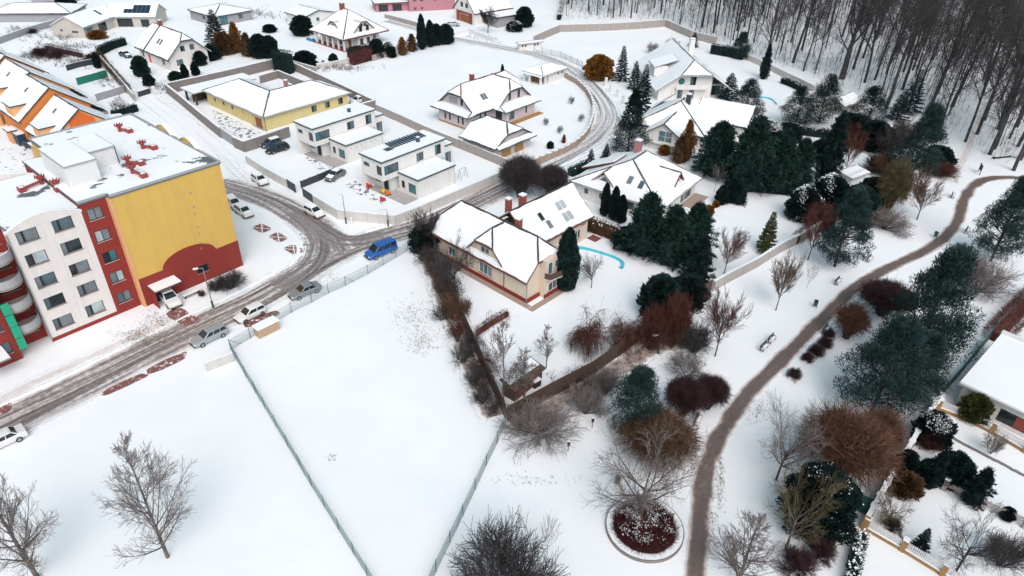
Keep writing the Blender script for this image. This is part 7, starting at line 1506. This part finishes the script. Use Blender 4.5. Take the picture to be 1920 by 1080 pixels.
def lamp(base, top, label, arm=0.0, m='metal_grey'):
    h = max(3.0, top_z(base, top)); o = thing('street_lamp', label, 'street lamp', g(*base), .4, 'street lamps')
    part('pole', MB().cyl((0, 0, 0), (0, 0, h), .08, .045, n=8), m, o); part('base_sleeve', MB().cyl((0, 0, 0), (0, 0, 1.1), .14, .13, n=8), 'metal_green', o)
    part('arm', MB().cyl((0, 0, h), (-.7, 0, h + .12), .035, n=6), m, o); hd = part('lamp_head', MB().box((-1.15, -.13, h + .06), (-.55, .13, h + .2)), 'lamp_glass', o); part('lens', MB().box((-1.1, -.1, h + .03), (-.65, .1, h + .058)), 'glass_pale', hd)
    part('sign_plate', MB().box((-.02, -.18, h * .55), (.02, .18, h * .75)), 'metal_green', o)
lamp((400, 577), (381, 503), 'street lamp with green base in front of the red apartment base'); lamp((649, 419), (643, 365), 'street lamp against the pale wall of the solar box house')
lamp((1234, 663), (1235, 640), 'small park lamp post before the red thicket'); lamp((728, 424), (727, 404), 'thin sign pole by the pale wall near the junction')
o = thing('hydrant_post', 'short white utility post beside the wall lamp', 'post', g(660, 420)); part('post', MB().cyl((0, 0, 0), (0, 0, 1.0), .16, n=10), 'render_white', o); part('cap', MB().cyl((0, 0, 1.0), (0, 0, 1.12), .2, n=10), 'snow', o)
def dog_post(base, label):
    o = thing('marker_post', label, 'post', g(*base)); part('post', MB().cyl((0, 0, 0), (0, 0, 1.0), .04, n=6), 'wood_brown', o); part('sign_box', MB().box((-.14, -.1, .9), (.14, .1, 1.45)), 'bin_black', o); part('snow_cap', MB().box((-.14, -.1, 1.452), (.14, .1, 1.5)), 'snow', o)
dog_post((1065, 846), 'small dark marker post below the wide bare shrub'); dog_post((1110, 802), 'small brown marker post right of the wide bare shrub')
# notice board at the top of the path
b = g(1835, 325); o = thing('notice_board', 'dark framed notice board at the top of the path', 'notice board', b, R_(70))
for x in (-.8, .8): part('post', MB().box((x - .06, -.06, 0), (x + .06, .06, 1.9)), 'wood_dark', o)
bd = part('board', MB().box((-.9, -.04, .7), (.9, .04, 1.8)), 'wood_dark', o)
for k in range(3): part('poster', MB().box((-.8 + k * .55, -.06, .8), (-.36 + k * .55, -.042, 1.7)), 'render_white', bd)
# fallen log
o = thing('fallen_log', 'fallen dark log lying in the snow at the wood edge', 'log', g(1862, 298), R_(12)); part('log', MB().cyl((0, 0, .22), (4.2, .3, .25), .26, .2, n=9), 'bark_dark', o); part('branch', MB().cyl((3.0, .2, .3), (4.6, -1.2, .5), .12, .05, n=7), 'bark_dark', o); part('snow', MB().prism([(.2, -.12, .45), (3.8, .2, .42), (3.8, .36, .42), (.2, .1, .45)], (0, 0, .06)), 'snow', o)
# builders' container by the cars
b = g(487, 636); o = thing('site_box', 'tan board box with snowy lid beside the parked cars', 'box', b, ang((487, 636), (523, 618)))
part('body', MB().box((0, 0, .12), (2.9, 1.2, 1.35)), 'wood_tan', o)
for k in range(6): part('board', MB().box((.02 + k * .48, -.04, .14), (.47 + k * .48, -.002, 1.33)), 'wood_tan', o)
part('skid', MB().box((.1, .1, 0), (.3, 1.1, .118)), 'wood_brown', o); part('skid', MB().box((2.6, .1, 0), (2.8, 1.1, .118)), 'wood_brown', o)
part('snow_lid', MB().add([(-.1, -.12, 1.36), (3.0, -.12, 1.36), (3.0, 1.3, 1.36), (-.1, 1.3, 1.36), (-.06, -.08, 1.5), (2.96, -.08, 1.5), (2.96, 1.26, 1.5), (-.06, 1.26, 1.5)], [(0, 3, 2, 1), (4, 5, 6, 7), (0, 1, 5, 4), (1, 2, 6, 5), (2, 3, 7, 6), (3, 0, 4, 7)]), 'snow', o)
# dark shed in the cream garden
b = g(965, 757); o = thing('garden_shed', 'dark red shed in the corner of the cream house garden', 'shed', b, ang((965, 757), (1020, 712)))
part('wall', MB().box((.2, .2, 0), (5.2, 2.0, 1.7)), 'wood_dark', o); part('door', MB().box((.8, .13, .1), (2.2, .195, 1.6)), 'brick_paving', o); part('door', MB().box((3.0, .13, .1), (4.4, .195, 1.6)), 'brick_paving', o)
part('roof', MB().add([(0, -.1, 1.65), (5.5, -.1, 1.65), (5.5, 2.3, 2.1), (0, 2.3, 2.1), (0, -.1, 1.8), (5.5, -.1, 1.8), (5.5, 2.3, 2.25), (0, 2.3, 2.25)], [(0, 3, 2, 1), (4, 5, 6, 7), (0, 1, 5, 4), (1, 2, 6, 5), (2, 3, 7, 6), (3, 0, 4, 7)]), 'wood_dark', o); part('snow_cover', MB().add([(.3, 1.0, 2.03), (5.3, .7, 1.98), (5.3, 2.2, 2.26), (.3, 2.2, 2.26), (.3, 1.1, 2.09), (5.3, .8, 2.04), (5.3, 2.2, 2.33), (.3, 2.2, 2.33)], [(4, 5, 6, 7), (0, 1, 5, 4), (1, 2, 6, 5), (2, 3, 7, 6), (3, 0, 4, 7)]), 'snow', o)
o = thing('compost_bin', 'small dark compost box beside the shed', 'box', g(1003, 722), .7); part('body', MB().box((-.5, -.5, 0), (.5, .5, .9)), 'bin_black', o); part('snow_cap', MB().box((-.52, -.52, .902), (.52, .52, 1.02)), 'snow', o)
# wheelie bins outside the box house
for k, (x, y) in enumerate(((466, 304), (472, 309), (478, 313))):
    o = thing('wheelie_bin', ['leftmost black wheelie bin by the low pale wall', 'middle black wheelie bin by the low pale wall', 'rightmost black wheelie bin by the low pale wall'][k], 'wheelie bin', g(x, y), R_(45), 'wheelie bins'); part('body', MB().add([(-.2, -.24, .06), (.2, -.24, .06), (.2, .24, .06), (-.2, .24, .06), (-.27, -.3, .95), (.27, -.3, .95), (.27, .32, .95), (-.27, .32, .95)], [(0, 3, 2, 1), (4, 5, 6, 7), (0, 1, 5, 4), (1, 2, 6, 5), (2, 3, 7, 6), (3, 0, 4, 7)]), 'bin_black', o); part('lid', MB().box((-.29, -.33, .952), (.29, .36, 1.03)), 'bin_black', o)
# toys on the terrace of the solar box house
def toy(base, label, m, kind):
    o = thing('garden_toy', label, 'toy', g(*base), random.uniform(0, 3))
    part('seat', MB().box((-.4, -.25, .25), (.4, .25, .5)), m, o); part('back', MB().box((-.4, -.25, .5), (-.25, .25, .95)), m, o)
    for x in (-.3, .3):
        for y in (-.28, .28): part('wheel', MB().cyl((x, y - .03, .15), (x, y + .03, .15), .15, n=10), 'tyre', o)
toy((692, 352), 'red ride on toy by the white house terrace, left', 'red_plastic', 0); toy((718, 362), 'yellow toy in the middle of the terrace toys', 'yellow_plastic', 0); toy((728, 366), 'orange toy next to the yellow one', 'orange_plastic', 0); toy((718, 377), 'small red toy out on the snow', 'red_plastic', 0)
# leaning frames and bits
o = thing('swing_frame', 'thin grey garden swing frame right of the solar box house', 'swing frame', g(862, 336), R_(50))
for x in (0, 1.6):
    for s in (-.5, .5): part('leg', MB().cyl((x, s, 0), (x, 0, 1.9), .04, n=6), 'metal_grey', o)
part('top_bar', MB().cyl((0, 0, 1.9), (1.6, 0, 1.9), .04, n=6), 'metal_grey', o)
o = thing('wire_gate', 'leaning wire gate frame by the red hedge stub', 'gate', g(912, 612), R_(60)); [part('bar', MB().cyl(a, b, .025, n=5), 'metal_dark', o) for a, b in (((0, 0, 0), (0, 0, 2.0)), ((1.1, 0, 0), (1.1, 0, 2.0)), ((0, 0, 2.0), (1.1, 0, 2.0)), ((0, 0, 1.0), (1.1, 0, 1.0)), ((.55, 0, 0), (.55, 0, 2.0)))]
o = thing('bike_rack', 'low bench like rack by the red apartment base', 'rack', g(345, 562), R_(50)); part('rail', MB().box((0, -.2, .4), (2.2, .2, .5)), 'wood_dark', o); [part('leg', MB().box((x, -.1, 0), (x + .1, .1, .399)), 'metal_dark', o) for x in (.2, 1.9)]; part('snow', MB().box((.02, -.18, .502), (2.18, .18, .58)), 'snow', o)
o = thing('dark_container', 'dark blue container beside the terraced houses, left edge', 'container', g(20, 262), R_(-40)); part('body', MB().box((0, 0, 0), (5.0, 2.2, 2.2)), 'paint_navy', o); part('snow_cover', MB().box((.1, .1, 2.202), (4.9, 2.1, 2.32)), 'snow', o); [part('rib', MB().box((.3 + k * .6, -.05, .1), (.42 + k * .6, -.002, 2.1)), 'paint_navy', o) for k in range(8)]
# rooftop aerial on the villa, pool cover, snow covered garden ring
o = thing('garden_ring', 'dark half ring of edging stones in the walled garden', 'edging', g(1708, 1008)); [ubox('stone', 'wall_block', o, (.95 * math.cos(t), .75 * math.sin(t), .08), (.26, .2, .2), t + 1.57) for t in [R_(150 + 15 * k) for k in range(13)]]
o = thing('pool_cover', 'blue covered object on the veranda of the pyramid roof villa', 'pool cover', g(583, 76), R_(-40)); part('cover', MB().add([(-1.6, -.6, 0), (1.6, -.6, 0), (1.6, .6, 0), (-1.6, .6, 0), (-1.3, -.35, .8), (1.3, -.3, .7), (1.2, .35, .75), (-1.3, .4, .85)], [(4, 5, 6, 7), (0, 1, 5, 4), (1, 2, 6, 5), (2, 3, 7, 6), (3, 0, 4, 7)]), 'blue_cover', o); part('snow', MB().box((-1.0, -.2, .72), (.9, .2, .88)), 'snow', o)
for k, (x, y) in enumerate(((104, 28), (114, 24))): wall_run('red_pier', ['left red brick pier by the far dark ball bushes', 'right red brick pier by the far dark ball bushes'][k], [(x, y), (x + 2, y)], 2.0, 'brick_red', 'pier', bay=.5, t=.6, panel='pier_block')

# ------------------------------------------------------------------ dry grass poking through the snow
def tufts():
    rng = np.random.default_rng(4); P, D = [], []
    zones = [((265, 632), 42, 16, 420), ((300, 600), 30, 14, 200), ((770, 590), 30, 26, 240), ((790, 640), 30, 22, 260), ((950, 600), 12, 4, 10), ((610, 520), 30, 10, 60), ((420, 470), 20, 20, 60), ((620, 860), 10, 6, 20), ((1330, 985), 10, 60, 140), ((1420, 770), 22, 26, 140), ((1250, 900), 14, 30, 160), ((1480, 850), 40, 20, 120), ((470, 330), 40, 14, 60), ((820, 560), 20, 30, 180), ((1000, 900), 80, 10, 70), ((690, 125), 20, 5, 40), ((1300, 850), 10, 40, 220), ((1350, 900), 8, 60, 200)]
    for (cx, cy), sx, sy, n in zones:
        for k in range(n):
            p = g(cx + rng.normal() * sx * .6, cy + rng.normal() * sy * .6)
            for j in range(3): P.append((p.x + rng.normal() * .06, p.y + rng.normal() * .06, 0)); D.append((rng.normal() * .6, rng.normal() * .6, .8))
    n = len(P); o = link('grass_tufts', blades('grass_tufts', P, D, rng.uniform(.10, .26, n), rng.uniform(.012, .03, n), 'grass_dry', rng)); tag(o, 'dry grass blades poking through the thin snow', 'grass', kind='stuff')
tufts()
def scrub():
    rng = np.random.default_rng(14); S = []
    for (cx, cy), sx, sy, n in (((70, 108), 26, 5, 150), ((125, 88), 34, 4, 120), ((150, 118), 26, 5, 150), ((45, 58), 26, 5, 90), ((478, 28), 26, 5, 120), ((222, 200), 8, 7, 60), ((200, 150), 10, 8, 60), ((560, 40), 16, 4, 60), ((640, 130), 26, 3, 90), ((300, 168), 14, 4, 60), ((110, 72), 40, 3, 90), ((1210, 625), 26, 12, 160), ((1120, 720), 44, 10, 140), ((905, 700), 12, 26, 160), ((850, 560), 10, 30, 160)):
        for k in range(n):
            p = np.array(g(cx + rng.normal() * sx, cy + rng.normal() * sy)); h = rng.uniform(.35, 1.5)
            for j in range(5):
                q = p + unit(rng.normal(size=3) * .55 + np.array([0, 0, 1])) * h; S.append((*p, *q, .016, .009)); e = p + (q - p) * rng.uniform(.4, .8); S.append((*e, *(e + unit(rng.normal(size=3) * .8 + np.array([0, 0, .7])) * h * .4), .011, .007))
    tag(link('garden_scrub', tubes('garden_scrub', S, 'twig_brush', 3)), 'low dead stems and scrub scattered through the gardens', 'scrub', kind='stuff')
scrub()
